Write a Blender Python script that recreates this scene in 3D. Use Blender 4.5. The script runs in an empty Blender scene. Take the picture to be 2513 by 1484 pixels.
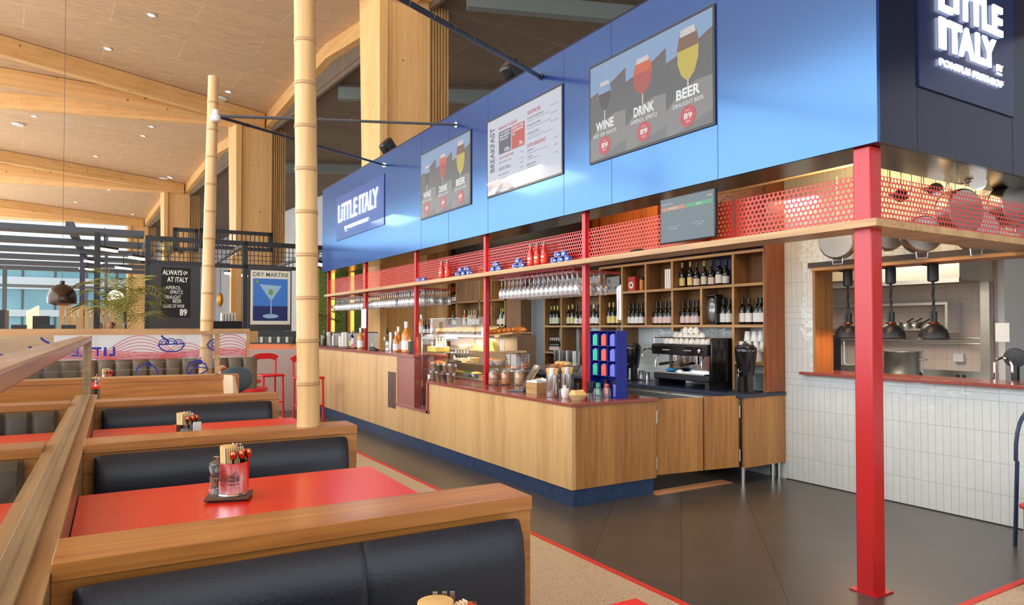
import bpy, math, random
from math import sin, cos, tan, atan2, pi, radians, sqrt
from mathutils import Vector, Matrix
random.seed(11)
SC = bpy.context.scene
COL = SC.collection
# ------------------------------------------------------------------ camera
IW, IH, FPX = 2513.0, 1484.0, 1700.0
CX, CY = 1256.5, 770.0                     # principal point (small upward lens shift)
YAW, PITCH = radians(31.36), math.atan(33.0 / FPX)
EYE = Vector((0, 0, 1.6))
cd = bpy.data.cameras.new('camera'); cam = bpy.data.objects.new('camera', cd); COL.objects.link(cam)
cd.sensor_width = 36.0; cd.lens = FPX / IW * 36.0; cd.shift_y = (CY - IH / 2) / IW
cd.clip_start = 0.05; cd.clip_end = 400
cam.location = EYE; cam.rotation_euler = (pi / 2 + PITCH, 0, -YAW)
SC.camera = cam
# ------------------------------------------------------------------ world, light, exposure
SC.view_settings.view_transform = 'Standard'; SC.view_settings.look = 'None'
SC.view_settings.gamma = 1; SC.view_settings.use_curve_mapping = False
SC.view_settings.exposure = 0.0
w = bpy.data.worlds.new('sky'); SC.world = w; w.use_nodes = True
nt = w.node_tree; bg = nt.nodes['Background']
bg.inputs[0].default_value = (0.80, 0.90, 1.0, 1); bg.inputs[1].default_value = 1.25
SC.cycles.max_bounces = 6; SC.cycles.diffuse_bounces = 3; SC.cycles.glossy_bounces = 3
SC.cycles.transparent_max_bounces = 24; SC.cycles.transmission_bounces = 3
SC.cycles.caustics_reflective = False; SC.cycles.caustics_refractive = False
SC.cycles.sample_clamp_indirect = 4.0
SC.cycles.use_denoising = True

def light(kind, name, loc, energy, color, size=None, aim=None, spot=None, sy=None):
    d = bpy.data.lights.new(name, kind); d.energy = energy; d.color = color
    if kind == 'AREA':
        d.size = size
        if sy: d.shape = 'RECTANGLE'; d.size_y = sy
    elif size: d.shadow_soft_size = size
    if kind == 'SPOT': d.spot_size = radians(spot or 80); d.spot_blend = 0.7
    o = bpy.data.objects.new(name, d); COL.objects.link(o); o.location = loc
    if aim is not None:
        o.rotation_euler = (Vector(aim) - Vector(loc)).to_track_quat('-Z', 'Y').to_euler()
    return o
# daylight entering through the glazed side of the hall (left) and the glazing behind the viewer
light('AREA', 'window_daylight', (-9.5, 24, 4.8), 7200, (0.92, 0.96, 1.0), 66, (6, 24, 4.8), sy=8.4)
light('AREA', 'window_daylight', (1, -9, 4.5), 420, (0.90, 0.95, 1.0), 14, (3, 6, 1.2), sy=6)
light('AREA', 'ceiling_fill_light', (-1, 9, 8.4), 280, (1.0, 0.88, 0.72), 14, (-1, 9, 0), sy=20)  # added warm fill below the ceiling, brightening the tops of things

# ------------------------------------------------------------------ picture to place
F0 = Vector((sin(YAW) * cos(PITCH), cos(YAW) * cos(PITCH), sin(PITCH)))
R0 = Vector((cos(YAW), -sin(YAW), 0)); U0 = R0.cross(F0)
def ray(px, py): return F0 + R0 * ((px - CX) / FPX) - U0 * ((py - CY) / FPX)
def aX(px, py, X): d = ray(px, py); return EYE + d * (X / d.x)
def aY(px, py, Y): d = ray(px, py); return EYE + d * (Y / d.y)
def aZ(px, py, Z): d = ray(px, py); return EYE + d * ((Z - 1.6) / d.z)
def aD(px, py, D): return EYE + ray(px, py) * D
def yX(px, X): return aX(px, 803, X).y
def xY(px, Y): return aY(px, 803, Y).x
BR = radians(-1.56)                        # the booths stand a little askew to the bar
GR = radians(4.04)                         # the hall's timber grid
def rot(p, a): c, s = cos(a), sin(a); return Vector((p[0] * c - p[1] * s, p[0] * s + p[1] * c, p[2] if len(p) > 2 else 0))
def bY(px, py, Y):
    d = rot(ray(px, py), -BR); return Vector((0, 0, 1.6)) + d * (Y / d.y)
def bX(px, py, X):
    d = rot(ray(px, py), -BR); return Vector((0, 0, 1.6)) + d * (X / d.x)
def bZ(px, py, Z): return rot(aZ(px, py, Z), -BR)

# ------------------------------------------------------------------ mesh building
class MB:
    def __init__(s): s.v, s.f, s.m, s.uv = [], [], [], None
    def add(s, vs, fs, mi=0):
        n = len(s.v); s.v += [tuple(p) for p in vs]; s.f += [tuple(i + n for i in f) for f in fs]; s.m += [mi] * len(fs); return s
    def box(s, x0, x1, y0, y1, z0, z1, mi=0):
        x0, x1 = min(x0, x1), max(x0, x1); y0, y1 = min(y0, y1), max(y0, y1); z0, z1 = min(z0, z1), max(z0, z1)
        return s.add([(x0,y0,z0),(x1,y0,z0),(x1,y1,z0),(x0,y1,z0),(x0,y0,z1),(x1,y0,z1),(x1,y1,z1),(x0,y1,z1)],
                     [(0,3,2,1),(4,5,6,7),(0,1,5,4),(1,2,6,5),(2,3,7,6),(3,0,4,7)], mi)
    def beam(s, a, b, w, h, mi=0, up=(0,0,1)):
        a, b = Vector(a), Vector(b); d = (b - a).normalized(); u = Vector(up); r = d.cross(u).normalized(); u = r.cross(d)
        vs = []
        for p in (a, b):
            for sx, sz in ((-1,-1),(1,-1),(1,1),(-1,1)): vs.append(p + r * (sx * w / 2) + u * (sz * h / 2))
        return s.add(vs, [(0,1,2,3),(7,6,5,4),(0,4,5,1),(1,5,6,2),(2,6,7,3),(3,7,4,0)], mi)
    def lathe(s, c, prof, n=20, mi=0, ax=None, close=True):
        c = Vector(c); vs, fs, ms = [], [], []
        M = Matrix.Identity(3) if ax is None else Vector((0,0,1)).rotation_difference(Vector(ax)).to_matrix()
        for q in prof:
            for k in range(n):
                a = 2 * pi * k / n; vs.append(c + M @ Vector((q[0] * cos(a), q[0] * sin(a), q[1])))
        b = len(s.v); s.v += [tuple(p) for p in vs]
        for i in range(len(prof) - 1):
            mm = prof[i + 1][2] if len(prof[i + 1]) > 2 else mi
            for k in range(n):
                k2 = (k + 1) % n; s.f.append((b + i*n + k, b + i*n + k2, b + (i+1)*n + k2, b + (i+1)*n + k)); s.m.append(mm)
        if close:
            if prof[0][0] > 1e-5: s.f.append(tuple(b + k for k in reversed(range(n)))); s.m.append(prof[1][2] if len(prof[1]) > 2 else mi)
            if prof[-1][0] > 1e-5: s.f.append(tuple(b + (len(prof)-1)*n + k for k in range(n))); s.m.append(prof[-1][2] if len(prof[-1]) > 2 else mi)
        return s
    def cyl(s, x, y, z0, z1, r, r1=None, n=16, mi=0): return s.lathe((x, y, 0), [(r, z0), (r if r1 is None else r1, z1)], n, mi)
    def rod(s, a, b, r, r1=None, n=10, mi=0):
        a, b = Vector(a), Vector(b); return s.lathe(a, [(r, 0), (r if r1 is None else r1, (b - a).length)], n, mi, ax=(b - a))
    def tube(s, pts, r, n=8, mi=0, closed=False):
        P = [Vector(p) for p in pts]; N = len(P); vs = []; prev = None
        for i in range(N):
            if closed: d = P[(i+1) % N] - P[i-1]
            else: d = P[min(i+1, N-1)] - P[max(i-1, 0)]
            d.normalize()
            if prev is None:
                u = Vector((0,0,1)) if abs(d.z) < .9 else Vector((1,0,0)); u = (u - d * u.dot(d)).normalized()
            else: u = (prev - d * prev.dot(d)).normalized()
            prev = u; w_ = d.cross(u); rr = r[i] if isinstance(r, (list, tuple)) else r
            for k in range(n): a = 2*pi*k/n; vs.append(P[i] + u * (rr*cos(a)) + w_ * (rr*sin(a)))
        fs = []
        for i in range(N if closed else N-1):
            j = (i+1) % N
            for k in range(n): k2 = (k+1) % n; fs.append((i*n+k, i*n+k2, j*n+k2, j*n+k))
        if not closed: fs += [tuple(reversed(range(n))), tuple((N-1)*n + k for k in range(n))]
        return s.add(vs, fs, mi)
    def ell(s, c, rx, ry, rz, n=14, m=8, mi=0, a0=-pi/2, a1=pi/2):
        c = Vector(c); vs = []
        for i in range(m+1):
            t = a0 + (a1 - a0) * i / m
            for k in range(n): a = 2*pi*k/n; vs.append(c + Vector((rx*cos(t)*cos(a), ry*cos(t)*sin(a), rz*sin(t))))
        fs = [(i*n+k, i*n+(k+1)%n, (i+1)*n+(k+1)%n, (i+1)*n+k) for i in range(m) for k in range(n)]
        return s.add(vs, fs, mi)
    def prism(s, poly, ax, t0, t1, mi=0):
        """poly in the two other axes; ax 'x','y','z'"""
        def mk(p, t): return {'x': (t, p[0], p[1]), 'y': (p[0], t, p[1]), 'z': (p[0], p[1], t)}[ax]
        n = len(poly); vs = [mk(p, t0) for p in poly] + [mk(p, t1) for p in poly]
        fs = [tuple(reversed(range(n))), tuple(n + k for k in range(n))] + [(k, (k+1)%n, n+(k+1)%n, n+k) for k in range(n)]
        return s.add(vs, fs, mi)
    def merge(s, o, M=None, mi=None):
        n = len(s.v); s.v += [tuple((M @ Vector(p)) if M is not None else p) for p in o.v]
        s.f += [tuple(i+n for i in f) for f in o.f]; s.m += [x if mi is None else mi for x in o.m]; return s

def mesh_of(name, mb, mats):
    me = bpy.data.meshes.new(name); me.from_pydata(mb.v, [], mb.f)
    if not isinstance(mats, (list, tuple)): mats = [mats]
    for m in mats: me.materials.append(m)
    me.polygons.foreach_set('material_index', mb.m)
    me.polygons.foreach_set('use_smooth', [True] * len(me.polygons))
    if mb.uv:
        l = me.uv_layers.new(name='UVMap'); l.data.foreach_set('uv', [c for p in mb.uv for c in p])
    me.validate(); me.update(); me.set_sharp_from_angle(angle=radians(38))
    return me
def props(o, label=None, cat=None, group=None, kind=None):
    if label: o['label'] = label
    if cat: o['category'] = cat
    if group: o['group'] = group
    if kind: o['kind'] = kind
    return o
def O(name, mb, mats, parent=None, label=None, cat=None, group=None, kind=None, loc=None, rz=0, bev=0, sub=0):
    me = mb if isinstance(mb, bpy.types.Mesh) else mesh_of(name, mb, mats)
    o = bpy.data.objects.new(name, me); COL.objects.link(o)
    if parent is not None: o.parent = parent
    if loc is not None: o.location = loc
    if rz: o.rotation_euler = (0, 0, rz)
    if bev: b = o.modifiers.new('bevel', 'BEVEL'); b.width = bev; b.segments = 2; b.limit_method = 'ANGLE'; b.angle_limit = radians(50)
    if sub: b = o.modifiers.new('sub', 'SUBSURF'); b.levels = sub; b.render_levels = sub
    return props(o, label, cat, group, kind)
def T(name, label, cat, loc=(0,0,0), rz=0, group=None, kind=None):
    o = bpy.data.objects.new(name, None); o.empty_display_size = .05; COL.objects.link(o); o.location = loc; o.rotation_euler = (0,0,rz)
    return props(o, label, cat, group, kind)
def ST(name, mb, mats, **k): return O(name, mb, mats, kind='structure', **k)
def dup(root, loc=None, rz=None, label=None, group=None, parent=None):
    r = root.copy(); COL.objects.link(r); r.parent = parent
    if loc is not None: r.location = loc
    if rz is not None: r.rotation_euler = (0, 0, rz)
    if label: r['label'] = label
    if group: r['group'] = group
    for ch in list(root.children): dup(ch, parent=r)
    return r
ORD = ['first', 'second', 'third', 'fourth', 'fifth', 'sixth', 'seventh', 'eighth', 'ninth', 'tenth', 'eleventh', 'twelfth']
NUM = ['zero', 'one', 'two', 'three', 'four', 'five', 'six', 'seven', 'eight', 'nine', 'ten', 'eleven', 'twelve']
def nth(i, n):
    if n == 1: return 'only'
    if i == 0: return 'leftmost'
    if i == n-1: return 'rightmost'
    return ORD[i] + ' from left'

# ------------------------------------------------------------------ materials
def S(r, g, b): return tuple(((c/255/12.92) if c/255 <= .04045 else ((c/255+.055)/1.055)**2.4) for c in (r, g, b)) + (1,)
def nodes(name):
    m = bpy.data.materials.new(name); m.use_nodes = True; return m, m.node_tree.nodes, m.node_tree.links, m.node_tree.nodes['Principled BSDF']
def mat(name, col, rough=.5, metal=0, emis=0, ecol=None, spec=None, coat=0, noise=0, nscale=8, bump=0, bscale=40, trans=0):
    m, N, L, p = nodes(name)
    p.inputs['Base Color'].default_value = col; p.inputs['Roughness'].default_value = rough; p.inputs['Metallic'].default_value = metal
    if spec is not None: p.inputs['Specular IOR Level'].default_value = spec
    if coat: p.inputs['Coat Weight'].default_value = coat; p.inputs['Coat Roughness'].default_value = .08
    if trans: p.inputs['Transmission Weight'].default_value = trans
    if emis: p.inputs['Emission Color'].default_value = ecol or col; p.inputs['Emission Strength'].default_value = emis
    if noise or bump:
        tc = N.new('ShaderNodeTexCoord')
    if noise:
        n = N.new('ShaderNodeTexNoise'); n.inputs['Scale'].default_value = nscale; n.inputs['Detail'].default_value = 5; L.new(tc.outputs['Object'], n.inputs['Vector'])
        r = N.new('ShaderNodeMapRange'); r.inputs[1].default_value = .3; r.inputs[2].default_value = .7; r.inputs[3].default_value = 1-noise; r.inputs[4].default_value = 1+noise; L.new(n.outputs['Fac'], r.inputs[0])
        x = N.new('ShaderNodeMix'); x.data_type = 'RGBA'; x.blend_type = 'MULTIPLY'; x.inputs['Factor'].default_value = 1
        x.inputs['A'].default_value = col; L.new(r.outputs[0], x.inputs['B']); L.new(x.outputs['Result'], p.inputs['Base Color'])
    if bump:
        n = N.new('ShaderNodeTexNoise'); n.inputs['Scale'].default_value = bscale; L.new(tc.outputs['Object'], n.inputs['Vector'])
        b = N.new('ShaderNodeBump'); b.inputs['Strength'].default_value = bump; b.inputs['Distance'].default_value = .002; L.new(n.outputs['Fac'], b.inputs['Height']); L.new(b.outputs[0], p.inputs['Normal'])
    return m
def wood(name, c1, c2, axis='z', scale=1.0, rough=.45, planks=0, paxis='y', knots=0, coat=0):
    """long-grained timber; the grain runs along axis"""
    m, N, L, p = nodes(name); tc = N.new('ShaderNodeTexCoord'); mp = N.new('ShaderNodeMapping')
    s = {'x': (1.2, 22, 22), 'y': (22, 1.2, 22), 'z': (22, 22, 1.2)}[axis]
    mp.inputs['Scale'].default_value = tuple(q*scale for q in s); L.new(tc.outputs['Object'], mp.inputs['Vector'])
    vec = mp.outputs[0]
    n = N.new('ShaderNodeTexNoise'); n.inputs['Scale'].default_value = 1.6; n.inputs['Detail'].default_value = 7; n.inputs['Distortion'].default_value = .6; L.new(vec, n.inputs['Vector'])
    n2 = N.new('ShaderNodeTexNoise'); n2.inputs['Scale'].default_value = .22; n2.inputs['Detail'].default_value = 2; L.new(vec, n2.inputs['Vector'])
    ad = N.new('ShaderNodeMath'); ad.operation = 'MULTIPLY_ADD'; ad.inputs[1].default_value = .55; L.new(n2.outputs['Fac'], ad.inputs[0])
    mu = N.new('ShaderNodeMath'); mu.operation = 'MULTIPLY'; mu.inputs[1].default_value = .5; L.new(n.outputs['Fac'], mu.inputs[0]); L.new(mu.outputs[0], ad.inputs[2])
    src = ad.outputs[0]
    if planks:
        sx = N.new('ShaderNodeSeparateXYZ'); L.new(tc.outputs['Object'], sx.inputs[0])
        d = N.new('ShaderNodeMath'); d.operation = 'DIVIDE'; d.inputs[1].default_value = planks; L.new(sx.outputs['xyz'.index(paxis)], d.inputs[0])
        fl = N.new('ShaderNodeMath'); fl.operation = 'FLOOR'; L.new(d.outputs[0], fl.inputs[0])
        wn = N.new('ShaderNodeTexWhiteNoise'); wn.noise_dimensions = '1D'; L.new(fl.outputs[0], wn.inputs['W'])
        a2 = N.new('ShaderNodeMath'); a2.operation = 'MULTIPLY_ADD'; a2.inputs[1].default_value = .16; L.new(wn.outputs[0], a2.inputs[0]); L.new(src, a2.inputs[2]); src = a2.outputs[0]
    r = N.new('ShaderNodeValToRGB'); e = r.color_ramp.elements; e[0].position = .36; e[0].color = c2; e[1].position = .68; e[1].color = c1; L.new(src, r.inputs[0])
    out = r.outputs[0]
    if knots:
        vo = N.new('ShaderNodeTexVoronoi'); vo.inputs['Scale'].default_value = knots; L.new(tc.outputs['Object'], vo.inputs['Vector'])
        lt = N.new('ShaderNodeMapRange'); lt.inputs[1].default_value = .05; lt.inputs[2].default_value = .09; lt.inputs[3].default_value = 1; lt.inputs[4].default_value = 0; L.new(vo.outputs['Distance'], lt.inputs[0])
        mx = N.new('ShaderNodeMix'); mx.data_type = 'RGBA'; L.new(lt.outputs[0], mx.inputs['Factor']); L.new(out, mx.inputs['A']); mx.inputs['B'].default_value = tuple(q*.35 for q in c2[:3]) + (1,); out = mx.outputs['Result']
    L.new(out, p.inputs['Base Color']); p.inputs['Roughness'].default_value = rough
    if coat: p.inputs['Coat Weight'].default_value = coat; p.inputs['Coat Roughness'].default_value = .15
    return m
def glassy(name, tint=(1,1,1,1), gloss=.12, rough=.02, milk=0, milkcol=(.9,.95,1,1), fr=.75):
    m, N, L, p = nodes(name); N.remove(p); out = [x for x in N if x.type == 'OUTPUT_MATERIAL'][0]
    t = N.new('ShaderNodeBsdfTransparent'); t.inputs[0].default_value = tint
    g = N.new('ShaderNodeBsdfGlossy'); g.inputs['Roughness'].default_value = rough
    lw = N.new('ShaderNodeLayerWeight'); lw.inputs['Blend'].default_value = .35
    mr = N.new('ShaderNodeMath'); mr.operation = 'MULTIPLY_ADD'; mr.inputs[1].default_value = fr; mr.inputs[2].default_value = gloss*.5; mr.use_clamp = True; L.new(lw.outputs['Fresnel'], mr.inputs[0])
    x = N.new('ShaderNodeMixShader'); L.new(mr.outputs[0], x.inputs[0]); L.new(t.outputs[0], x.inputs[1]); L.new(g.outputs[0], x.inputs[2]); last = x.outputs[0]
    if milk:
        d = N.new('ShaderNodeBsdfDiffuse'); d.inputs[0].default_value = milkcol; y = N.new('ShaderNodeMixShader'); y.inputs[0].default_value = milk
        L.new(last, y.inputs[1]); L.new(d.outputs[0], y.inputs[2]); last = y.outputs[0]
    L.new(last, out.inputs['Surface']); return m
def tiles(name, w, h, col, mortar, msize=.003, rough=.12, use_uv=True, offset=0, freq=2, rz=0, bump=.15, var=0, plane=None, bscale=9):
    m, N, L, p = nodes(name); tc = N.new('ShaderNodeTexCoord'); b = N.new('ShaderNodeTexBrick')
    mp = N.new('ShaderNodeMapping'); mp.inputs['Rotation'].default_value = (0, 0, rz)
    src = tc.outputs['UV' if use_uv else 'Object']
    if plane:
        sp = N.new('ShaderNodeSeparateXYZ'); cb = N.new('ShaderNodeCombineXYZ'); L.new(src, sp.inputs[0]); L.new(sp.outputs['xyz'.index(plane[0])], cb.inputs[0]); L.new(sp.outputs['xyz'.index(plane[1])], cb.inputs[1]); src = cb.outputs[0]
    L.new(src, mp.inputs[0]); L.new(mp.outputs[0], b.inputs['Vector'])
    b.offset = offset; b.offset_frequency = freq; b.squash = 1; b.inputs['Scale'].default_value = 1
    b.inputs['Brick Width'].default_value = w; b.inputs['Row Height'].default_value = h; b.inputs['Mortar Size'].default_value = msize; b.inputs['Mortar Smooth'].default_value = .2
    b.inputs['Color1'].default_value = col; b.inputs['Color2'].default_value = tuple(c*(1-var) for c in col[:3]) + (1,); b.inputs['Mortar'].default_value = mortar; b.inputs['Bias'].default_value = 0
    L.new(b.outputs['Color'], p.inputs['Base Color']); p.inputs['Roughness'].default_value = rough
    if bump:
        n = N.new('ShaderNodeTexNoise'); n.inputs['Scale'].default_value = bscale; n.inputs['Detail'].default_value = 2; L.new(tc.outputs['Object'], n.inputs['Vector'])
        q = N.new('ShaderNodeBump'); q.inputs['Strength'].default_value = bump; q.inputs['Distance'].default_value = .02; L.new(n.outputs['Fac'], q.inputs['Height']); L.new(q.outputs[0], p.inputs['Normal'])
    return m
def speckle(name, base, chips, scale=90, rough=.35, amt=.12):
    m, N, L, p = nodes(name); tc = N.new('ShaderNodeTexCoord'); last = None
    n = N.new('ShaderNodeTexNoise'); n.inputs['Scale'].default_value = 2; L.new(tc.outputs['Object'], n.inputs['Vector'])
    cur = None
    for i, c in enumerate(chips):
        v = N.new('ShaderNodeTexVoronoi'); v.inputs['Scale'].default_value = scale*(1+.45*i); v.inputs['Randomness'].default_value = 1; L.new(tc.outputs['Object'], v.inputs['Vector'])
        t = N.new('ShaderNodeMath'); t.operation = 'LESS_THAN'; t.inputs[1].default_value = amt*2.2; L.new(v.outputs['Distance'], t.inputs[0])
        mx = N.new('ShaderNodeMix'); mx.data_type = 'RGBA'; L.new(t.outputs[0], mx.inputs['Factor'])
        if cur is None: mx.inputs['A'].default_value = base
        else: L.new(cur, mx.inputs['A'])
        mx.inputs['B'].default_value = c; cur = mx.outputs['Result']
    L.new(cur, p.inputs['Base Color']); p.inputs['Roughness'].default_value = rough; return m

M = {}
M['oak_v'] = wood('oak_vertical', S(214,176,120), S(182,142,92), 'z', 1.0, .42, planks=.29, paxis='y')
M['oak_vx'] = wood('oak_vertical_end', S(186,134,76), S(138,92,48), 'z', .8, .4)
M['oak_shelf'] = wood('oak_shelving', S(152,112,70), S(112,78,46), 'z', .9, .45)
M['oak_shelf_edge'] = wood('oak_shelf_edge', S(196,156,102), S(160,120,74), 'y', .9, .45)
M['oak_board'] = wood('oak_board', S(206,168,114), S(164,124,78), 'y', 1.0, .4)
M['oak_boardx'] = wood('oak_board_cross', S(206,168,114), S(164,124,78), 'x', 1.0, .4)
M['oak_top'] = wood('oak_partition', S(200,134,62), S(146,88,36), 'x', 1.1, .32, coat=.15)
M['oak_top_shaded'] = wood('oak_partition_shaded', S(150,98,54), S(98,58,28), 'x', 1.1, .4)  # darker copy of the partition oak, shade put into its colour; unused
M['oak_rail'] = wood('oak_rail', S(176,146,104), S(124,94,60), 'y', .8, .38)
M['oak_hand'] = wood('oak_handrail', S(196,160,132), S(150,110,82), 'y', .8, .3, coat=.2)
M['glulam'] = wood('glulam_beam', S(232,182,120), S(212,156,90), 'x', 1.0, .5, planks=.045, paxis='z', knots=2.2)
M['glulam_v'] = wood('glulam_column', S(230,184,122), S(212,158,92), 'z', 1.0, .5, planks=.045, paxis='x', knots=2.6)
M['glulam_y'] = wood('glulam_edge_beam', S(230,182,120), S(212,156,90), 'y', 1.0, .5, planks=.045, paxis='z', knots=2.2)
M['slat'] = wood('slat_wood', S(206,164,108), S(168,122,74), 'z', .8, .5)
M['walnut'] = wood('walnut_panel', S(196,104,44), S(140,66,24), 'z', .6, .35, planks=.2, paxis='y')
M['darkwood'] = wood('dark_wood', S(92,62,42), S(60,40,26), 'x', 1, .4)
M['bamboo'] = wood('bamboo_skin', S(226,188,128), S(194,150,88), 'z', .7, .38, coat=.1)
M['bamboo_node'] = mat('bamboo_node', S(176,142,98), .6)
M['ceil'] = None
M['steel'] = mat('brushed_steel', (.62,.62,.60,1), .28, 1, noise=.06, nscale=30)
M['chrome'] = mat('polished_metal', (.8,.8,.8,1), .08, 1)
M['tin'] = mat('tin_can', (.74,.75,.78,1), .16, 1, bump=.3, bscale=60)
M['copper'] = mat('copper', S(214,108,70), .2, 1)
M['darksteel'] = mat('dark_soffit_metal', (.16,.13,.10,1), .22, 1, noise=.05)
M['black'] = mat('black_paint', (.012,.012,.014,1), .4)
M['blackgloss'] = mat('black_gloss', (.008,.008,.009,1), .12)
M['blackmatte'] = mat('black_matte', (.02,.021,.023,1), .7)
M['grey'] = mat('grey_paint', S(96,100,104), .5)
M['steelbeam'] = mat('grey_steel_paint', S(104,110,104), .6)
M['white'] = mat('white_paint', S(232,232,230), .45)
M['china'] = mat('white_china', S(238,236,230), .12)
M['paper'] = mat('white_paper', S(240,240,238), .7)
M['red'] = mat('red_steel_paint', S(204,22,22), .33, coat=.25)
M['redsat'] = None
M['redt'] = mat('red_laminate', S(232,46,16), .3, coat=.1)
M['redc'] = mat('red_chair_paint', S(220,26,36), .35)
def satin(name, col, gcol, fac, rough):
    m, N, L, p = nodes(name); out = [x for x in N if x.type == 'OUTPUT_MATERIAL'][0]
    p.inputs['Base Color'].default_value = col; p.inputs['Roughness'].default_value = .6; p.inputs['Specular IOR Level'].default_value = .2
    g = N.new('ShaderNodeBsdfGlossy'); g.inputs['Color'].default_value = gcol; g.inputs['Roughness'].default_value = rough
    lw = N.new('ShaderNodeLayerWeight'); lw.inputs['Blend'].default_value = .3
    mr = N.new('ShaderNodeMath'); mr.operation = 'MULTIPLY_ADD'; mr.inputs[1].default_value = .5; mr.inputs[2].default_value = fac; mr.use_clamp = True; L.new(lw.outputs['Fresnel'], mr.inputs[0])
    x = N.new('ShaderNodeMixShader'); L.new(mr.outputs[0], x.inputs[0]); L.new(p.outputs[0], x.inputs[1]); L.new(g.outputs[0], x.inputs[2]); L.new(x.outputs[0], out.inputs['Surface']); return m
M['blue'] = satin('blue_fascia_metal', S(3,36,112), (.30,.64,1,1), .165, .18)
M['red'] = satin('red_steel_paint', S(182,14,16), (1,.84,.9,1), .035, .3)
M['redpanel'] = mat('red_panel_paint', S(206,40,36), .4, coat=.12)
M['bluend'] = mat('navy_sign_metal', S(8,20,54), .3, .4)
M['bluesign'] = satin('blue_sign_panel', S(12,34,116), (.5,.75,1,1), .04, .3)
M['cobalt'] = mat('cobalt_card', S(6,34,140), .45)
M['kick'] = mat('blue_kickplate', S(34,58,92), .45, noise=.25, nscale=20)
M['worktop'] = mat('blue_black_worktop', S(38,50,74), .35, noise=.2, nscale=40)
M['quartz'] = speckle('red_quartz', S(146,76,68), [S(182,118,108), S(104,48,44)], 70, .14, .07)
M['leather'] = mat('navy_leather', S(21,24,37), .38, bump=.25, bscale=120)
M['olive'] = mat('olive_leather', S(96,84,66), .42, bump=.2, bscale=120)
M['terrazzo'] = speckle('terrazzo', S(196,178,154), [S(132,108,82), S(216,198,172), S(96,80,64)], 55, .4, .1)
M['floor'] = tiles('black_floor_tile', .6, .3, S(80,76,72), S(48,46,44), .003, .3, use_uv=False, rz=radians(45), bump=.05, var=.12, bscale=3)
M['redline'] = mat('red_floor_line', S(214,50,42), .5)
M['tile_v'] = tiles('white_wall_tile', .0625, .25, S(208,214,212), S(150,152,150), .0016, .1, bump=.35, var=.04, bscale=11)
M['tile_h'] = tiles('white_wall_tile_flat', .25, .0635, S(208,214,212), S(150,152,150), .0016, .1, bump=.35, var=.04, bscale=11)
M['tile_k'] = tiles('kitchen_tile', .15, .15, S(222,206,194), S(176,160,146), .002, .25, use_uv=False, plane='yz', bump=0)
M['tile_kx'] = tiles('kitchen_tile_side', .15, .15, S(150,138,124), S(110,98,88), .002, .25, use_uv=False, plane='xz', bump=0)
M['glass'] = glassy('clear_pane', (.97,.98,.98,1), .05, fr=.3)
M['vglass'] = glassy('vitrine_pane', (.98,.99,.99,1), .02, fr=.05)
M['jar'] = glassy('clear_glassware', (.96,.97,.97,1), .16, milk=.03, fr=.5)
M['wineglass'] = glassy('wine_glass', (.93,.94,.95,1), .42, .04, milk=.22, milkcol=(1,1,1,1))  # milk mixes in white, standing in for highlights on the glass
M['greenbottle'] = mat('dark_bottle_glass', (.006,.009,.006,1), .06, coat=.4)
M['olivebottle'] = mat('olive_bottle_glass', S(60,62,14), .06, coat=.4)
M['amber'] = mat('amber_liquor', S(206,128,44), .06, coat=.4)
M['rose'] = mat('rose_wine', S(232,150,96), .06, coat=.4)
M['clearbottle'] = mat('pale_bottle_glass', S(196,200,184), .06, coat=.4)
M['lab_white'] = mat('label_white', S(232,230,226), .6)
M['lab_pink'] = mat('label_pink', S(226,204,196), .6)
M['lab_yellow'] = mat('label_yellow', S(232,214,140), .6)
M['lab_green'] = mat('label_green_white', S(214,222,190), .6)
M['cap_green'] = mat('capsule_green', S(196,206,84), .35)
M['cap_black'] = mat('capsule_black', (.02,.02,.02,1), .3)
M['cap_white'] = mat('capsule_white', S(228,228,228), .35)
M['cap_gold'] = mat('capsule_gold', S(214,190,110), .35)
M['tinblue'] = mat('tin_blue', S(30,84,196), .3)
M['tomato'] = mat('tomato_sauce', S(186,34,22), .12, coat=.3)
M['orange'] = mat('orange_label', S(226,66,36), .5)
M['mint'] = mat('mint_box', S(52,196,158), .6)
M['coral'] = mat('coral_box', S(238,104,88), .6)
M['lilac'] = mat('lilac_box', S(112,124,222), .6)
M['bread'] = mat('baked_crust', S(206,124,48), .6, noise=.35, nscale=30, bump=.5, bscale=60)
M['cookie'] = mat('cookie_dough', S(186,120,72), .8, noise=.45, nscale=60)
M['sand'] = mat('oat_biscuit', S(220,176,120), .8, noise=.3, nscale=60)
M['tube'] = mat('brown_paper_wrap', S(222,186,122), .7, noise=.12, nscale=25)
M['nuts'] = mat('mixed_nuts', S(150,104,62), .8, noise=.6, nscale=80)
M['herb'] = mat('green_leaves_food', S(116,146,62), .8, noise=.5, nscale=80)
M['cheese'] = mat('cheese_yellow', S(226,196,96), .55, noise=.15)
M['wicker'] = mat('wicker', S(208,184,132), .7, noise=.4, nscale=120)
M['cardboard'] = mat('fascia_grey_brown', S(122,98,76), .5)
M['moss'] = mat('green_moss', S(100,118,52), .95, noise=.5, nscale=40, bump=1, bscale=30)
M['leaf'] = mat('palm_leaf', S(92,106,52), .5, noise=.35, nscale=6)
M['leafy'] = mat('palm_leaf_light', S(148,148,74), .5, noise=.3, nscale=6)
M['led'] = mat('yellow_light_strip', S(255,190,60), .5, emis=1.3, ecol=S(255,196,96))
M['tubew'] = mat('lit_tube', (1,1,1,1), .5, emis=5, ecol=S(255,236,214))
M['downlit'] = mat('lit_downlight', (1,1,1,1), .5, emis=9, ecol=S(255,244,230))
M['letters'] = mat('lit_letters', (1,1,1,1), .5, emis=3.2, ecol=S(226,238,255))
M['pinkwall'] = mat('greyed_pink_wall', S(196,182,180), .7)
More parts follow.
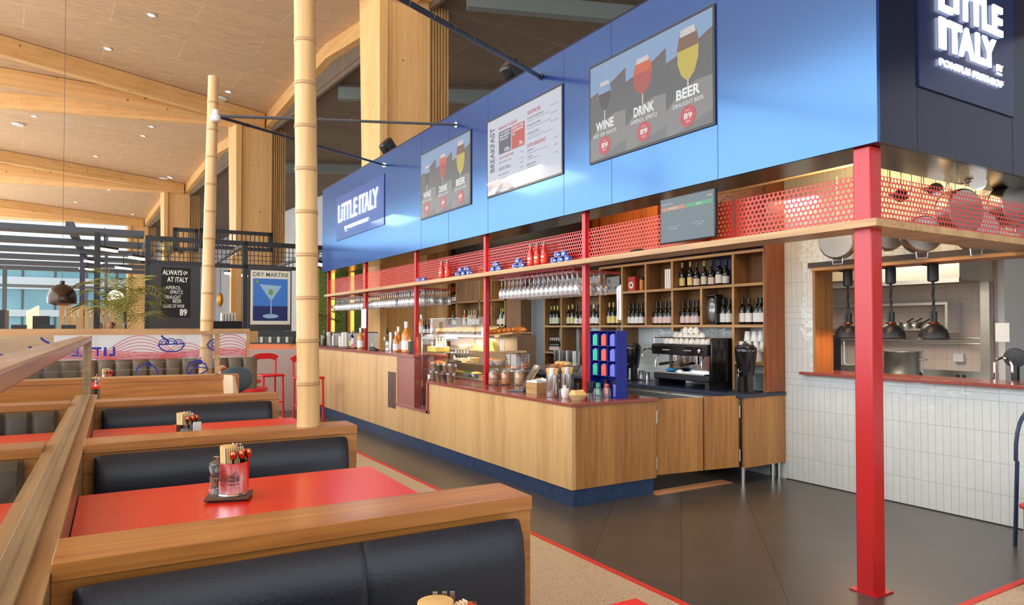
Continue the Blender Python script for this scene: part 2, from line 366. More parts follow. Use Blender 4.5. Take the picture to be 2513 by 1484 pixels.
M['plaster'] = mat('pale_plaster', S(196,192,190), .8, noise=.08, nscale=.8)
M['doorgrey'] = mat('grey_door_paint', S(136,142,146), .5)
M['copperlit'] = mat('orange_counter_front', S(226,120,72), .5)
M['facade'] = mat('far_facade_glass', S(120,176,190), .3, noise=.15, nscale=.4)
M['facade2'] = mat('far_facade_band', S(206,220,226), .6)
M['chalk'] = mat('chalk', S(236,236,230), .9)
M['board'] = mat('chalkboard', S(14,18,16), .7)
M['banner'] = mat('dark_grey_banner', S(62,62,64), .8)
M['navychair'] = mat('navy_bentwood', S(24,40,76), .35)
M['shell'] = mat('blue_grey_shell', S(70,92,102), .5)
M['cream'] = mat('cream_plastic', S(232,206,170), .5)
M['skin'] = mat('skin', S(150,100,76), .6)
M['darkcloth'] = mat('dark_cloth', S(30,30,36), .9)
# ================================================================== helpers for flat printed faces
_font_cache = {}
def text_mesh(s, bold=0.0, space=1.0):
    k = (s, bold, space)
    if k not in _font_cache:
        c = bpy.data.curves.new('lettering', 'FONT'); c.body = s; c.size = 1; c.offset = bold; c.space_character = space; c.resolution_u = 3
        o = bpy.data.objects.new('lettering', c); COL.objects.link(o); bpy.context.view_layer.update()
        me = bpy.data.meshes.new_from_object(o.evaluated_get(bpy.context.evaluated_depsgraph_get()))
        vs = [tuple(v.co) for v in me.vertices]; fs = [tuple(p.vertices) for p in me.polygons]
        bpy.data.objects.remove(o); bpy.data.curves.remove(c); bpy.data.meshes.remove(me)
        xs = [v[0] for v in vs]; ys = [v[1] for v in vs]
        _font_cache[k] = (vs, fs, min(xs), max(xs), min(ys), max(ys))
    return _font_cache[k]
class Panel:
    """a flat face: org is its lower left corner as its viewer sees it; right and up are unit vectors"""
    def __init__(s, org, right, up, W, H): s.o, s.r, s.u, s.W, s.H = Vector(org), Vector(right).normalized(), Vector(up).normalized(), W, H; s.n = s.r.cross(s.u)
    def p(s, a, b, off=0): return s.o + s.r * (a * s.W) + s.u * (b * s.H) + s.n * off
    def rect(s, mb, a0, a1, b0, b1, off=.001, mi=0): return mb.add([s.p(a0,b0,off), s.p(a1,b0,off), s.p(a1,b1,off), s.p(a0,b1,off)], [(0,1,2,3)], mi)
    def poly(s, mb, pts, off=.001, mi=0): return mb.add([s.p(a,b,off) for a,b in pts], [tuple(range(len(pts)))], mi)
    def disc(s, mb, a, b, r, off=.001, mi=0, n=24, sq=1): return s.poly(mb, [(a + r*cos(2*pi*k/n)/s.W, b + r*sq*sin(2*pi*k/n)/s.H) for k in range(n)], off, mi)
    def line(s, mb, pts, wd, off=.001, mi=0):
        for i in range(len(pts)-1):
            a = s.p(*pts[i], off); b = s.p(*pts[i+1], off); d = (b-a)
            if d.length < 1e-6: continue
            q = s.n.cross(d).normalized() * (wd/2); mb.add([a-q, b-q, b+q, a+q], [(0,1,2,3)], mi)
        return mb
    def text(s, mb, t, a0, a1, b0, b1, off=.001, bold=0, space=1, mi=0, depth=0, rot90=False, mirror=False):
        vs, fs, x0, x1, y0, y1 = text_mesh(t, bold, space); out = []
        for v in vs:
            fx = (v[0]-x0)/(x1-x0); fy = (v[1]-y0)/(y1-y0)
            if mirror: fx = 1-fx
            if rot90: fx, fy = 1-fy, fx
            out.append((a0+(a1-a0)*fx, b0+(b1-b0)*fy))
        n = len(out)
        F = [tuple(reversed(f)) if mirror else f for f in fs]
        mb.add([s.p(a,b,off+depth) for a,b in out], F, mi)
        if depth:
            mb.add([s.p(a,b,off) for a,b in out], [tuple(reversed(f)) for f in F], mi)
            E = {}
            for f in F:
                for i in range(len(f)): E[(f[i], f[(i+1)%len(f)])] = 1
            bd = [e for e in E if (e[1], e[0]) not in E]; base = len(mb.v) - 2*n
            mb.f += [(base+e[1], base+e[0], base+n+e[0], base+n+e[1]) for e in bd]; mb.m += [mi]*len(bd)
        return mb

def ceiling_mat(name, c, seam, w, h):
    m, N, L, p = nodes(name); tc = N.new('ShaderNodeTexCoord'); b = N.new('ShaderNodeTexBrick'); L.new(tc.outputs['Object'], b.inputs['Vector'])
    b.offset = .5; b.inputs['Scale'].default_value = 1; b.inputs['Brick Width'].default_value = w; b.inputs['Row Height'].default_value = h; b.inputs['Mortar Size'].default_value = .012
    b.inputs['Color1'].default_value = c; b.inputs['Color2'].default_value = tuple(q*.93 for q in c[:3])+(1,); b.inputs['Mortar'].default_value = seam
    n = N.new('ShaderNodeTexNoise'); n.inputs['Scale'].default_value = 3; n.inputs['Detail'].default_value = 8; mp = N.new('ShaderNodeMapping'); mp.inputs['Scale'].default_value = (1, 5, 1); L.new(tc.outputs['Object'], mp.inputs[0]); L.new(mp.outputs[0], n.inputs['Vector'])
    r = N.new('ShaderNodeMapRange'); r.inputs[1].default_value = .3; r.inputs[2].default_value = .7; r.inputs[3].default_value = .86; r.inputs[4].default_value = 1.1; L.new(n.outputs['Fac'], r.inputs[0])
    x = N.new('ShaderNodeMix'); x.data_type = 'RGBA'; x.blend_type = 'MULTIPLY'; x.inputs['Factor'].default_value = 1; L.new(b.outputs['Color'], x.inputs['A']); L.new(r.outputs[0], x.inputs['B']); L.new(x.outputs['Result'], p.inputs['Base Color'])
    p.inputs['Roughness'].default_value = .9; return m
M['ceil'] = ceiling_mat('wood_wool_ceiling', S(214,178,140), S(228,198,152), 3.6, 1.2)
M['ceil_shade'] = ceiling_mat('shaded_wood_wool_ceiling', S(110,92,74), S(132,116,98), 3.6, 1.2)  # same wood-wool panels, with the weaker light painted in as a darker colour

# ================================================================== floors
ST('floor', MB().box(-22, 22, -10, 62, -.2, 0), M['terrazzo'])
ST('floor', MB().box(2.97, 12, 2.10, 17, 0, .004), M['floor'])
ST('trim_1', MB().box(2.93, 2.97, 2.06, 17, 0, .005), M['redline'])
ST('trim_2', MB().box(2.97, 12, 2.06, 2.10, 0, .005), M['redline'])

# ================================================================== hall: timber columns, beams, ceilings (grid turned by GR)
NY = [13.0, 24.5, 38.9, 53.2]; XB = 7.0; ZN = 9.0
def zc(y):
    ys = [-1.5] + NY + [67.5]
    for a, b in zip(ys, ys[1:]):
        if a <= y <= b: return ZN + .55 * (1 - abs((y-a)/(b-a)*2 - 1))
    return ZN
mb = MB(); ks = [-12] + sorted([-1.5] + NY + [(a+b)/2 for a, b in zip([-1.5]+NY, NY)])
for i in range(len(ks)-1):
    a, b = ks[i], ks[i+1]; mb.add([(-8,a,zc(a)),(XB,a,zc(a)),(XB,b,zc(b)),(-8,b,zc(b))], [(0,1,2,3)]); mb.add([(-8,a,zc(a)+.2),(XB,a,zc(a)+.2),(XB,b,zc(b)+.2),(-8,b,zc(b)+.2)], [(3,2,1,0)])
ST('ceiling', mb, M['ceil'], rz=GR)
ST('ceiling', MB().box(XB+.1, 22, -12, 62, 8.6, 8.8), M['ceil_shade'], rz=GR)
ST('wall_back', MB().box(XB+.12, XB+.2, -12, 60, 8.45, 10.2), M['ceil_shade'], rz=GR)  # upstand added to close the bright gap over the girder, in the shade colour
ST('wall_right', MB().box(13, 13.2, 8, 62, 0, 8.6), M['plaster'], rz=GR)
ST('wall_far', MB().box(7.6, 13, 60, 60.2, 0, 8.6), M['plaster'], rz=GR)
hall_pos = ['behind the bar', 'second from the bar, right of the tall bamboo pole’s left side', 'third in the row', 'farthest in the row']
for i, y in enumerate(NY):
    lab = ['thick knotty glulam column rising behind the blue fascia', 'glulam column with slatted flank between the two bamboo poles',
           'glulam column left of the shorter bamboo pole, second farthest', 'farthest and smallest glulam column, above the far glazing'][i]
    c = T('timber_post', lab, 'column', rot((XB, y, 0), GR), GR, 'glulam columns of the hall')
    O('core', MB().box(-.9, .15, .12, .5, 0, 8.9), M['glulam_v'], c)
    top = 8.9
    O('fin', MB().add([(-1.04,0,0),(-.9,0,0),(-.9,.5,0),(-1.0,.85,0),(-1.08,0,top),(-.9,0,top),(-.9,.5,top),(-1.12,.95,top)], [(0,3,2,1),(4,5,6,7),(0,1,5,4),(1,2,6,5),(2,3,7,6),(3,0,4,7)]), M['glulam_v'], c)
    sl = MB()
    for k in range(7): sl.box(.16+k*.072, .16+k*.072+.045, .16, .22, 0, 8.6)
    O('slat_cladding', sl, M['slat'], c)
    O('slat_backing', MB().box(.15, .66, .23, .27, 0, 8.6), M['blackmatte'], c)
    for j, (nm, dy) in enumerate((('toward the viewer', -2.1), ('straight across', 0), ('away from the viewer', 3.5))):
        if i == 0 and j == 0: continue
        a = Vector((XB-.2, y, ZN-.12)); d = Vector((-7.2, dy, 0))*.68; e = a + d*3.0
        e.z = ZN - .12; mbb = MB(); n = 6
        pts = [a + d*(3.0*k/n) for k in range(n+1)]
        for p in pts: p.z = (zc(p.y) - .26) if j != 1 else ZN - .26
        hh = .5
        for k in range(n): mbb.beam(pts[k], pts[k+1], .24, hh)
        O('roof_girder', mbb, M['glulam'], None, f'glulam roof beam fanning {nm} from the ' + ['column behind the blue fascia','column between the bamboo poles','third column of the row','farthest column of the row'][i], 'roof beam', 'fanned glulam roof beams', rz=GR)
mb = MB(); yy = [-8, 5.75] + [v for v in sorted(NY + [(a+b)/2 for a, b in zip(NY, NY[1:])])]
for i in range(len(yy)-1):
    a, b = yy[i], yy[i+1]; za, zb = zc(a), zc(b)
    if i == 0: za = ZN + .3
    x0, x1 = XB-.1, XB+.25
    mb.add([(x0,a,za-.42),(x1,a,za-.42),(x1,b,zb-.42),(x0,b,zb-.42),(x0,a,za+.1),(x1,a,za+.1),(x1,b,zb+.1),(x0,b,zb+.1)], [(0,3,2,1),(4,5,6,7),(0,1,5,4),(1,2,6,5),(2,3,7,6),(3,0,4,7)])
O('edge_girder', mb, M['glulam_y'], None, 'long glulam edge beam running along the column tops', 'roof beam', rz=GR)
for i, (a, b) in enumerate((((7.4, 19, 8.3), (13, 15.5, 8.3)), ((7.4, 12.0, 8.3), (13, 9.5, 8.3)), ((7.6, 30, 8.3), (13, 27, 8.3)))):
    O('ceiling_girder', MB().beam(a, b, .22, .34), M['steelbeam'], None, 'grey steel girder under the dark ceiling, ' + ['behind the middle bamboo rod','nearest, above the blue fascia','farthest, over the pale wall'][i], 'girder', rz=GR)
dl_ = ['largest lit downlight, nearest in the wooden ceiling','second nearest lit downlight, lower than the largest one','lit downlight beside the top of the shorter bamboo pole','lit downlight, upper of the pair under the first fanned beams','lit downlight, lower of the pair under the first fanned beams',
 'lit downlight, upper of two in the middle bay near the shorter pole','lit downlight, lower of two in the middle bay near the shorter pole','lit downlight alone in the middle bay','lit downlight above the third column, upper','lit downlight above the third column, lower','tiny lit downlight at the left beside a vent','tiny lit downlight right of the one beside the vent',
 'tiny lit downlight in the third bay, upper of two','tiny lit downlight in the third bay, lower of two','tiny lit downlight alone in the third bay','tiny lit downlight near the farthest column']
for i, (px, py) in enumerate([(371,64),(264,124),(560,219),(88,287),(84,307),(371,324),(351,352),(235,385),(415,428),(420,430),(47,461),(64,461),(275,465),(267,480),(186,498),(326,522)]):
    p = rot(aZ(px, py, 9.2), -GR); p.z = zc(p.y)
    r = .085; g = T('ceiling_downlight', 'small round lit downlight, ' + nth(i, 99) if False else dl_[i], 'downlight', rot(p, GR), GR, 'recessed downlights of the wooden ceiling')
    O('rim', MB().lathe((0,0,0), [(.07,-.015),(.105,-.02),(.105,0),(.07,0)], 16, close=False), M['white'], g)
    O('lamp_disc', MB().cyl(0,0,-.012,-.008,.07), M['downlit'], g)
for i, (px, py) in enumerate([(45,321),(541,231),(47,462),(402,430)]):
    p = rot(aZ(px, py, 9.2), -GR); p.z = zc(p.y)
    O('ceiling_vent', MB().lathe((0,0,0), [(.04,-.05),(.1,-.03),(.16,-.05),(.22,-.02),(.22,0)], 20), M['white'], None, ['round white air vent on the ceiling, far left, above the second beams','round vent beside the top of the shorter bamboo pole','small round vent far left, below the second beams','small round vent over the third column'][i], 'vent', loc=rot(p, GR))

# ================================================================== bar: shell
XF, YF, ZB, ZT = 3.96, 2.352, 2.697, 4.33           # fascia corner, underside, top
YE = yX(790, XF)
# tiled kitchen wall with its pass-through
XW = 6.3; YJ = 4.44; YJ0 = .6; SZ, HZ = 1.147, 2.207
def tiled(name, rects, X, x1, uv0=True):
    mb = MB(); mb.uv = []
    for (y0, y1, z0, z1, b0, kind) in rects:
        mb.add([(X,y1,z0),(X,y0,z0),(X,y0,z1),(X,y1,z1)], [(0,1,2,3)], 0 if kind == 'v' else 1); mb.uv += [(y1,z0-b0),(y0,z0-b0),(y0,z1-b0),(y1,z1-b0)]
        mb.add([(x1,y1,z0),(x1,y0,z0),(x1,y0,z1),(x1,y1,z1)], [(3,2,1,0)], 2); mb.uv += [(0,0)]*4
    return mb
bands = [(0,1.0,0,'v'),(1.0,1.127,1.0,'h'),(1.127,1.627,1.127,'v'),(1.627,1.8175,1.627,'h'),(1.8175,3.9,1.8175,'v')]
rc = []
for z0, z1, b0, k in bands:
    for (y0, y1, hole) in ((-2, YJ0, False), (YJ0, YJ, True), (YJ, 9.5, False)):
        if not hole: rc.append((y0,y1,z0,z1,b0,k))
        else:
            if z0 < SZ: rc.append((y0,y1,z0,min(z1,SZ),b0,k))
            if z1 > HZ: rc.append((y0,y1,max(z0,HZ),z1,b0,k))
mb = tiled('wall', rc, XW, XW+.28)
ST('wall_right', mb, [M['tile_v'], M['tile_h'], M['white']])
ST('trim_3', MB().box(XW-.006, XW, -2, 4.76, 0, .012), M['blackmatte'])
# wooden lining and sill of the pass-through
pf = T('pass_through_frame', 'oak lining with dark top edge around the kitchen pass-through', 'frame', (XW, YJ, 0))
pf['kind'] = 'structure'; pf.name = 'trim_4'; del pf['category']; del pf['label']
O('jamb', MB().box(0, .29, -.03, 0, SZ, HZ), M['oak_vx'], pf)
O('head_lining', MB().box(-.02, .29, YJ0-YJ, 0, HZ-.035, HZ), wood('oak_head', S(216,166,102), S(180,126,70), 'y'), pf)
O('head_trim', MB().box(-.03, .02, YJ0-YJ, .03, HZ, HZ+.05), mat('grey_trim', S(70,66,64), .6), pf)
O('sill', MB().box(-.09, .42, YJ0-YJ, .1, SZ-.03, SZ), M['quartz'], None, 'reddish quartz serving sill under the kitchen pass-through', 'sill', loc=(XW, YJ, 0), bev=.004)

# back side: wall above shelving = walnut stained panels with dark slots
wp = MB()
for a, b in ((4.80, 5.55), (5.66, 6.35), (6.42, 7.55), (7.65, 8.6)): wp.box(6.04, 6.12, a, b, 2.46, 3.5)
ST('wall_back', wp, M['walnut'])
ST('wall_back', MB().box(6.13, 6.2, 4.8, 12.5, 2.43, 3.6), M['blackmatte'])
ST('trim_5', MB().box(6.0, 6.3, 4.77, 4.80, .925, 3.5), wood('walnut_end', S(150,84,38), S(100,52,22), 'z', .6))
O('soffit_duct', MB().box(5.5, 6.0, yX(1450,6.0), yX(1240,6.0), 2.62, 3.2), M['black'], None, 'black boxed duct above the shelving, left of the walnut panels', 'duct')
# canopy ceiling inside the fascia ring
ST('ceiling', MB().box(4.36, 6.3, 2.74, 12.8, 3.45, 3.5), mat('warm_canopy_ceiling', S(206,170,120), .7))

# fascia ring
fa = T('fascia_sign_band', 'deep blue metal fascia band over the bar front', 'fascia', (XF, YF, 0))
Wd = .39; L1 = YE - YF; XR = 10.5
fr = MB(); fr.box(0, .03, 0, L1, ZB, ZT)
O('front_face', fr, M['blue'], fa)
O('side_face', MB().box(.03, XR-XF, 0, .03, ZB, ZT), M['bluend'], fa)
O('end_face', MB().box(.03, .36, L1-.03, L1, ZB, ZT), M['blue'], fa)
O('soffit', MB().box(.03, Wd, .03, L1-.03, ZB, ZB+.02).box(Wd, XR-XF, .03, Wd, ZB, ZB+.02), M['darksteel'], fa)
O('inner_face', MB().box(Wd-.02, Wd, Wd, L1-.03, ZB+.02, ZB+.75).box(Wd, XR-XF, Wd-.02, Wd, ZB+.02, ZB+.75), M['darksteel'], fa)
O('top_cap', MB().box(.0, Wd, 0, L1, ZT, ZT+.02).box(Wd, XR-XF, 0, Wd, ZT, ZT+.02), M['bluend'], fa)
sm = MB()
for px in (1033, 1100, 1197, 1384, 1502, 1764):
    y = yX(px, XF) - YF; sm.box(-.0015, 0, y-.002, y+.002, ZB, ZT)
O('panel_seams', sm, M['bluesign'], fa)
sm = MB()
for px in (2258, 2492): x = xY(px, YF) - XF; sm.box(x-.003, x+.003, -.0015, 0, ZB, ZT)
O('panel_seams', sm, M['black'], fa)

def screen(name, label, cat, px0, px1, zb, zt, X=XF, frame=True, t=.03):
    y1, y0 = yX(px0, X), yX(px1, X)
    t_ = T(name, label, cat, (X, (y0+y1)/2, 0)); W = y1-y0
    if frame:
        O('bezel', MB().box(-t*.4, -.002, -W/2, W/2, zb, zt), M['black'], t_)
    return t_, Panel((-t*.4-.001 if frame else -t, W/2-.02, zb+.02), (0,-1,0), (0,0,1), W-.04, zt-zb-.04)
def z_at(px, py, X=XF): return aX(px, py, X).z
scrn = lambda n, c, e=.5, r=.3: mat(n, tuple(q*.35+.02 for q in c[:3])+(1,), r, spec=.18, emis=e*.72, ecol=tuple(q*.55+.13 for q in c[:3])+(1,))  # colours pulled towards grey, painting the reflective washout into the screens
sc_sky = scrn('screen_sky', S(126,164,206)); sc_wall = scrn('screen_dark_wall', S(86,92,96)); sc_table = scrn('screen_table', S(132,134,134)); sc_brown = scrn('screen_brown_ridge', S(104,76,70))
sc_txt = scrn('screen_white_text', S(232,238,240), .7); sc_red = scrn('screen_red', S(200,62,72)); sc_beer = scrn('screen_beer', S(196,180,60)); sc_ap = scrn('screen_spritz', S(208,92,58)); sc_red2 = scrn('screen_spritz_red', S(176,72,66)); sc_foam = scrn('screen_foam', S(206,204,206)); sc_wine = scrn('screen_wine', S(66,62,66)); sc_head = scrn('screen_dark_amber', S(120,84,66)); sc_shadow = scrn('screen_shadow', S(110,114,116))
sc_menu = scrn('screen_menu_white', S(196,206,222), .62); sc_mt = scrn('screen_menu_text', S(84,92,112), .4); sc_mr = scrn('screen_menu_red', S(196,74,70), .5); sc_mg = scrn('screen_menu_grey', S(82,90,110), .4); sc_lt = scrn('screen_menu_small_text', S(140,150,172), .5); sc_blueglow = None
def drink_screen(name, label, px0, px1, zb, zt):
    t_, P = screen(name, label, 'screen', px0, px1, zb, zt)
    bgm = MB(); P.rect(bgm, 0, 1, 0, 1, 0, 0)
    for i in range(3):
        a0 = i/3; f = lambda x, a0=a0: a0 + x/3
        P.poly(bgm, [(f(0),.0),(f(1),.0),(f(1),.80),(f(.55),.72),(f(0),.66)], .0004, 1)
        P.poly(bgm, [(f(0),.66),(f(.55),.72),(f(1),.80),(f(1),.84),(f(.55),.745),(f(0),.69)], .0005, 3)
        P.poly(bgm, [(f(0),.0),(f(1),.0),(f(1),.42),(f(.7),.43),(f(.35),.38),(f(0),.24)], .0006, 2)
        P.poly(bgm, [(f(.2),.0),(f(1),.0),(f(1),.12)], .0007, 4)
    O('picture', bgm, [sc_sky, sc_wall, sc_table, sc_brown, sc_shadow], t_)
    def glass(nm, cx, top, bot, w, m1, m2, m3):
        g = MB(); prof = [(1.0,.62),(.8,.86),(.6,1.0),(.35,.95),(.12,.62),(0,.16)]
        P.poly(g, [(cx - w*q/3, bot+(top-bot)*h) for h, q in prof] + [(cx + w*q/3, bot+(top-bot)*h) for h, q in reversed(prof)], .0012, 0)
        sub = [(h, q) for h, q in [(.60,1.0),(.35,.95),(.12,.62),(0,.16)]]
        P.poly(g, [(cx - w*q*.96/3, bot+(top-bot)*h) for h, q in sub] + [(cx + w*q*.96/3, bot+(top-bot)*h) for h, q in reversed(sub)], .0014, 1)
        P.poly(g, [(cx-w*.62/3,top),(cx+w*.62/3,top),(cx+w*.72/3,top-(top-bot)*.14),(cx-w*.72/3,top-(top-bot)*.14)], .0015, 2)
        P.rect(g, cx-.005, cx+.005, bot-.1, bot, .0012, 2)
        O(nm, g, [m1, m2, m3], t_)
    glass('wine_glass_picture', .14, .80, .50, .19, sc_sky, sc_wine, sc_foam); glass('spritz_glass_picture', .48, .86, .50, .23, sc_ap, sc_red2, sc_foam); glass('beer_glass_picture', .83, .93, .46, .24, sc_head, sc_beer, sc_foam)
    for cx, a, b in ((.14,'WINE','RED OR WHITE'), (.49,'DRINK','APEROL SPRITZ'), (.83,'BEER','DRAUGHT BEER')):
        tx = MB(); P.text(tx, a, cx-.085, cx+.085, .30, .395, .002, bold=.03); O('drink_lettering', tx, sc_txt, t_)
        tx = MB(); P.text(tx, b, cx-.11, cx+.11, .235, .272, .002); O('small_lettering', tx, sc_txt, t_)
        rd = MB(); P.disc(rd, cx, .13, .058*P.W, .002); O('price_badge', rd, sc_red, t_)
        tx = MB(); P.text(tx, '89', cx-.03, cx+.03, .105, .16, .003, bold=.02, mi=0); P.text(tx, 'ONLY', cx-.018, cx+.018, .175, .189, .003); P.text(tx, 'SEK', cx-.018, cx+.018, .075, .092, .003); O('price_lettering', tx, sc_txt, t_)
    return t_
drink_screen('drinks_screen', 'largest menu screen, showing wine, drink and beer glasses, nearest the corner', 1450, 1761, z_at(1450,405), z_at(1450,167))
drink_screen('drinks_screen', 'small washed-out drinks screen farthest along the blue fascia', 1033, 1157, z_at(1033,541), z_at(1033,381))
t_, P = screen('breakfast_screen', 'white breakfast menu screen between the two drinks screens', 'screen', 1197, 1384, z_at(1197,487), z_at(1197,300))
mb = MB(); P.rect(mb, 0, 1, 0, 1, 0); O('menu_page', mb, sc_menu, t_)
mb = MB(); P.text(mb, 'BREAKFAST', .045, .115, .28, .93, .001, bold=.02, rot90=False) if False else None
def vtext(P, mb, s, a0, a1, b0, b1):
    vs, fs, x0, x1, y0, y1 = text_mesh(s, .02)
    mb.add([P.p(a1 - (a1-a0)*((v[1]-y0)/(y1-y0)), b0 + (b1-b0)*((v[0]-x0)/(x1-x0)), .001) for v in vs], fs)
vtext(P, mb, 'BREAKFAST', .04, .11, .30, .90); O('title', mb, sc_mt, t_)
mb = MB(); P.rect(mb, .175, .355, .50, .80, .001); O('price_box', mb, sc_mg, t_)
mb = MB(); P.rect(mb, .365, .545, .50, .80, .001); O('price_box', mb, sc_mr, t_)
mb = MB()
P.text(mb, 'YOUR CHOICE OF', .19,.34,.755,.785,.002,.02); P.text(mb, 'SMALL SANDWICH', .19,.34,.715,.745,.002,.02); P.text(mb, '"SCHIACCIATA"', .19,.32,.675,.705,.002,.02); P.text(mb, '135', .26,.325,.515,.565,.002,.03); P.text(mb, 'SEK', .33,.35,.515,.535,.002)
P.text(mb, 'BREWED COFFEE', .375,.53,.755,.785,.002,.02); P.text(mb, 'AND BREAKFAST', .375,.53,.715,.745,.002,.02); P.text(mb, 'ROLL.', .375,.42,.675,.705,.002,.02); P.text(mb, '79', .47,.51,.515,.565,.002,.03); P.text(mb, 'SEK', .515,.535,.515,.535,.002)
O('box_lettering', mb, sc_txt, t_)
mb = MB()
for q in (('BREAKFAST PACKAGES', .175,.44,.825,.865), ('JUICE & SMOOTHIES', .175,.39,.425,.465), ('SANDWICHES', .58,.75,.845,.895), ('EXTRA BREAKFAST', .58,.82,.44,.485)): mb = MB(); P.text(mb, *q, .001,.02); O('heading', mb, sc_mr, t_)
mb = MB()
for s, y, a in (('SCHIACCIATA MORTADELLA',.79,.79),('SCHIACCIATA CAPRESE',.70,.75),('SCHIACCIATA TONNO',.60,.73),('CORNETTO',.39,.66),('YOGHURT',.31,.65),('MELON SALAD',.22,.69)): P.text(mb, s, .58,a,y,y+.022,.001,.01)
for s, y, a in (('FRESH ORANGE / APPLE',.38,.36),('SMOOTHIE PASSION',.31,.33),('RASPBERRY / STRAWBERRY',.285,.36),('MILK, ORANGE, PEAR',.22,.32),('SAN PELLEGRINO',.165,.30)): P.text(mb, s, .175,a,y,y+.018,.001,.01)
O('item_lettering', mb, sc_mt, t_)
mb = MB()
for s, y, a in (('Mortadella, provolone, rocket, artichoke, basil pesto',.755,.86),('Tomato, buffalo mozzarella, basil and rocket salad',.665,.87),('Tuna, capers, tomato, red onion',.565,.78),('and spicy mayonnaise with lemon and parsley',.535,.9),('Croissant with vanilla / pistachio / chocolate',.355,.83),('With berries and granola',.28,.73),('With fresh mint',.19,.68)): P.text(mb, s, .58,a,y,y+.02,.001)
for y, s, a0 in ((.82,'65/175 SEK',.87),(.73,'65/165 SEK',.87),(.63,'65/165 SEK',.87),(.42,'35 SEK',.91),(.34,'49 SEK',.91),(.25,'49 SEK',.91)): P.text(mb, s, a0,.965,y,y+.02,.001)
for y in (.42,.34,.285,.225): P.text(mb, '49 SEK', .48,.53,y,y+.018,.001)
O('small_lettering', mb, sc_lt, t_)
mb = MB()
for k in range(8):
    P.line(mb, [(0.005+.22*j/10+.0, .03+.1+.02*k*0 + .045*sin(pi*min(1,max(0,j/10)))*1 - .012*k) for j in range(11) if True], .004, .001)
    P.line(mb, [(.12+.27*j/12, max(.005, .0+.105*sin(pi*j/12) - .012*k + .01)) for j in range(13)], .004, .001)
O('wave_emblem', mb, scrn('screen_wave_brown', S(150,116,116), .45), t_)

# illuminated sign on the fascia front and on its side
def logo(P, mb, layout, depth):
    for s, a0, a1, b0, b1, bold in layout: P.text(mb, s, a0, a1, b0, b1, .004, bold=bold, depth=depth)
y1, y0 = yX(826, XF), yX(943, XF); zb_, zt_ = z_at(826,592), z_at(826,488)
sg = T('lit_name_sign', 'blue sign panel with glowing white lettering at the far end of the fascia front', 'sign', (XF, (y0+y1)/2, 0)); W = y1-y0
O('sign_panel', MB().box(-.012, -.001, -W/2, W/2, zb_, zt_), M['bluesign'], sg)
P = Panel((-.013, W/2, zb_), (0,-1,0), (0,0,1), W, zt_-zb_); mb = MB()
logo(P, mb, [('L', .06,.125,.40,.80,.012),('i', .135,.16,.42,.80,.012),('T', .165,.25,.40,.80,.012),('T', .235,.32,.40,.80,.012),('L', .335,.40,.40,.80,.012),('E', .415,.485,.40,.80,.012),
              ('I', .53,.555,.40,.80,.012),('T', .565,.65,.40,.80,.012),('A', .645,.735,.40,.80,.012),('L', .75,.81,.40,.80,.012),('Y', .80,.90,.40,.80,.012)], .01)
O('large_lettering', mb, M['letters'], sg)
mb = MB(); logo(P, mb, [('BY', .21,.27,.19,.265,.01),('PONTUS FRITHIOF', .29,.72,.19,.265,.01)], .008); O('small_lettering', mb, M['letters'], sg); mb = MB(); P.rect(mb, .21,.27,.15,.162,.004); O('underline', mb, M['letters'], sg)
x0, x1 = xY(2258, YF), xY(2492, YF); zb_ = aY(2258,214,YF).z; zt_ = ZT-.06
sg = T('lit_name_sign', 'dark sign panel with large glowing lettering on the right side of the fascia', 'sign', ((x0+x1)/2, YF, 0)); W = x1-x0
O('sign_panel', MB().box(-W/2, W/2, -.012, -.001, zb_, zt_), mat('navy_sign_panel', S(20,38,84), .3, .3), sg)
P = Panel((-W/2, -.013, zb_), (1,0,0), (0,0,1), W, zt_-zb_)
def fz(px, py): v = aY(px, py, YF-.013); return (v.x-x0)/W, (v.z-zb_)/(zt_-zb_)
aL, bI = fz(2302, 118); aR, _ = fz(2457, 150); _, tI = fz(2302, 42)
_, b2 = fz(2302, 25); _, p0 = fz(2302, 160); _, p1 = fz(2302, 143); t2 = min(.985, b2 + (tI-bI)*1.02)
w_ = aR-aL; X_ = lambda q: aL + w_*q
mb = MB(); logo(P, mb, [('I', X_(0),X_(.09),bI,tI,.035),('T', X_(.12),X_(.33),bI,tI,.035),('A', X_(.29),X_(.53),bI,tI,.035),('L', X_(.55),X_(.71),bI,tI,.035),('Y', X_(.66),X_(.88),bI,tI,.035),
   ('L', X_(0),X_(.19),b2,t2,.035),('i', X_(.22),X_(.29),b2+.02,t2,.03),('T', X_(.29),X_(.5),b2,t2,.035),('T', X_(.46),X_(.67),b2,t2,.035),('L', X_(.67),X_(.82),b2,t2,.035),('E', X_(.84),X_(1),b2,t2,.035)], .012)
O('large_lettering', mb, M['letters'], sg)
mb = MB(); logo(P, mb, [('BY', X_(.9),X_(1),bI-.0,bI+(p1-p0)*.95,.03)], .01); O('small_lettering', mb, M['letters'], sg); mb = MB(); P.rect(mb, X_(.9),X_(1),bI-.022,bI-.008,.006); O('underline', mb, M['letters'], sg); mb = MB(); logo(P, mb, [('PONTUS FRITHIOF', X_(0),X_(1),p0,p1,.02)], .01); O('small_lettering', mb, M['letters'], sg)

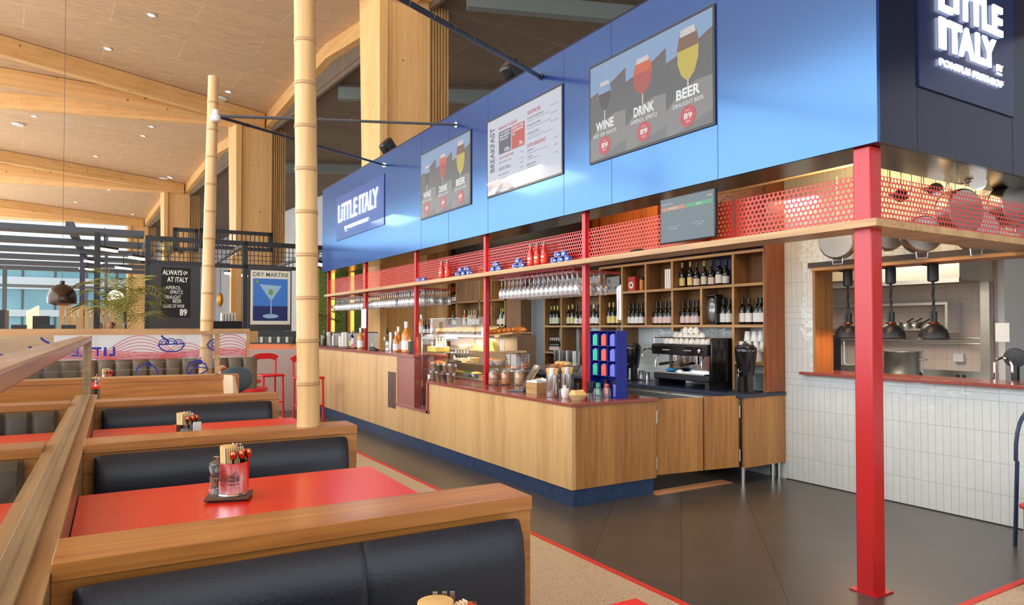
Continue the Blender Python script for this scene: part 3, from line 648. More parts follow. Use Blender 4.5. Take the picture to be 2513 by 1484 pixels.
# red posts
PW = .055; XP = 4.02; posts = []
pl = ['slim red steel post on the counter between glass bowl and blue tea rack', 'slim red steel post at the right end of the glass vitrine', 'slim red steel post between bottles and glass vitrine', 'slim red steel post with a white paper hung on it', 'slim red steel post at the far left end of the bar']
CT_L, CT_H = .926, 1.24                                # counter top heights
for i, px in enumerate((1428, 1186, 1016, 893, 802)):
    y1 = yX(px, XP); z0 = CT_L if i < 2 else (.55 if i == 2 else CT_H); posts.append((y1-PW, y1))
    if i == 2: z0 = CT_H
    O('steel_post', MB().box(XP, XP+PW, y1-PW, y1, z0, ZB), M['red'], None, pl[i], 'post', 'slim red posts of the bar', bev=.004)
cp = T('corner_post', 'thick red steel post on the floor at the near corner of the bar', 'post', (4.0, 2.42, 0))
O('shaft', MB().box(0,.115,0,.115,.004,ZB), M['red'], cp, bev=.008); O('base_flange', MB().box(-.03,.145,-.03,.145,.004,.014), M['red'], cp)
# overhead oak shelf (one board, mitred round the corner)
SZ0, SZ1 = 2.198, 2.243
O('overhead_shelf', MB().prism([(3.93,2.347),(9.0,2.347),(9.0,2.62),(4.2,2.62),(4.2,YE-.25),(3.93,YE-.25)], 'z', SZ0, SZ1), M['oak_board'], None, 'long narrow oak shelf running round the posts under the blue fascia', 'shelf')
# perforated panels
def perforated(L, H, pw=.036, ph=.030, r=.0140):
    """in the u,v plane, from 0,0"""
    mb = MB(); rows = max(1, int(H/ph)); ph = H/rows
    for j in range(rows):
        off = pw/2 if j % 2 else 0; n = int((L-off)/pw); v0 = j*ph
        if off: mb.add([(0,0,v0),(off,0,v0),(off,0,v0+ph),(0,0,v0+ph)], [(0,1,2,3)])
        e = off+n*pw
        if L-e > 1e-4: mb.add([(e,0,v0),(L,0,v0),(L,0,v0+ph),(e,0,v0+ph)], [(0,1,2,3)])
        for i in range(n):
            u0 = off+i*pw; cu, cv = u0+pw/2, v0+ph/2
            c4 = [(u0,0,v0),(u0+pw,0,v0),(u0+pw,0,v0+ph),(u0,0,v0+ph)]
            h8 = [(cu+r*cos(radians(-112.5+45*k)),0,cv+r*sin(radians(-112.5+45*k))) for k in range(8)]
            mb.add(c4+h8, [(0,1,5,4),(1,6,5),(1,2,7,6),(2,8,7),(2,3,9,8),(3,10,9),(3,0,11,10),(0,4,11)])
    return mb
PZ0, PZ1 = SZ1, 2.536
ys = [2.535] + sorted([p for q in posts for p in q])
spans = []; edges = [2.535] + [p for q in sorted(posts) for p in q]
for i in range(0, len(edges)-1, 2): spans.append((edges[i], edges[i+1]))
names = ['nearest the thick corner post', 'with tins and tomato bottles before it', 'behind two tomato bottles', 'left of the second farthest post', 'farthest along the bar']
for i, (a, b) in enumerate(spans[:5]):
    pn = perforated(b-a-.01, PZ1-PZ0)
    o = O('perforated_panel', MB().merge(pn, Matrix.Translation((XP+.03, a+.005, PZ0)) @ Matrix.Rotation(pi/2, 4, 'Z')), M['redpanel'], None, 'red perforated steel panel above the shelf, ' + names[i], 'panel', 'red perforated panels', )
pn = perforated(3.2, PZ1-PZ0, pw=.036)
O('perforated_panel', MB().merge(pn, Matrix.Translation((4.12, 2.45, PZ0))), M['redpanel'], None, 'red perforated steel panel on the right side, in front of the hanging pans', 'panel', 'red perforated panels')

# ------------------------------------------------------------------ counters
YN = 4.97                                               # near end of the bar counter
XC = 3.65
yLm, yg1, yg0 = yX(1053, XC), yX(1018, XC), yX(975, XC)  # low counter end, niche end, marble end
YH = 13.2
ct = T('bar_counter', 'long low oak-fronted bar counter with red quartz top', 'counter', (XC, YN, 0))
O('front_panel', MB().box(0, .04, 0, yLm-YN, .16, CT_L-.03), M['oak_v'], ct)
O('end_panel', MB().box(.04, 1.0, 0, .04, .16, CT_L-.03), M['oak_vx'], ct)
O('carcass', MB().box(.04, .60, .04, yLm-YN, .16, CT_L-.04), M['oak_shelf'], ct)
O('kickplate', MB().box(.03, .98, .02, yLm-YN, .004, .16), M['kick'], ct)
O('worktop', MB().prism([(-.02,-.02),(1.02,-.02),(1.02,.55),(.75,.55),(.75,yLm-YN+.03),(-.02,yLm-YN+.03)], 'z', CT_L-.03, CT_L), M['quartz'], ct, bev=.003)
O('quartz_end', MB().box(-.02, .40, yLm-YN, yLm-YN+.05, .52, CT_L-.03), M['quartz'], ct)
hc = T('high_bar_counter', 'raised far bar counter of pale oak with red quartz top', 'counter', (XC, yg1, 0)); L2 = YH-yg1
O('front_panel', MB().box(0, .04, yg0-yg1, L2, .16, CT_H-.035), M['oak_v'], hc)
O('lower_front_panel', MB().box(.0, .04, yLm-yg1, yg0-yg1, .16, .52), M['oak_v'], hc)
O('quartz_upright', MB().box(-.005, .05, 0, yg0-yg1, .55, CT_H-.035).box(.05, .45, 0, .04, .55, CT_H-.035), M['quartz'], hc)
O('niche_ledge', MB().box(-.02, .5, yLm-yg1-.02, yg0-yg1, .52, .55), M['quartz'], hc)
O('carcass', MB().box(.06, .45, .06, L2, .16, CT_H-.04), M['oak_shelf'], hc)
O('kickplate', MB().box(.03, .45, yLm-yg1+.002, L2-.02, .004, .16), M['kick'], hc)
O('worktop', MB().box(-.03, .47, -.02, L2+.25, CT_H-.035, CT_H), M['quartz'], hc, bev=.003)
zz = aX(960,912,XC).z, aX(960,1000,XC).z
O('inset_panel', MB().box(-.004, 0, yX(972,XC)-yg1, yX(953,XC)-yg1, zz[1], zz[0]), M['darkwood'], hc)
# gates between counter end and back cabinet
gA, gB = Vector((4.66, 4.985, 0)), Vector((5.66, 4.84, 0)); gd = (gB-gA).normalized(); ga = atan2(gd.y, gd.x)
mid = 4.66 + (5.21-4.62)
for i, (s0, s1) in enumerate(((0, .56), (.572, 1.01))):
    o = gA + gd*s0; g = T('gate_leaf', ['oak gate leaf beside the end of the low counter, on two steel hinges','oak gate leaf between the other gate leaf and the back cabinet'][i], 'gate', o, ga)
    O('leaf_panel', MB().box(.006, s1-s0-.004, 0, .03, .18, .905), M['oak_vx'], g, bev=.002)
    for z in (.30, .74):
        O('hinge', MB().cyl((0 if i == 0 else s1-s0), -.008, z-.06, z+.06, .012, n=10), M['steel'], g)
# back cabinet and worktop
bc = T('bar_cabinet', 'back bar cabinet row under the blue-black worktop, with steel fridge fronts', 'cabinet', (5.66, 4.80, 0))
O('end_panel', MB().box(0, .64, -.03, 0, .18, .885), M['oak_vx'], bc)
O('carcass', MB().box(.03, .64, 0, 4.4, .18, .88), M['steel'], bc)
for k in range(5):
    y = .25+k*.85; d = O('fridge_door', MB().box(0, .03, y, y+.8, .22, .84), M['steel'], bc); O('door_glass', MB().box(-.004, 0, y+.07, y+.73, .28, .78), M['blackgloss'], d); O('door_handle', MB().rod((-.03,y+.04,.3),(-.03,y+.04,.78),.008), M['chrome'], d)
for x, y in ((.04,.03),(.5,.03),(.6,.03),(.04,2.2),(.6,2.2),(.04,4.3)): O('leg', MB().cyl(x, y, .004, .18, .022, n=12), M['steel'], bc)
O('dark_worktop', MB().prism([(5.62,4.76),(6.3,4.76),(6.3,9.3),(5.62,9.3)], 'z', .885, .92), M['worktop'], None, 'blue-black worktop carrying the coffee machine', 'worktop', bev=.003)
O('floor_mat', MB().box(4.75, 5.45, 5.1, 6.6, .004, .016), M['blackmatte'], None, 'black rubber mat on the floor behind the gate leaves', 'mat')
ST('floor', MB().box(4.62, 5.66, 4.93, 5.08, .004, .009), M['redline'] if False else mat('pale_threshold', S(190,140,98), .4))

# shelving with compartments
XS, XS1 = 6.03, 6.29; Z1, Z2, Z3 = 1.63, 2.075, 2.43; TH = .03
def yS(px): return yX(px, XS)
def ztop(z): return z
sh = T('bottle_shelving', 'large oak compartment shelving full of wine bottles behind the coffee machine', 'shelving', (XS, 4.77, 0))
def B(x0,x1,y0,y1,z0,z1): return (x0-XS, x1-XS, y0-4.77, y1-4.77, z0, z1)
ups = {1887:(.92,Z3), 1797:(.92,Z3), 1719:(Z1,Z2), 1648:(1.55,Z3), 1583:(Z1,Z3), 1525:(1.2,Z3), 1471:(1.45,Z3), 1376:(.92,Z2), 1335:(.92,Z2+.0)}
yL = yS(1335)
for px, (z0, z1) in ups.items():
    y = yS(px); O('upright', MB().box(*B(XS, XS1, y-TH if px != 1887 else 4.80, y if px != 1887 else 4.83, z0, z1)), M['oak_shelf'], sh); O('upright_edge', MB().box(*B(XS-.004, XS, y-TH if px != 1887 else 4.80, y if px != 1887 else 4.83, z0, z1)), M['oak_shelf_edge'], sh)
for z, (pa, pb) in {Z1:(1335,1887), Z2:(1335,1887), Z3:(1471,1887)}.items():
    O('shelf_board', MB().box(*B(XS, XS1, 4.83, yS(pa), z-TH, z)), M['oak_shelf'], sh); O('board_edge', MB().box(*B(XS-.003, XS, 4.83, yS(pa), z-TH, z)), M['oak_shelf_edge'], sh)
for pa, pb in ((1335,1376),(1797,1887)): O('short_shelf', MB().box(*B(XS-.002, XS1, yS(pb) if pb != 1887 else 4.83, yS(pa), 1.23-TH, 1.23)), M['oak_shelf_edge'], sh)
bk = MB()
for pa, pb, z0, z1 in ((1648,1719,Z1,Z2),(1583,1648,Z1,Z3),(1525,1583,Z1,Z3),(1471,1525,Z1,Z3),(1335,1471,Z1,Z2),(1719,1797,Z1,Z2),(1797,1870,Z1,Z3),(1648,1715,Z2,Z3),(1345,1376,.92,Z1),(1388,1412,.92,Z1)):
    bk.box(*B(XS1-.012, XS1, yS(pb), yS(pa), z0, z1))
O('back_panel', bk, M['oak_shelf'], sh)
ST('wall_back', MB().box(6.285,6.29, yS(1797), yS(1715), Z2, Z3-.03), mat('deep_blue_recess', S(24,34,110), .4))
# left shelving unit, grey door, slats
sl = T('bottle_shelving', 'narrow oak shelving unit left of the grey door, behind the vitrine', 'shelving', (XS, yS(1240), 0))
def B2(x0,x1,y0,y1,z0,z1): return (x0-XS, x1-XS, y0-yS(1240), y1-yS(1240), z0, z1)
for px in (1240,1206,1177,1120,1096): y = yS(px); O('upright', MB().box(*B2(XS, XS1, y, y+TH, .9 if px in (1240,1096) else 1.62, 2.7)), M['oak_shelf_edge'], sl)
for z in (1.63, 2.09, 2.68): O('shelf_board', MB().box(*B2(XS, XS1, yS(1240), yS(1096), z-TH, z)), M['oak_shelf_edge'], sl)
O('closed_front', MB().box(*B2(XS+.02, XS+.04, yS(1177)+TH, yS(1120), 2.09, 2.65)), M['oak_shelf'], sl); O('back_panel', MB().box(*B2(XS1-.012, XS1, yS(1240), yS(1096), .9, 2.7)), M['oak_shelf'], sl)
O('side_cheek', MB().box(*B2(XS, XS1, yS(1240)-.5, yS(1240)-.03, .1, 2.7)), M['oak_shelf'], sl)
dr = T('door_1', None, None, (6.25, yS(1275), 0)); dr['kind'] = 'structure'
dw = yS(1275) - yS(1334)
O('door_leaf', MB().box(0, .04, -dw, 0, .01, 2.5), M['doorgrey'], dr); O('door_seal', MB().box(-.01, .0, -.05, -.03, .01, 2.5), M['white'], dr); O('door_handle', MB().rod((-.05,-dw+.08,.95),(-.05,-dw+.08,1.75),.012), M['chrome'], dr)
sp = MB()
for k in range(8): y = yX(1094-k*6.2, 6.0); sp.box(6.0, 6.04, y-.05, y+.07, .1, 3.3)
O('slat_screen', sp, M['slat'], None, 'vertical wooden slat screen left of the narrow shelving unit', 'screen')
O('slat_screen_backing', MB().box(6.06, 6.1, yX(1096,6.0), yX(1046,6.0), .1, 3.3), M['walnut'], None, 'dark backing board behind the vertical slat screen', 'board')
# ================================================================== booths
PLZ = .24; PT = 1.105
def bo(x, y, z=0): return rot((x, y, z), BR)
ST('floor', MB().box(-3.2, 1.12, -1.4, 7.6, 0, PLZ), M['oak_boardx'], rz=BR)
def cushion(W, H, T_, r=.03, seam=None):
    """a padded back: stands at y=0 and bulges toward -y, rounded top"""
    prof = [(0,0),(-T_,.0),(-T_,H*.55),(-T_*.98,H*.8),(-T_*.85,H*.93),(-T_*.55,H),(-T_*.2,H*.985),(0,H*.95)]
    mb = MB(); xs = [0,.006,.02,.05] + ([seam-.02, seam-.004, seam, seam+.004, seam+.02] if seam else []) + [W-.05,W-.02,W-.006,W]
    vs = []
    for x in xs:
        e = min(x, W-x); k = 1 if e >= .05 else (.80 if e == 0 else (.9 if e < .01 else .97))
        if seam and abs(x-seam) < .001: k = .975
        for (y, z) in prof: vs.append((x, y*k, H*.0 + z*(1-(1-k)*.12)))
    n = len(prof)
    fs = [(i*n+j, i*n+(j+1)%n, (i+1)*n+(j+1)%n, (i+1)*n+j) for i in range(len(xs)-1) for j in range(n)]
    fs += [tuple(range(n)), tuple((len(xs)-1)*n + j for j in reversed(range(n)))]
    mb.add(vs, [tuple(reversed(f)) for f in fs]); return mb
def tufted(L, H, n, T_=.07):
    mb = MB()
    for k in range(n):
        a, b = L*k/n, L*(k+1)/n; m = (a+b)/2; xs = [a+.002, a+(b-a)*.15, m, b-(b-a)*.15, b-.002]; ds = [.25,.8,1,.8,.25]; vs = []
        for z, kz in ((0,.9),(H*.75,1),(H*.94,.85),(H,.3)):
            for x, d in zip(xs, ds): vs.append((x, -T_*d*kz, z))
        mb.add(vs, [(r*5+c, r*5+c+1, (r+1)*5+c+1, (r+1)*5+c) for r in range(3) for c in range(4)])
    mb.box(0, L, -.005, .0, 0, H*.97); return mb
PYS = [0.02, 1.748, 3.445, 5.367, 7.30]
plab = ['booth partition directly before the viewer, in front of the nearest table', 'nearest booth partition in view, with wide oak top and seamed navy cushion', 'second booth partition, with the thick bamboo pole on its top',
        'third booth partition, behind the thick bamboo pole', 'fourth booth partition, with the glazed screen and shorter bamboo pole']
TK = .2
def booth(i, x0, x1, side, lab):
    y = PYS[i]; t = T('booth_bench', lab, 'partition', bo(x0, y), BR, 'booth partitions of the ' + side)
    W = x1-x0; top = PT if i != 4 else 1.135
    O('core', MB().box(.0, W, .012, TK-.012, PLZ, top-.04), M['oak_top'], t); O('top_board', MB().box(0, W, 0, TK, top-.04, top), M['oak_top'], t, bev=.002)
    if i in (1,2,3):
        s = 1.0 if i == 1 else None
        if side == 'left row': O('back_cushion', tufted(W-.10, .56, 8), M['olive'], t).location = (.04, .012, .50)
        else: O('back_cushion', cushion(W-.10, .56, .09, seam=.62 if i == 1 else None), M['leather'], t).location = (.04, .012, .50)
        O('seat_cushion', MB().box(.03, W-.06, -.5, -.08, .60, .69), M['leather'], t, bev=.02); O('seat_base', MB().box(.0, W-.08, -.44, .01, PLZ, .60), M['oak_top'], t)
    if i in (0,1,2,3):
        c = MB().merge(cushion(W-.10, .56, .09), Matrix.Rotation(pi, 4, 'Z'))
        O('back_cushion', c, M['leather'], t).location = (W-.06, TK-.012, .50)
        O('seat_cushion', MB().box(.03, W-.06, TK+.08, TK+.5, .60, .69), M['leather'], t, bev=.02); O('seat_base', MB().box(0, W-.08, TK-.01, TK+.44, PLZ, .60), M['oak_top'], t)
    return t
for i in range(5): booth(i, -.112, 1.07, 'right row', plab[i])
for i in range(1,5): booth(i, -1.5, -.256, 'left row', ['','nearest','second','third','fourth'][i] + ' booth partition seen through the glass left of the oak rail')
tcorner = bZ(907, 1143, .985); T1Y = tcorner.y; hw = .36
tY = [1.24-hw, T1Y-hw, (3.645+5.367)/2, (5.567+7.30)/2]
def table(y, x0, x1, lab, g):
    t = T('booth_table', lab, 'table', bo(x0, y, 0), BR, g); W = x1-x0
    O('tabletop', MB().box(0, W, -hw, hw, .963, .985), M['redt'], t, bev=.003)
    O('pedestal', MB().cyl(W*.55, 0, PLZ+.015, .963, .035), M['black'], t); O('foot_plate', MB().box(W*.55-.22, W*.55+.22, -.22, .22, PLZ, PLZ+.015), M['black'], t)
X1 = [1.035, tcorner.x, 1.06, 1.06]
for k in range(4): table(tY[k], -.11, X1[k], ['red booth table just entering at the bottom edge','red booth table carrying the nearest tin of napkins and cutlery','red booth table behind the second partition','red booth table between third and fourth partitions'][k], 'red tables of the right row')
for k in range(1,4): table(tY[k], -1.5, -.258, ['','nearest','middle','far'][k] + ' red booth table seen through the glass left of the oak rail', 'red tables of the left row')
# side wall with rail, glass and handrail
sw = T('booth_side_rail', 'oak side wall with rail cap running along the left ends of the booths', 'railing', bo(0, 0, 0), BR)
O('side_wall', MB().box(-.255, -.113, -1.2, 6.2, PLZ, 1.07), M['oak_rail'], sw); O('side_lip', MB().box(-.255, -.113, -1.2, 6.2, 1.07, 1.085), M['oak_board'], sw)
O('rail_cap', MB().box(-.208, -.152, -1.2, 6.16, 1.085, 1.107), M['oak_rail'], sw, bev=.002)
O('end_post', MB().box(-.208, -.152, 6.06, 6.12, 1.107, 1.50), M['oak_rail'], sw, bev=.002)
O('handrail', MB().box(-.235, -.150, -1.2, 6.13, 1.497, 1.535), M['oak_hand'], sw, bev=.006)
O('glass_pane', MB().box(-.184, -.176, -1.2, 6.06, 1.107, 1.497), M['glass'], sw)
# glazed screen standing on the fourth partition
XG1 = bY(537, 860, 7.4).x; GY = 7.36; gs = T('glazed_screen', 'low oak-framed glass screen with cobalt drawings on the fourth partition', 'glass screen', bo(0, GY, 0), BR)
gz0, gz1 = 1.135, 1.565
O('frame_top', MB().box(-2.6, XG1, -.03, .03, gz1-.035, gz1), M['oak_boardx'], gs); O('frame_side', MB().box(XG1-.04, XG1, -.02, .02, gz0, gz1-.035), M['oak_vx'] if False else M['oak_boardx'], gs)
O('frame_bottom', MB().box(-2.6, XG1, -.02, .02, gz0, gz0+.012), M['oak_boardx'], gs); O('glass_pane', MB().box(-2.6, XG1-.04, -.004, .004, gz0+.012, gz1-.035), M['glass'], gs)
cob = mat('cobalt_decal', S(26,30,140), .5)
mb = MB(); P = Panel((0, -.008, 0), (1,0,0), (0,0,1), 1, 1)
def g2(px, py): v = bY(px, py, GY); return v.x, v.z
def G(pts): return [g2(*q) for q in pts]
xa, z0 = g2(178, 875); xb, z1 = g2(283, 851); wl = xb-xa
vs = [('E',0,.14),('L',.17,.31),('T',.33,.50),('T',.50,.67),('i',.72,.80),('L',.85,1)]
for s, a, b in vs: P.text(mb, s, xa+wl*a, xa+wl*b, z0, z1, 0, bold=.05, mirror=True)
O('mirrored_lettering', mb, cob, gs); mb = MB(); LW = .012
P.line(mb, G([(388,845),(395,856),(408,862),(432,862),(446,856),(453,843),(388,845)]), LW)
for cx, r in ((402,12),(420,14),(438,12)):
    for rr in (r, r*.62): P.line(mb, G([(cx+rr*cos(t), 845-rr*1.05*sin(t)) for t in [pi*k/8 for k in range(9)]]), LW*.7)
P.line(mb, G([(396,823),(402,830),(408,832),(414,838)]), LW*1.4)
O('bowl_drawing', mb, cob, gs); mb = MB()
P.line(mb, G([(332,918),(336,905),(346,896),(354,893)]), LW); P.line(mb, G([(354,893),(366,890),(378,899),(386,908),(388,918)]), LW); P.line(mb, G([(358,899),(366,888),(372,900)]), LW)
O('aubergine_drawing', mb, cob, gs); mb = MB()
P.line(mb, G([(458,906),(466,889),(484,884),(504,893),(510,908),(490,918),(462,918),(458,906)]), LW); P.line(mb, G([(462,918),(478,899),(510,903)]), LW*.8); P.line(mb, G([(478,899),(466,889)]), LW*.8); P.disc(mb, *g2(490,888), .025, 0, 0, 14); P.line(mb, G([(488,884),(494,876)]), LW*.7)
O('crate_drawing', mb, cob, gs); mb = MB()
P.line(mb, G([(526,832),(514,838),(508,846),(514,854),(526,860)]), LW); P.line(mb, G([(526,838),(520,846),(526,853)]), LW*.8)
O('fish_drawing', mb, cob, gs); mb = MB()
P.line(mb, G([(100,828),(108,836),(122,842)]), LW*1.5); P.line(mb, G([(72,850),(80,858)]), LW*2); P.poly(mb, G([(0,868),(8,868),(8,880),(0,880)])); P.line(mb, G([(18,872),(28,876)]), LW*2)
O('drawings', mb, cob, gs)

# bamboo poles
def bamboo(base, top, r0, r1, nodesN, lab, h0):
    t = T('bamboo_pole', lab, 'bamboo pole', base, 0, 'bamboo poles'); d = Vector(top) - Vector(base); mb = MB(); nb = MB(); N = nodesN; vs = []
    prof = []; L = d.length
    for k in range(N+1):
        z = L*k/N; r = r0+(r1-r0)*k/N
        if k: prof += [(r*.985, z-.02), (r*1.0, z-.008)]
        if k < N: prof += [(r*1.03, z), (r*.99, z+.02), (r*.97, z+L/N*.5)]
    O('stem', MB().lathe((0,0,0), prof, 24, ax=d), M['bamboo'], t)
    for k in range(1, N):
        z = L*k/N; r = r0+(r1-r0)*k/N; p = d.normalized()*z
        O('node_ring', MB().lathe(p, [(r*1.0,-.010),(r*1.045,-.005),(r*1.02,0),(r*1.045,.005),(r*1.0,.010)], 24, ax=d, close=False), M['bamboo_node'], t)
    return t
b1 = bZ(731, 1031, PT); b1 = Vector((b1.x, PYS[2]+TK/2, PT)); B1 = rot(b1, BR); B1.z = PT
D1 = (B1-EYE).dot(F0); top1 = aD(746, -140, D1*1.0); bamboo(B1, top1 + (top1-B1)*.06, .0565, .052, 12, 'thick tall bamboo pole on the second booth partition, running out of the picture', 0)
b2 = Vector((bY(504, 900, 7.45).x, 7.43, 1.135)); B2_ = rot(b2, BR); B2_.z = 1.135
D2 = (B2_-EYE).dot(F0); top2 = aD(524, 186, D2); bamboo(B2_, top2, .062, .050, 11, 'shorter bamboo pole whose cut top is in view, on the fourth booth partition', 0)
# black rods from poles to fascia
def on(a, b, t): return a + (b-a)*t
joint2 = aD(529, 284, D2-.05)
for px, py, nm, mt in ((1120, 306, 'grey steel rod from the shorter bamboo pole to the fascia, nearly level', M['grey']), (943, 405, 'black rod descending from the shorter bamboo pole to the fascia top', M['black'])):
    e = aX(px, py, XF-.01); t = T('brace_rod', nm, 'brace rod', joint2, 0, 'brace rods of the bamboo poles')
    O('rod', MB().rod((0,0,0), e-joint2, .016), mt, t); O('bracket', MB().rod((e-joint2)*.997, (e-joint2)*1.0, .035), M['steel'], t)
    for k in range(1, 8): O('joint_ring', MB().rod((e-joint2)*(k/8-.002), (e-joint2)*(k/8+.002), .02), mt, t)
O('pole_bracket', MB().lathe(joint2-Vector((0,0,.06)), [(.03,0),(.045,.01),(.045,.06),(.03,.07),(.025,.12),(.0,.125)], 14), M['white'], None, 'white plastic bracket on the shorter bamboo pole where rods start', 'bracket')
joint1 = aD(750, -135, D1); e = aX(1325, 188, XF-.01)
t = T('brace_rod', 'thick black braided rod coming from above down to the fascia top', 'brace rod', joint1, 0, 'brace rods of the bamboo poles')
O('rod', MB().rod((0,0,0), e-joint1, .021), M['black'], t); O('bracket', MB().rod((e-joint1)*.995, (e-joint1), .036), M['black'], t)
for k in range(1, 11): O('joint_ring', MB().rod((e-joint1)*(k/11-.002), (e-joint1)*(k/11+.002), .0225), M['grey'], t)
# speakers on the fascia top
for i, (px, py, s) in enumerate(((1252, 176, .16), (950, 361, .16))):
    c = aX(px, py, XF+.12); c.z = max(c.z, ZT+.12); t = T('loudspeaker', ['black loudspeaker on the fascia top, behind the thick brace rod','black loudspeaker on the fascia top near the timber column'][i], 'loudspeaker', c, radians(20), 'loudspeakers on the fascia')
    O('cabinet', MB().lathe((0,-.1,0), [(s*.92,0),(s,.03),(s,.10),(s*.8,.17),(s*.55,.20)], 4, ax=(0,1,0)), M['black'], t, bev=.03)
    O('grille', MB().lathe((0,-.115,0), [(s*.55,0),(s*.9,.012)], 4, ax=(0,1,0)), M['blackmatte'], t, bev=.02); O('yoke', MB().box(-.02,.02,.02,.06,-(c.z-ZT-.02),-.05), M['black'], t)
# ------------------------------------------------------------------ condiment sets
def condiments(p, z, rz, full, lab, gc=None, boardlab=None, card=False):
    """tin with napkins and cutlery; returns root of the tin"""
    t = T('cutlery_tin', lab, 'tin can', (p[0], p[1], z), rz, 'cutlery tins on the booth tables')
    H = .118; R = .0495
    pr = [(R,0),(R+.001,.004),(R-.001,.008)] + [(R-(.0013 if k % 2 else 0), .012+.007*k) for k in range(6)] + [(R,.075),(R,H-.004),(R+.0015,H),(R-.001,H),(R-.001,.01)]
    O('can', MB().lathe((0,0,0), pr, 32, close=False), M['tin'], t); O('can_seam', MB().box(-.0015,.0015,-R-.001,-R+.001,.004,H-.002), M['steel'], t); O('can_floor', MB().cyl(0,0,.002,.01,R-.001), M['tin'], t)
    nm = MB(); n = 18
    for k in range(n): a = radians(100)+radians(150)*k/n; nm.box(0,.0012,0,.0001,0,0) if False else None
    nap = MB().lathe((-.016,.004,0), [(.024,.012),(.027,.10),(.029,.175),(.006,.178)], 20); O('rolled_napkins', nap, M['tube'], t)
    fan = MB()
    for k in range(9): fan.beam((-.030+.006*k,-.022+.0012*k,.08),(-.034+.0078*k,-.026+.0012*k,.172),.0022,.012, up=(0,1,0))
    O('napkin_folds', fan, mat('cream_napkin', S(236,214,176), .8) if 'cream_napkin' not in bpy.data.materials else bpy.data.materials['cream_napkin'], t)
    for k, (x, y, lean) in enumerate(((.006,-.03,-.012),(.022,-.024,0),(.030,.008,.006),(.038,-.006,.012))):
        O('copper_handle', MB().lathe((x+lean,y,0), [(.002,.02),(.003,.125),(.0105,.135),(.012,.148),(.009,.158),(0,.161)], 12), M['copper'], t)
    for k, (x, y) in enumerate(((.012,.018),(.022,.01),(.0,.028))):
        O('fork', MB().beam((x,y,.02),(x+.004,y+.004,.178),.008,.0015).beam((x+.004,y+.004,.170),(x+.004,y+.004,.19),.012,.001), M['steel'], t)
    return t
def grinder(p, z, lab):
    t = T('pepper_grinder', lab, 'pepper grinder', (p[0], p[1], z), 0, 'clear pepper grinders')
    O('body', MB().lathe((0,0,0), [(.024,0),(.025,.01),(.022,.03),(.024,.045),(.019,.058),(.021,.066),(.027,.082),(.024,.1),(.012,.108),(.005,.11)], 20), M['jar'], t)
    O('peppercorns', MB().lathe((0,0,0), [(.017,.012),(.016,.03),(.017,.045)], 14), M['nuts'], t); O('base_ring', MB().cyl(0,0,0,.012,.025), M['chrome'], t)
    O('knob', MB().lathe((0,0,0), [(.004,.108),(.004,.118),(.011,.120),(.011,.124),(.003,.126)], 14), M['chrome'], t)
pc = bZ(572, 1213, 1.0); c = bo(pc.x, pc.y); bd = T('serving_board', 'small dark wooden board under the nearest cutlery tin', 'board', (c.x-.012, c.y+.008, .985), radians(-18))
O('board_top', MB().box(-.075,.075,-.062,.062,.006,.016), M['darkwood'], bd, bev=.004); O('foot_strip', MB().box(-.06,.06,-.05,.05,0,.006), M['black'], bd)
condiments(c, 1.001, 0, True, 'ribbed tin can of napkins and copper-handled cutlery on the nearest visible red table')
g_ = bZ(527, 1204, 1.0); q = bo(g_.x+.004, g_.y); grinder(q, 1.001, 'clear bulbous pepper grinder beside the tin on the nearest visible red table')
# second table
y2 = bZ(457, 1062, .985); c2 = bo(bY(457, 1000, 3.95).x, 3.95); condiments(c2, .985, .3, False, 'tin can of napkins and cutlery on the second red table, before the third partition')
g2_ = bY(455, 1000, 3.86); grinder(bo(g2_.x, 3.86), .985, 'clear pepper grinder before the tin on the second red table')
cc = bY(484, 1000, 3.9); q = bo(cc.x, 3.9, .985); O('menu_card', MB().box(-.02,.02,-.002,.002,0,.13), M['paper'], None, 'white menu card standing beside the tin on the second red table', 'menu card', loc=q, rz=BR+.3)
# entering table: only the tops show
q0 = aD(1092, 1470, 1.12); condiments((q0.x, q0.y), .985, .2, False, 'tin can whose napkins just show at the bottom edge of the picture'); q1 = aD(1145, 1470, 1.12); grinder((q1.x, q1.y), .985+.0, 'pepper grinder whose knob just shows at the bottom edge')
# ================================================================== far banquette behind the glazed screen
FY = 10.3
def fb(px, py, Y=FY): return bY(px, py, Y)
xr = fb(612, 850).x; xl = fb(132, 850).x; zt = fb(400, 812).z; zm = fb(400, 880).z
wv = T('wave_board', 'pale board with red wave lines above the far tufted banquette', 'board', bo(0, FY, 0), BR)
O('frame_rail', MB().box(-6, xr, -.03, .05, zt-.03, zt+.03), M['oak_boardx'], wv); O('frame_end', MB().box(xr-.04, xr, -.03, .05, zm, zt-.03), M['oak_boardx'], wv)
O('board_face', MB().box(xl, xr-.04, -.005, .02, zm, zt-.03), mat('grey_board', S(206,208,206), .3), wv)
wl_ = MB(); P = Panel((xl, -.006, zm), (1,0,0), (0,0,1), xr-.04-xl, zt-.03-zm)
for c_, (ca, wa, ha) in enumerate(((.10,.20,.55),(.42,.22,.92),(.90,.20,.95),(.66,.15,.62))):
    for k in range(8):
        h = ha - .13*k
        if h < .05: break
        P.line(wl_, [(min(1,max(0,ca+wa*(1-k*.05)*(j/14-.5)*2)), max(.0,(h)*cos((j/14-.5)*pi))) for j in range(15)], .0095, .001+.0004*c_)
for k in range(7):
    P.line(wl_, [(j/20, max(0,.30 - .045*k + .05*sin(j/20*9+k*.1))) for j in range(21)], .0095, .0006)
O('wave_lines', wl_, mat('wave_red', S(206,84,92), .5), wv)
O('rail_support', MB().box(-6, xl, 0, .04, zm, zt-.3) if False else MB().box(-6, xl-.02, .0, .04, .3, 1.0), M['olive'], wv)
zb0 = fb(400, 935).z
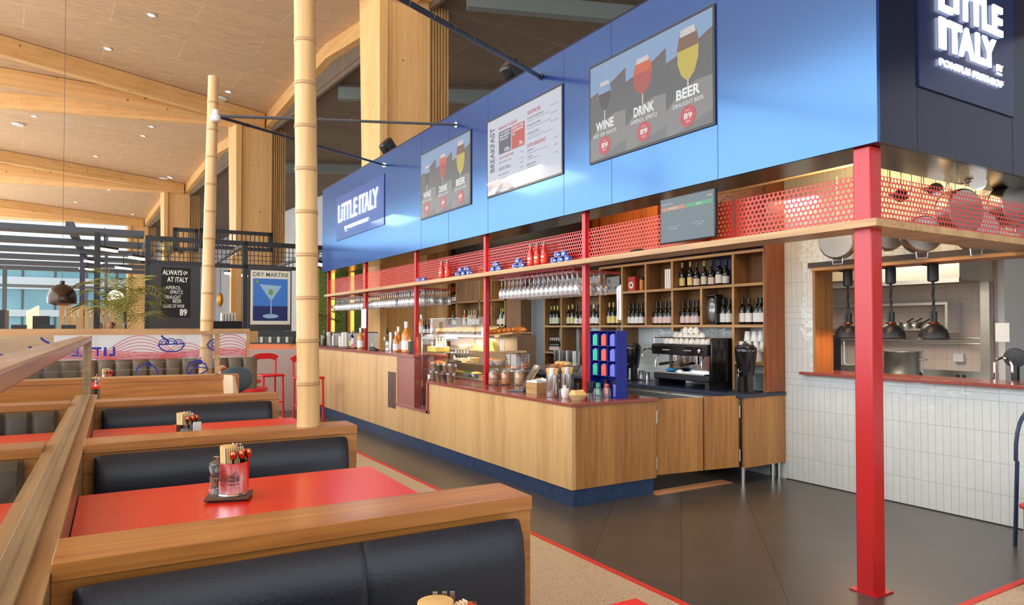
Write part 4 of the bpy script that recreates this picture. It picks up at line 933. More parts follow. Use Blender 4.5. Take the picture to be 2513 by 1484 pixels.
O('tufted_backrest', tufted(xr+.1+6, zm-.5, 40), M['olive'], None, 'long olive tufted banquette back under the red wave board', 'banquette', loc=bo(-6, FY-.02, .5), rz=BR)
O('banquette_seat', MB().box(-6, xr+.1, -.62, -.09, 0, .5), M['oak_boardx'], None, 'bench seat of the far banquette', 'bench', loc=bo(0, FY, 0), rz=BR)
for i, (pa, pb) in enumerate(((92,190),(215,300),(330,388),(440,500),(556,600))):
    x0, x1 = bY(pa, 920, 9.3).x, bY(pb, 920, 9.3).x; t = T('cafe_table', f'red far table before the wave board, {nth(i,5)} of five', 'table', bo((x0+x1)/2, 9.2, 0), BR, 'red tables of the far banquette')
    O('tabletop', MB().box(-(x1-x0)/2, (x1-x0)/2, -.35, .35, .93, .955), M['redt'], t); O('pedestal', MB().cyl(0,0,.01,.93,.03), M['black'], t); O('foot_plate', MB().cyl(0,0,0,.012,.22), M['black'], t)
def D(px, py, dd): return aD(px, py, dd)
t0 = bY(262, 900, 9.1); condiments(bo(t0.x, 9.1), .955, 0, False, 'tin of napkins on a far red table before the wave board, beside a clear jar'); t0 = bY(238, 900, 9.0); grinder(bo(t0.x, 9.0), .955, 'clear jar standing on a far red table under the wave board')
t0 = bY(545, 900, 9.1); condiments(bo(t0.x, 9.1), .955, 0, False, 'pale tin of napkins on the far red table right of the shorter bamboo pole')

# ================================================================== seats in the aisle
def stool(loc, rz, lab):
    t = T('bar_chair', lab, 'bar chair', loc, rz, 'red bar chairs'); hs = .76
    O('seat', MB().box(-.2,.2,-.2,.2,hs-.02,hs+.02), M['redc'], t, bev=.015)
    for x in (-.18,.18):
        for y in (-.18,.18): O('leg', MB().rod((x,y,0),(x*.95,y*.95,hs),.02,n=8), M['redc'], t)
    O('foot_rail', MB().tube([(-.18,-.18,.3),(.18,-.18,.3),(.18,.18,.3),(-.18,.18,.3)], .012, closed=True), M['redc'], t)
    bk = MB(); n = 13; pts = [(-.21+ .42*k/(n-1), .19 - .0*abs(k-6), 1.09 - .05*(abs(k-6)/6)**4) for k in range(n)]
    for k in range(n-1): bk.beam(pts[k], pts[k+1], .025, .10, up=(0,0,1))
    O('backrest', bk, M['redc'], t)
    for x in (-.19,.19): O('back_post', MB().rod((x*.95,.18,hs),(x,.19,1.05),.018,n=8), M['redc'], t)
    return t
p = aZ(660, 1000, 0); d = ray(660, 1000); 
stool(D(662, 803, 12.2).xy.to_3d(), radians(10), 'red bar chair left of the thick bamboo pole, by the pink wall'); stool(D(758, 803, 11.6).xy.to_3d(), radians(10), 'red bar chair just right of the thick bamboo pole, at the bar end')
ST('wall_far', MB().box(-.0, 3.2, 0, .15, 0, 1.18), M['pinkwall'], loc=D(612, 803, 13.0).xy.to_3d(), rz=BR)
t = T('shell_chair', 'blue-grey shell chair on steel legs in the aisle', 'chair', D(602, 803, 8.1).xy.to_3d(), radians(20))
O('shell', MB().ell((0,.2,.98), .22, .05, .16, 18, 10).ell((0,0,.80), .22, .22, .04, 18, 8), M['shell'], t)
for x in (-.18,.18):
    for y in (-.18,.2): O('leg', MB().rod((x*1.1,y*1.1,0),(x*.7,y*.7,.8),.011,n=8), M['chrome'], t)
t = T('child_chair', 'cream plastic child chair with tray beside the glazed screen', 'child chair', D(585, 803, 7.0).xy.to_3d(), radians(-60))
O('shell', MB().prism([(-.14,.78),(.14,.78),(.16,.80),(-.10,.82),(-.17,1.12),(-.21,1.14),(-.2,.95)], 'x', -.17, .17), M['cream'], t, bev=.015); O('tray', MB().box(-.2,.2,.06,.38,.86,.885), M['cream'], t, bev=.01)
for x in (-.15,.15):
    for y in (-.18,.16): O('leg', MB().rod((x*1.5,y*1.5,0),(x,y,.79),.014,n=8), M['cream'], t)
for i, (px, dd, z) in enumerate(((596, 10.6, .80),(610, 9.9, .74))):
    q = D(px, 803, dd); t = T('round_stool', ['red round stool behind the blue-grey shell chair','red round stool nearest, before the blue-grey shell chair'][i], 'stool', (q.x, q.y, 0), 0, 'red round stools'); O('seat', MB().cyl(0,0,z-.05,z,.27,n=24), M['redc'], t, bev=.01); O('column', MB().cyl(0,0,.01,z-.05,.04), M['redc'], t); O('base', MB().cyl(0,0,0,.015,.2), M['redc'], t)
q = D(545, 803, 7.6); t = T('red_chair', 'red chair half hidden behind the end of the glazed screen', 'chair', (q.x, q.y, 0), radians(80)); O('backrest', MB().box(-.2,.2,.16,.2,.7,1.1), M['redc'], t, bev=.02); O('seat', MB().box(-.2,.2,-.2,.2,.7,.73), M['redc'], t, bev=.01)
for x in (-.17,.17):
    for y in (-.17,.17): O('leg', MB().rod((x,y,0),(x,y,.7),.015,n=8), M['redc'], t)
# right edge of the picture: low oak block with red top, navy bentwood chair
q = D(2512, 803, 4.2)
t = T('oak_block_seat', 'oak block with red rounded top at the right edge of the picture', 'bench', (q.x+.34*cos(0)-.0, q.y-.28, 0), 0)
O('block', MB().box(-.33,.5,-.3,.3,0,.50), M['oak_vx'], t); O('top', MB().box(-.35,.52,-.32,.32,.50,.535), mat('raspberry_top', S(176,58,72), .4), t, bev=.015)
t = T('bentwood_chair', 'navy bentwood chair whose curved back touches the right edge', 'chair', D(2545, 803, 5.1).xy.to_3d(), YAW*-1+radians(0))
n = 17; O('back_hoop', MB().tube([(-.17*cos(pi*k/(n-1))*(1 if True else 0)*1.0, .0, .62+.40*sin(pi*k/(n-1))**.7) for k in range(n)], .014), M['navychair'], t)
O('seat', MB().cyl(0,-.2,.44,.47,.21,n=24), M['navychair'], t)
for x, y in ((-.16,0),(.16,0),(-.15,-.36),(.15,-.36)): O('leg', MB().rod((x*1.15,y,.004),(x,y,.62 if y == 0 else .45),.014,n=8), M['navychair'], t)
# ================================================================== kitchen seen through the pass-through
XK = 9.3
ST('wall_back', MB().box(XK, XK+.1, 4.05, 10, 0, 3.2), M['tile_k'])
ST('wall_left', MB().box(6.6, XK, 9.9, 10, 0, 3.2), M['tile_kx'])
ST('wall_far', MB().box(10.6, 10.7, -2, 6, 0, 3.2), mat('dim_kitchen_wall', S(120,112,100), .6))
ST('wall_back', MB().box(XK-.02, 10.6, 3.98, 4.05, 0, 3.2), M['white'])
ST('ceiling', MB().box(6.58, 10.7, -2, 10, 3.15, 3.2), M['white'])
hd = T('extractor_hood', 'pale steel extractor hood over the stove in the kitchen', 'extractor hood', (8.5, 4.1, 2.15))
O('canopy', MB().prism([(0,0),(.8,0),(.8,.75),(.15,.75),(0,.35)], 'y', 0, 4.6), mat('hood_steel', S(196,188,176), .35, .3), hd); O('lip', MB().box(-.01, .02, 0, 4.6, -.03, .02), M['steel'], hd)
lb = O('brand_plate', MB().box(-.012, 0, .95, 1.35, .12, .24), M['grey'], hd)
O('filter_box', MB().box(-.2, 0, 1.2, 2.9, .05, .3), mat('taupe_metal', S(140,128,108), .5), hd)
st = T('stove_line', 'steel stove and worktop line along the kitchen back wall', 'stove', (8.2, 4.2, 0))
O('body', MB().box(0, 1.05, 0, 5, .05, .90), M['steel'], st); O('worktop', MB().box(-.03, 1.08, -.03, 5, .90, .94), M['steel'], st); O('splash_edge', MB().box(1.02, 1.08, -.03, 5, .94, 1.06), M['steel'], st)
ki = T('kitchen_island', 'steel preparation counter just behind the pass-through sill', 'counter', (7.0, 1.0, 0)); O('body', MB().box(0,.7,0,4.6,.05,.86), M['steel'], ki); O('worktop', MB().box(-.02,.72,-.02,4.62,.86,.90), M['steel'], ki)
def pot(loc, r, h, lab):
    t = T('stock_pot', lab, 'pot', loc); O('body', MB().lathe((0,0,0), [(r*.97,0),(r,.01),(r,h),(r*1.02,h+.006),(r*.97,h),(r*.97,.02)], 28, close=False).cyl(0,0,0,.01,r*.9), M['steel'], t)
    for s in (-1,1): O('handle', MB().tube([(s*.02,-r-.0,h*.78),(s*.035,-r-.035,h*.78),(0,-r-.045,h*.78)] if False else [(-.05*1,s*r,h*.75),(-.05,s*(r+.045),h*.75),(.05,s*(r+.045),h*.75),(.05,s*r,h*.75)], .007), M['steel'], t)
p = aD(2216, 803, 7.4); pot((8.55, p.y*8.55/p.x, .94), .215, .36, 'large steel stock pot on the stove behind the right heat lamps')
ws = T('wall_shelf', 'steel wall shelf frame on the tiled kitchen back wall', 'shelf', (8.95, yX(2335,9.1), 0)); Lw = yX(2030,9.1)-yX(2335,9.1)
O('upper_board', MB().box(0,.35,0,Lw,1.88,1.91), M['steel'], ws); O('lower_board', MB().box(0,.35,0,Lw,1.56,1.585), M['steel'], ws); O('end_plate', MB().box(0,.35,-.03,0,1.53,1.91), M['steel'], ws)
for k, px in enumerate((2205, 2225, 2247)):
    y = yX(px, 9.1); t = T('saucepan', f'small steel saucepan on the kitchen wall shelf, {nth(k,3)}', 'saucepan', (9.1, y, 1.585), 0, 'saucepans on the wall shelf'); O('body', MB().lathe((0,0,0), [(.06,0),(.09,.03),(.1,.08),(.096,.08),(.08,.02)], 16), M['steel'], t); O('handle', MB().rod((0,-.09,.07),(-.05,-.22,.13),.008), M['black'], t)
O('gas_pipe', MB().rod((9.2,4.15,1.47),(9.2,6.2,1.47),.012).rod((9.2,4.15,1.40),(9.2,6.2,1.40),.012), M['steel'], None, 'pair of steel pipes running along the kitchen tiles', 'pipe')
O('steel_upright', MB().box(9.18,9.28,4.10,4.2,.94,2.15), M['steel'], None, 'steel corner upright right of the stove wall', 'upright')
O('socket_box', MB().box(XK-.05, XK, yX(2368,9.3), yX(2343,9.3), 1.17, 1.27), M['white'], None, 'white socket box on the kitchen tiles', 'socket')
# notices and paper
for i, (a, b, y0, y1) in enumerate(((2480,2540,728,782),(2482,2545,795,848))):
    q0, q1 = aX(a, y1, 10.58), aX(b, y0, 10.58); t = T('framed_notice', ['upper','lower'][i] + ' framed paper notice on the dim kitchen wall', 'notice', (10.58, 0, 0)); O('paper', MB().box(-.004, 0, q1.y, q0.y, q0.z, q1.z), mat('dull_paper', S(168,160,146), .7), t); O('frame', MB().box(-.008, .002, q1.y, q0.y, q1.z, q1.z+.012).box(-.008,.002,q0.y,q0.y+.012,q0.z,q1.z+.012), M['black'], t)
q0, q1 = aX(2472, 718, 10.58), aX(2530, 698, 10.58); O('black_header_sign', MB().box(-.006,0,q1.y,q0.y,q0.z,q1.z), M['black'], None, 'black header strip above the framed notices', 'sign', loc=(10.58,0,0))
q0, q1 = aX(2443, 838, 8.6), aX(2477, 792, 8.6); O('hanging_sheet', MB().box(-.002,0,q1.y,q0.y,q0.z,q1.z), M['paper'], None, 'white paper sheet hanging at the kitchen corner', 'sheet', loc=(8.6,0,0))
q = aD(2460, 803, 6.2); t = T('kitchen_tap', 'curved chrome tap behind the right end of the sill', 'tap', (q.x, q.y, .90)); O('spout', MB().tube([(0,.07,0),(0,.07,.36),(0,.05,.41),(0,0,.43),(0,-.05,.41),(0,-.07,.36),(0,-.07,.30)], .012), M['chrome'], t); O('base', MB().cyl(0,.07,0,.03,.025), M['chrome'], t)
q = aD(2425, 803, 6.3); O('yellow_tub', MB().lathe((0,0,0), [(.055,0),(.075,.16),(.078,.17)], 16), mat('pale_yellow_plastic', S(206,190,110), .4), None, 'pale yellow tub behind the sill near the tap', 'tub', loc=(q.x, q.y, .90))
q = aD(2490, 803, 6.4); t = T('slicing_machine', 'black round machine standing beyond the tap', 'machine', (q.x, q.y, .90)); O('stand', MB().box(-.06,.06,-.09,.09,0,.2), M['black'], t); O('disc_head', MB().lathe((0,0,.42), [(.03,-.03),(.085,-.025),(.09,0),(.085,.025),(.03,.03)], 24, ax=(-1,-.4,0)), M['black'], t); O('arm', MB().beam((0,0,.18),(0,0,.36),.05,.05,up=(1,0,0)), M['black'], t)
q = aD(2045, 803, 6.9); O('black_dispenser', MB().box(-.07,.07,-.06,.06,.0,.62), M['black'], None, 'black dispenser just behind the left jamb of the pass-through', 'dispenser', loc=(7.3, yX(2043,7.3), .901), bev=.01)
for k, px in enumerate((2290, 2362, 2377)): q = aD(px, 803, 6.6); O('knife_handle', MB().beam((0,0,0),(-.03,.12*(1 if k == 0 else .3),.24),.02,.02,up=(1,0,0)), M['black'], None, ['black utensil handle sticking up behind the sill under the right heat lamp','left of two black handles behind the sill','right of two black handles behind the sill'][k], 'utensil', loc=(7.2, yX(px,7.2), .905))
t = T('wall_hook_arm', 'bent chrome hook arm hanging in the pass-through behind the left lamp', 'hook', (6.9, yX(2075,6.9), 1.2)); O('arm', MB().tube([(0,.02,.25),(0,.02,.02),(0,-.02,-.0),(0,-.16,.02)], .008), M['chrome'], t)
# heat lamps
for i, px in enumerate((2291, 2187, 2082)):
    X = 6.44; y = yX(px, X); t = T('heat_lamp', ['rightmost black heat lamp over the serving sill','middle black heat lamp, just right of the thick red post','leftmost black heat lamp over the serving sill'][i], 'heat lamp', (X, y, 0), 0, 'heat lamps of the pass-through')
    zb = 1.492
    O('shade', MB().lathe((0,0,zb), [(.126,0),(.128,.006),(.122,.012),(.118,.05),(.102,.09),(.075,.122),(.042,.14),(.04,.145),(.036,.14),(.07,.118),(.097,.086),(.112,.05),(.118,.012)], 32, close=False), M['black'], t)
    O('collar', MB().lathe((0,0,zb), [(.042,.14),(.045,.148),(.042,.156)], 20), M['copper'], t)
    O('neck', MB().cyl(0,0,zb+.15,zb+.25,.03).box(-.045,-.038,-.01,.01,zb+.15,zb+.25).box(.038,.045,-.01,.01,zb+.15,zb+.25).cyl(0,0,zb+.25,zb+.30,.014), M['black'], t)
    O('coiled_cord', MB().tube([(.004*sin(k*.35),.004*cos(k*.3),zb+.29+(HZ-.2-zb-.29)*k/40) for k in range(41)], [.010+.0025*(k%2) for k in range(41)], n=8), M['black'], t)
    O('ceiling_cup', MB().lathe((0,0,0), [(.03,HZ-.2),(.045,HZ-.19),(.045,HZ-.05),(.04,HZ-.035)], 18), M['black'], t)
    O('bulb', MB().ell((0,0,zb+.05), .045,.045,.05, 14, 8), mat('heat_bulb', (1,.5,.2,1), .4, emis=2.5, ecol=(1,.45,.14,1)), t)
    O('supply_loop', MB().tube([(-.0,.03,HZ-.05),(-.0,.08,HZ-.045),(-.03,.1,HZ-.02),(-.05,.09,HZ+.01)], .007), M['black'], t)
    light('POINT', 'heat_lamp_light', (X, y, zb-.03), 4.0, (1,.42,.14), .05)
# hanging pans and utensils
O('hanging_rail', MB().rod((5.62,2.75,3.0),(5.62,5.3,3.0),.012), mat('pale_rail', S(236,206,160), .4), None, 'pale rail above the tiled wall carrying pans and utensils', 'rail')
O('hanging_rail', MB().rod((4.4,2.66,3.0),(6.28,2.66,3.0),.012), M['steel'], None, 'second steel rail nearer to the right side, carrying the biggest pans', 'rail')
def pan(px, py, r, X, lab, face=-.35):
    c = aX(px, py, X) if X > 5.7 and face > -.6 or X > 5.7 and py > 560 else aY(px, py, 2.62); t = T('hanging_pan', lab, 'pan', c, 0, 'steel pans hanging over the pass-through'); A = Vector((-1, face, 0)).normalized() if py > 560 else Vector((-.3,-1,.05)).normalized(); s = Vector((A.y, -A.x, 0))
    O('body', MB().lathe(-A*.05, [(r*.92,.11),(r*.98,.105),(r,.09),(r,0),(r*1.03,-.004),(r*.97,0),(r*.97,.09),(.0,.1)], 36, ax=A, close=False).lathe(-A*.05, [(.0,.11),(r*.92,.11)], 36, ax=A, close=False), mat('pan_steel', (.36,.34,.31,1), .3, 1) if 'pan_steel' not in bpy.data.materials else bpy.data.materials['pan_steel'], t)
    for sg in (-1, 1):
        O('handle', MB().tube([s*(-.045)+Vector((0,0,sg*r*.93)), s*(-.04)+Vector((0,0,sg*(r+.045))), s*.04+Vector((0,0,sg*(r+.045))), s*.045+Vector((0,0,sg*r*.93))], .0075), M['steel'], t)
    top = 3.0 - c.z
    O('hook', MB().tube([(0,0,r+.04),(0,0,top),(0,.0,top+.016)], .004, n=6), M['steel'], t)
    return t
pan(2055, 595, .155, 5.98, 'steel two-handled pan hanging left of the thick red post')
pan(2180, 575, .14, 5.98, 'steel pan partly behind the thick red post, right side', -.9)
pan(2262, 575, .15, 5.85, 'steel pan glinting just under the right part of the oak shelf', -1.2)
pan(2395, 565, .15, 5.85, 'steel pan of which only the lower handle shows under the shelf', -1.6)
pan(2355, 520, .165, 5.2, 'large steel pan behind the right perforated panel', -.7)
pan(2480, 505, .165, 5.2, 'large steel pan at the right edge behind the perforated panel', -.7)
for k, px in enumerate((2188, 2215, 2240, 2270, 2300, 2330, 2375, 2405)):
    y = yX(px, 5.62); kind = k % 3; t = T('hanging_utensil', f'steel {["ladle","skimmer","whisk"][kind]} hanging on the rail, {nth(k,8)} right of the thick red post', 'kitchen utensil', (5.62, y, 3.0), 0, 'utensils on the rail')
    O('stem', MB().tube([(0,0,.015),(.012,0,0),(0,0,-.02),(0,0,-.28)], .004, n=6), M['chrome'], t)
    if kind == 0: O('cup', MB().ell((0,-.03,-.30), .042,.042,.035, 16, 6, a1=0), M['chrome'], t)
    elif kind == 1: O('disc', MB().lathe((0,0,-.33), [(.0,-.008),(.04,0),(.055,.01)], 20, ax=(-1,-.5,0)), M['chrome'], t)
    else: O('wires', MB().tube([(.03*sin(pi*j/8)*1, 0, -.28-.13*j/8) for j in range(9)], .002, n=5).tube([(-.03*sin(pi*j/8), 0, -.28-.13*j/8) for j in range(9)], .002, n=5).tube([(0,.03*sin(pi*j/8), -.28-.13*j/8) for j in range(9)], .002, n=5).tube([(0,-.03*sin(pi*j/8), -.28-.13*j/8) for j in range(9)], .002, n=5), M['chrome'], t)

# ================================================================== bottles
def bottle_proto(name, lab, cat, glass, label, cap, h=.30, r=.037, body=.55, capn=None):
    t = T(name, lab, cat, (0,0,-50)); b = h*body
    O('glass_body', MB().lathe((0,0,0), [(r*.9,0),(r,.006),(r,b),(r*.9,b+h*.07),(r*.55,b+h*.14),(r*.36,b+h*.2),(r*.34,h*.97),(r*.40,h*.975),(r*.38,h)], 16), glass, t)
    if label: O('label_wrap', MB().lathe((0,0,0), [(r*1.015,b*.16),(r*1.015,b*.72)], 16, close=False), label, t)
    if cap: O('capsule', MB().lathe((0,0,0), [(r*.40,h*.80),(r*.42,h*.96),(r*.43,h),(0,h+.002)], 12), cap, t)
    return t
BP = {
 'gg': bottle_proto('wine_bottle','', 'bottle', M['greenbottle'], M['lab_green'], M['cap_green']),
 'yy': bottle_proto('wine_bottle','', 'bottle', M['greenbottle'], M['lab_yellow'], M['cap_gold'], h=.31),
 'bw': bottle_proto('wine_bottle','', 'bottle', M['greenbottle'], M['lab_white'], M['cap_black'], h=.29, r=.040, body=.5),
 'bp': bottle_proto('wine_bottle','', 'bottle', M['greenbottle'], M['lab_pink'], M['cap_black'], h=.295, r=.040, body=.48),
 'lq': bottle_proto('liqueur_bottle','', 'bottle', M['greenbottle'], M['lab_white'], M['cap_black'], h=.29, r=.043, body=.6),
 'sm': bottle_proto('small_wine_bottle','', 'bottle', M['greenbottle'], M['lab_pink'], M['cap_white'], h=.21, r=.03, body=.5),
 'ro': bottle_proto('rose_bottle','', 'bottle', M['rose'], M['lab_white'], M['cap_white'], h=.30, r=.036),
 'wh': bottle_proto('white_wine_bottle','', 'bottle', M['clearbottle'], M['lab_white'], M['cap_gold'], h=.30, r=.036),
 'am': bottle_proto('liquor_bottle','', 'bottle', M['amber'], M['lab_white'], M['cap_white'], h=.40, r=.062, body=.55),
 'ol': bottle_proto('green_bottle','', 'bottle', M['olivebottle'], None, None, h=.30, r=.037),
 'ms': bottle_proto('wine_bottle','', 'bottle', M['greenbottle'], M['lab_white'], M['cap_white'], h=.30),
}
used = set()
def put(k, loc, label, group=None, rz=0, sc=1):
    r = BP[k]
    if k not in used: used.add(k); r.location = loc; r.rotation_euler = (0,0,rz); o = r
    else: o = dup(r, loc, rz)
    o['label'] = label
    if group: o['group'] = group
    elif 'group' in o: del o['group']
    if sc != 1: o.scale = (sc,)*3
    return o
def row(k, pxs, X, z, what, where, group, dx=.0):
    n = len(pxs); XQ = 6.06 if pxs[0] < 1240 else X
    for i, px in enumerate(pxs): put(k if isinstance(k, str) else k[i], (X, yX(px, XQ), z+.001), f'{what}, {nth(i,n)} {where}', group)
XB_ = 6.15
row('gg', (1345,1353,1361,1369), XB_, Z1, 'green-capped wine bottle', 'in the compartment beside the grey door', 'bottles in the compartment beside the grey door')
row(['gg','yy','bw','bp','bw'], (1396,1405.5,1416,1427,1438), XB_, Z1, 'mixed bottle', 'left of the nearest slim post', 'mixed bottles left of the nearest slim post')
row(['bw','ms','bw'], (1449,1458,1467), XB_, Z1, 'dark bottle with white label', 'just right of the nearest slim post', 'bottles just right of the nearest slim post')
row('yy', (1486,1496,1506,1518), XB_, Z1, 'wine bottle with yellow label', 'behind the white flag sign', 'yellow-labelled bottles')
row('bw', (1545,1555,1565,1576), XB_, Z1, 'dark wine bottle with broad white label', 'above the left blender', 'white-labelled bottles above the blender')
row('bp', (1600,1612,1623,1635,1645), XB_, Z1, 'dark wine bottle with pinkish label', 'above the coffee machine’s left end', 'pinkish-labelled bottles, left compartment')
row('bp', (1663,1677,1690,1703,1712), XB_, Z1, 'dark wine bottle with rosy label', 'above the coffee machine’s cups', 'pinkish-labelled bottles, right compartment')
row('lq', (1776,1791), XB_, Z1, 'dark square-shouldered bottle', 'right of the clear bag box', 'bottles beside the bag box')
row('lq', (1822,1838,1858,1868,1880), XB_, Z1, 'dark liqueur bottle with white label', 'in the rightmost compartment', 'liqueur bottles in the rightmost compartment')
row(['yy','yy','bp','gg','bp','lq','bw'], (1675,1695,1711,1729,1747,1766,1783), XB_, Z2, 'assorted wine bottle', 'on the upper shelf before the blue recess', 'bottles on the upper shelf')
row('sm', (1347,1352,1357,1362,1367,1372), 6.12, 1.23, 'small bottle with white cap', 'on the short shelf beside the grey door', 'small bottles beside the grey door')
row(['wh','bw','bw'], (1101,1107,1114), XB_, Z1, 'bottle', 'in the low leftmost compartment of the narrow shelving', 'bottles low left in the narrow shelving')
row('bw', (1102,1109,1115), XB_, 2.09, 'white-labelled bottle', 'in the high leftmost compartment of the narrow shelving', 'bottles high left in the narrow shelving')
row(['ro','wh','wh','ro','wh','lq','wh','ro'], (1130,1141,1147,1153,1158,1163,1168,1173), XB_, Z1, 'pale or rose bottle', 'in the wide compartment of the narrow shelving', 'pale bottles in the wide compartment')
row(['ro','wh'], (1184,1199), XB_, Z1, 'pale bottle', 'behind the second nearest slim post', 'pale bottles behind the slim post')
row(['ro','wh'], (1184,1199), XB_, 2.09, 'rose bottle on the upper board', 'behind the second nearest slim post', 'rose bottles on the upper board')
row(['bw','wh','gg','wh','bw'], (1214,1219,1224,1229,1234), XB_, Z1, 'green-tinted bottle', 'at the right end of the narrow shelving', 'bottles at the right end of the narrow shelving')
# other things in the compartments
for i, px in enumerate((1634, 1639, 1644)): O('white_book', MB().box(-.09,.09,-.014,.014,0,.24), M['paper'], None, f'tall white book standing in an upper compartment, {nth(i,3)} of three', 'book', 'white books in the upper compartment', loc=(6.14, yX(px,6.05), Z2))
t = T('red_coffee_tin', 'red box with a coffee cup picture in an upper compartment', 'box', (6.14, yX(1552,6.1), Z2)); O('box_body', MB().box(-.06,.06,-.07,.07,0,.19), mat('brick_red_box', S(186,60,44), .5), t); P = Panel((-.061,.07,0),(0,-1,0),(0,0,1),.14,.19); mb = MB(); P.disc(mb,.5,.42,.045,.001,0); O('cup_picture', mb, M['china'], t); mb = MB(); P.disc(mb,.5,.42,.022,.002,0); O('coffee_picture', mb, M['darkwood'], t)
t = T('copper_jar', 'brown glass jar with dark lid beside the red box', 'jar', (6.12, yX(1573,6.1), Z2)); O('body', MB().cyl(0,0,0,.14,.032), M['amber'], t); O('lid', MB().cyl(0,0,.14,.17,.033), M['black'], t)
t = T('framed_print', 'pale blue-grey print leaning in the compartment right of the nearest slim post', 'picture', (6.12, yX(1500,6.1), Z2)); W = yX(1488,6.1)-yX(1523,6.1); O('print', MB().box(0,.01,-W/2,W/2,0,.22), mat('print_blue_grey', S(150,158,164), .5, noise=.3, nscale=20), t); mb = MB(); P = Panel((-.001,W/2,0),(0,-1,0),(0,0,1),W,.22)
for a, b in ((.3,.62),(.3,.2),(.75,.2)): P.rect(mb,a-.07,a+.07,b,b+.2,.0005)
O('print_squares', mb, mat('print_dark', S(96,100,92), .6), t)
t = T('gold_bottle_crate', 'gold-capped bottles in a hanging carton beneath the glasses', 'carton', (6.1, yX(1458,6.1), Z2-.0)); O('carton', MB().box(-.05,.05,-.1,.1,0,.02), M['oak_board'], t)
for j in range(4): O('gold_cap', MB().cyl(0,-.075+.05*j,.02,.16,.014,n=10), M['cap_gold'], t)
t = T('clear_bag_box', 'black-framed clear bag box standing among the bottles', 'box', (6.12, yX(1745,6.1), Z1)); W = yX(1727,6.1)-yX(1763,6.1); O('frame', MB().box(-.05,.05,-W/2,W/2,0,.012).box(-.05,.05,-W/2,W/2,.33,.342).box(-.05,.05,-W/2,-W/2+.025,0,.34).box(-.05,.05,W/2-.02,W/2,0,.34).box(.045,.05,-W/2,W/2,0,.34), M['black'], t); O('clear_bag', MB().ell((0,0,.17),.04,W*.4,.15,18,12), glassy('bag_film', (.8,.82,.82,1), .4, .15, milk=.2, milkcol=(.5,.52,.55,1)), t)
# paper cups, inverted, on the short shelf; plates below
cz = 1.231; n = 0
cup_m = mesh_of('paper_cup', MB().lathe((0,0,0), [(.042,0),(.043,.004),(.03,.105),(.029,.108),(0,.106)], 18), M['china'])
for lvl, pxs in enumerate(((1812,1829,1847,1864),(1820,1838,1856,1872),(1835,1852,1868))):
    for j, px in enumerate(pxs):
        for s in range(1):
            X = 6.12; O('paper_cup', cup_m, None, None, f'white upturned paper cup, {["bottom","middle","top"][lvl]} tier, {nth(j,len(pxs))}', 'cup', 'upturned paper cups', loc=(X, yX(px,X), cz+.109*lvl))
for k in range(10): O('stacked_plate', MB().lathe((0,0,0), [(.05,0),(.098,.012),(.1,.016),(.05,.006),(0,.006)], 24), mat('plate_grey_white', S(176,186,188), .25) if k == 0 else bpy.data.materials['plate_grey_white'], None, f'pale plate in the stack right of the black grinder, {ORD[k]} from below', 'plate', 'stacked pale plates', loc=(6.14, yX(1870,6.14), .921+.019*k))

# ================================================================== coffee machine and back worktop things
WZ = .921
XM = 5.74; ya, yb = yX(1606,XM), yX(1741,XM); Lm = ya-yb
em = T('espresso_machine', 'black and steel two-group espresso machine on the blue-black worktop', 'espresso machine', (XM, yb, WZ))
O('base', MB().box(-.02,.46,0,Lm,.08,.15), M['black'], em, bev=.01)
for y in (.04, Lm-.04): O('side_leg', MB().box(0,.44,y-.03,y+.03,0,.09), M['black'], em)
O('drip_tray', MB().box(-.03,.2,.05,Lm-.05,.15,.165), M['steel'], em)
O('back_panel', MB().box(.20,.24,.04,Lm-.04,.165,.36), M['chrome'], em)
O('top_housing', MB().prism([(-.04,.37),(-.05,.47),(-.02,.49),(.46,.49),(.46,.36),(.0,.36)], 'y', 0, Lm), M['blackgloss'], em, bev=.004)
O('side_panel', MB().box(-.0,.5,-.03,0,.08,.56), M['blackgloss'], em, bev=.01); O('rear_body', MB().box(.24,.46,.0,Lm,.15,.37), M['black'], em)
O('side_guard', MB().box(-.01,.22,-.005,.0,.165,.37), M['chrome'], em)
for k, y in enumerate((.3*Lm, .68*Lm)):
    g = O('group_head', MB().cyl(.07,y,.29,.37,.036,n=18), M['chrome'], em); O('portafilter', MB().cyl(.07,y,.265,.29,.034,n=18).rod((.04,y,.278),(-.10,y+.03,.262),.014), M['chrome'], g); O('grip', MB().rod((-.04,y+.015,.27),(-.14,y+.04,.258),.017), M['black'], g)
O('steam_wand', MB().tube([(.02,.1,.36),(-.02,.1,.30),(-.02,.1,.2)], .006), M['chrome'], em); O('steam_wand', MB().tube([(.02,Lm-.06,.36),(-.03,Lm-.05,.3),(-.03,Lm-.05,.2)], .006), M['chrome'], em)
O('hot_water_spout', MB().tube([(0,Lm,.42),(-.0,Lm+.14,.43),(-.0,Lm+.2,.40),(0,Lm+.21,.33)], .010), M['chrome'], em)
kb = MB()
for yy_ in (.27*Lm, .66*Lm):
    for j in range(5): kb.cyl(-.045,0,0,0,0) if False else kb.lathe((-.048,yy_+.024*j,.42), [(.007,0),(.006,.004)], 8, ax=(-1,0,0))
O('buttons', kb, M['lab_white'], em); O('steam_knob', MB().lathe((-.05,.09,.42), [(.022,0),(.02,.02),(.0,.022)], 16, ax=(-1,0,0)), M['chrome'], em)
O('gauge', MB().lathe((.19,Lm-.14,.29), [(.035,0),(.03,.006),(0,.006)], 18, ax=(-1,0,0)), M['lab_white'], em)
O('blue_cloth', MB().ell((.08,Lm-.2,.185), .06,.08,.022, 14, 6), mat('blue_cloth', S(60,150,200), .8), None, 'crumpled blue cloth on the coffee machine tray', 'cloth', loc=(XM, yb, WZ))
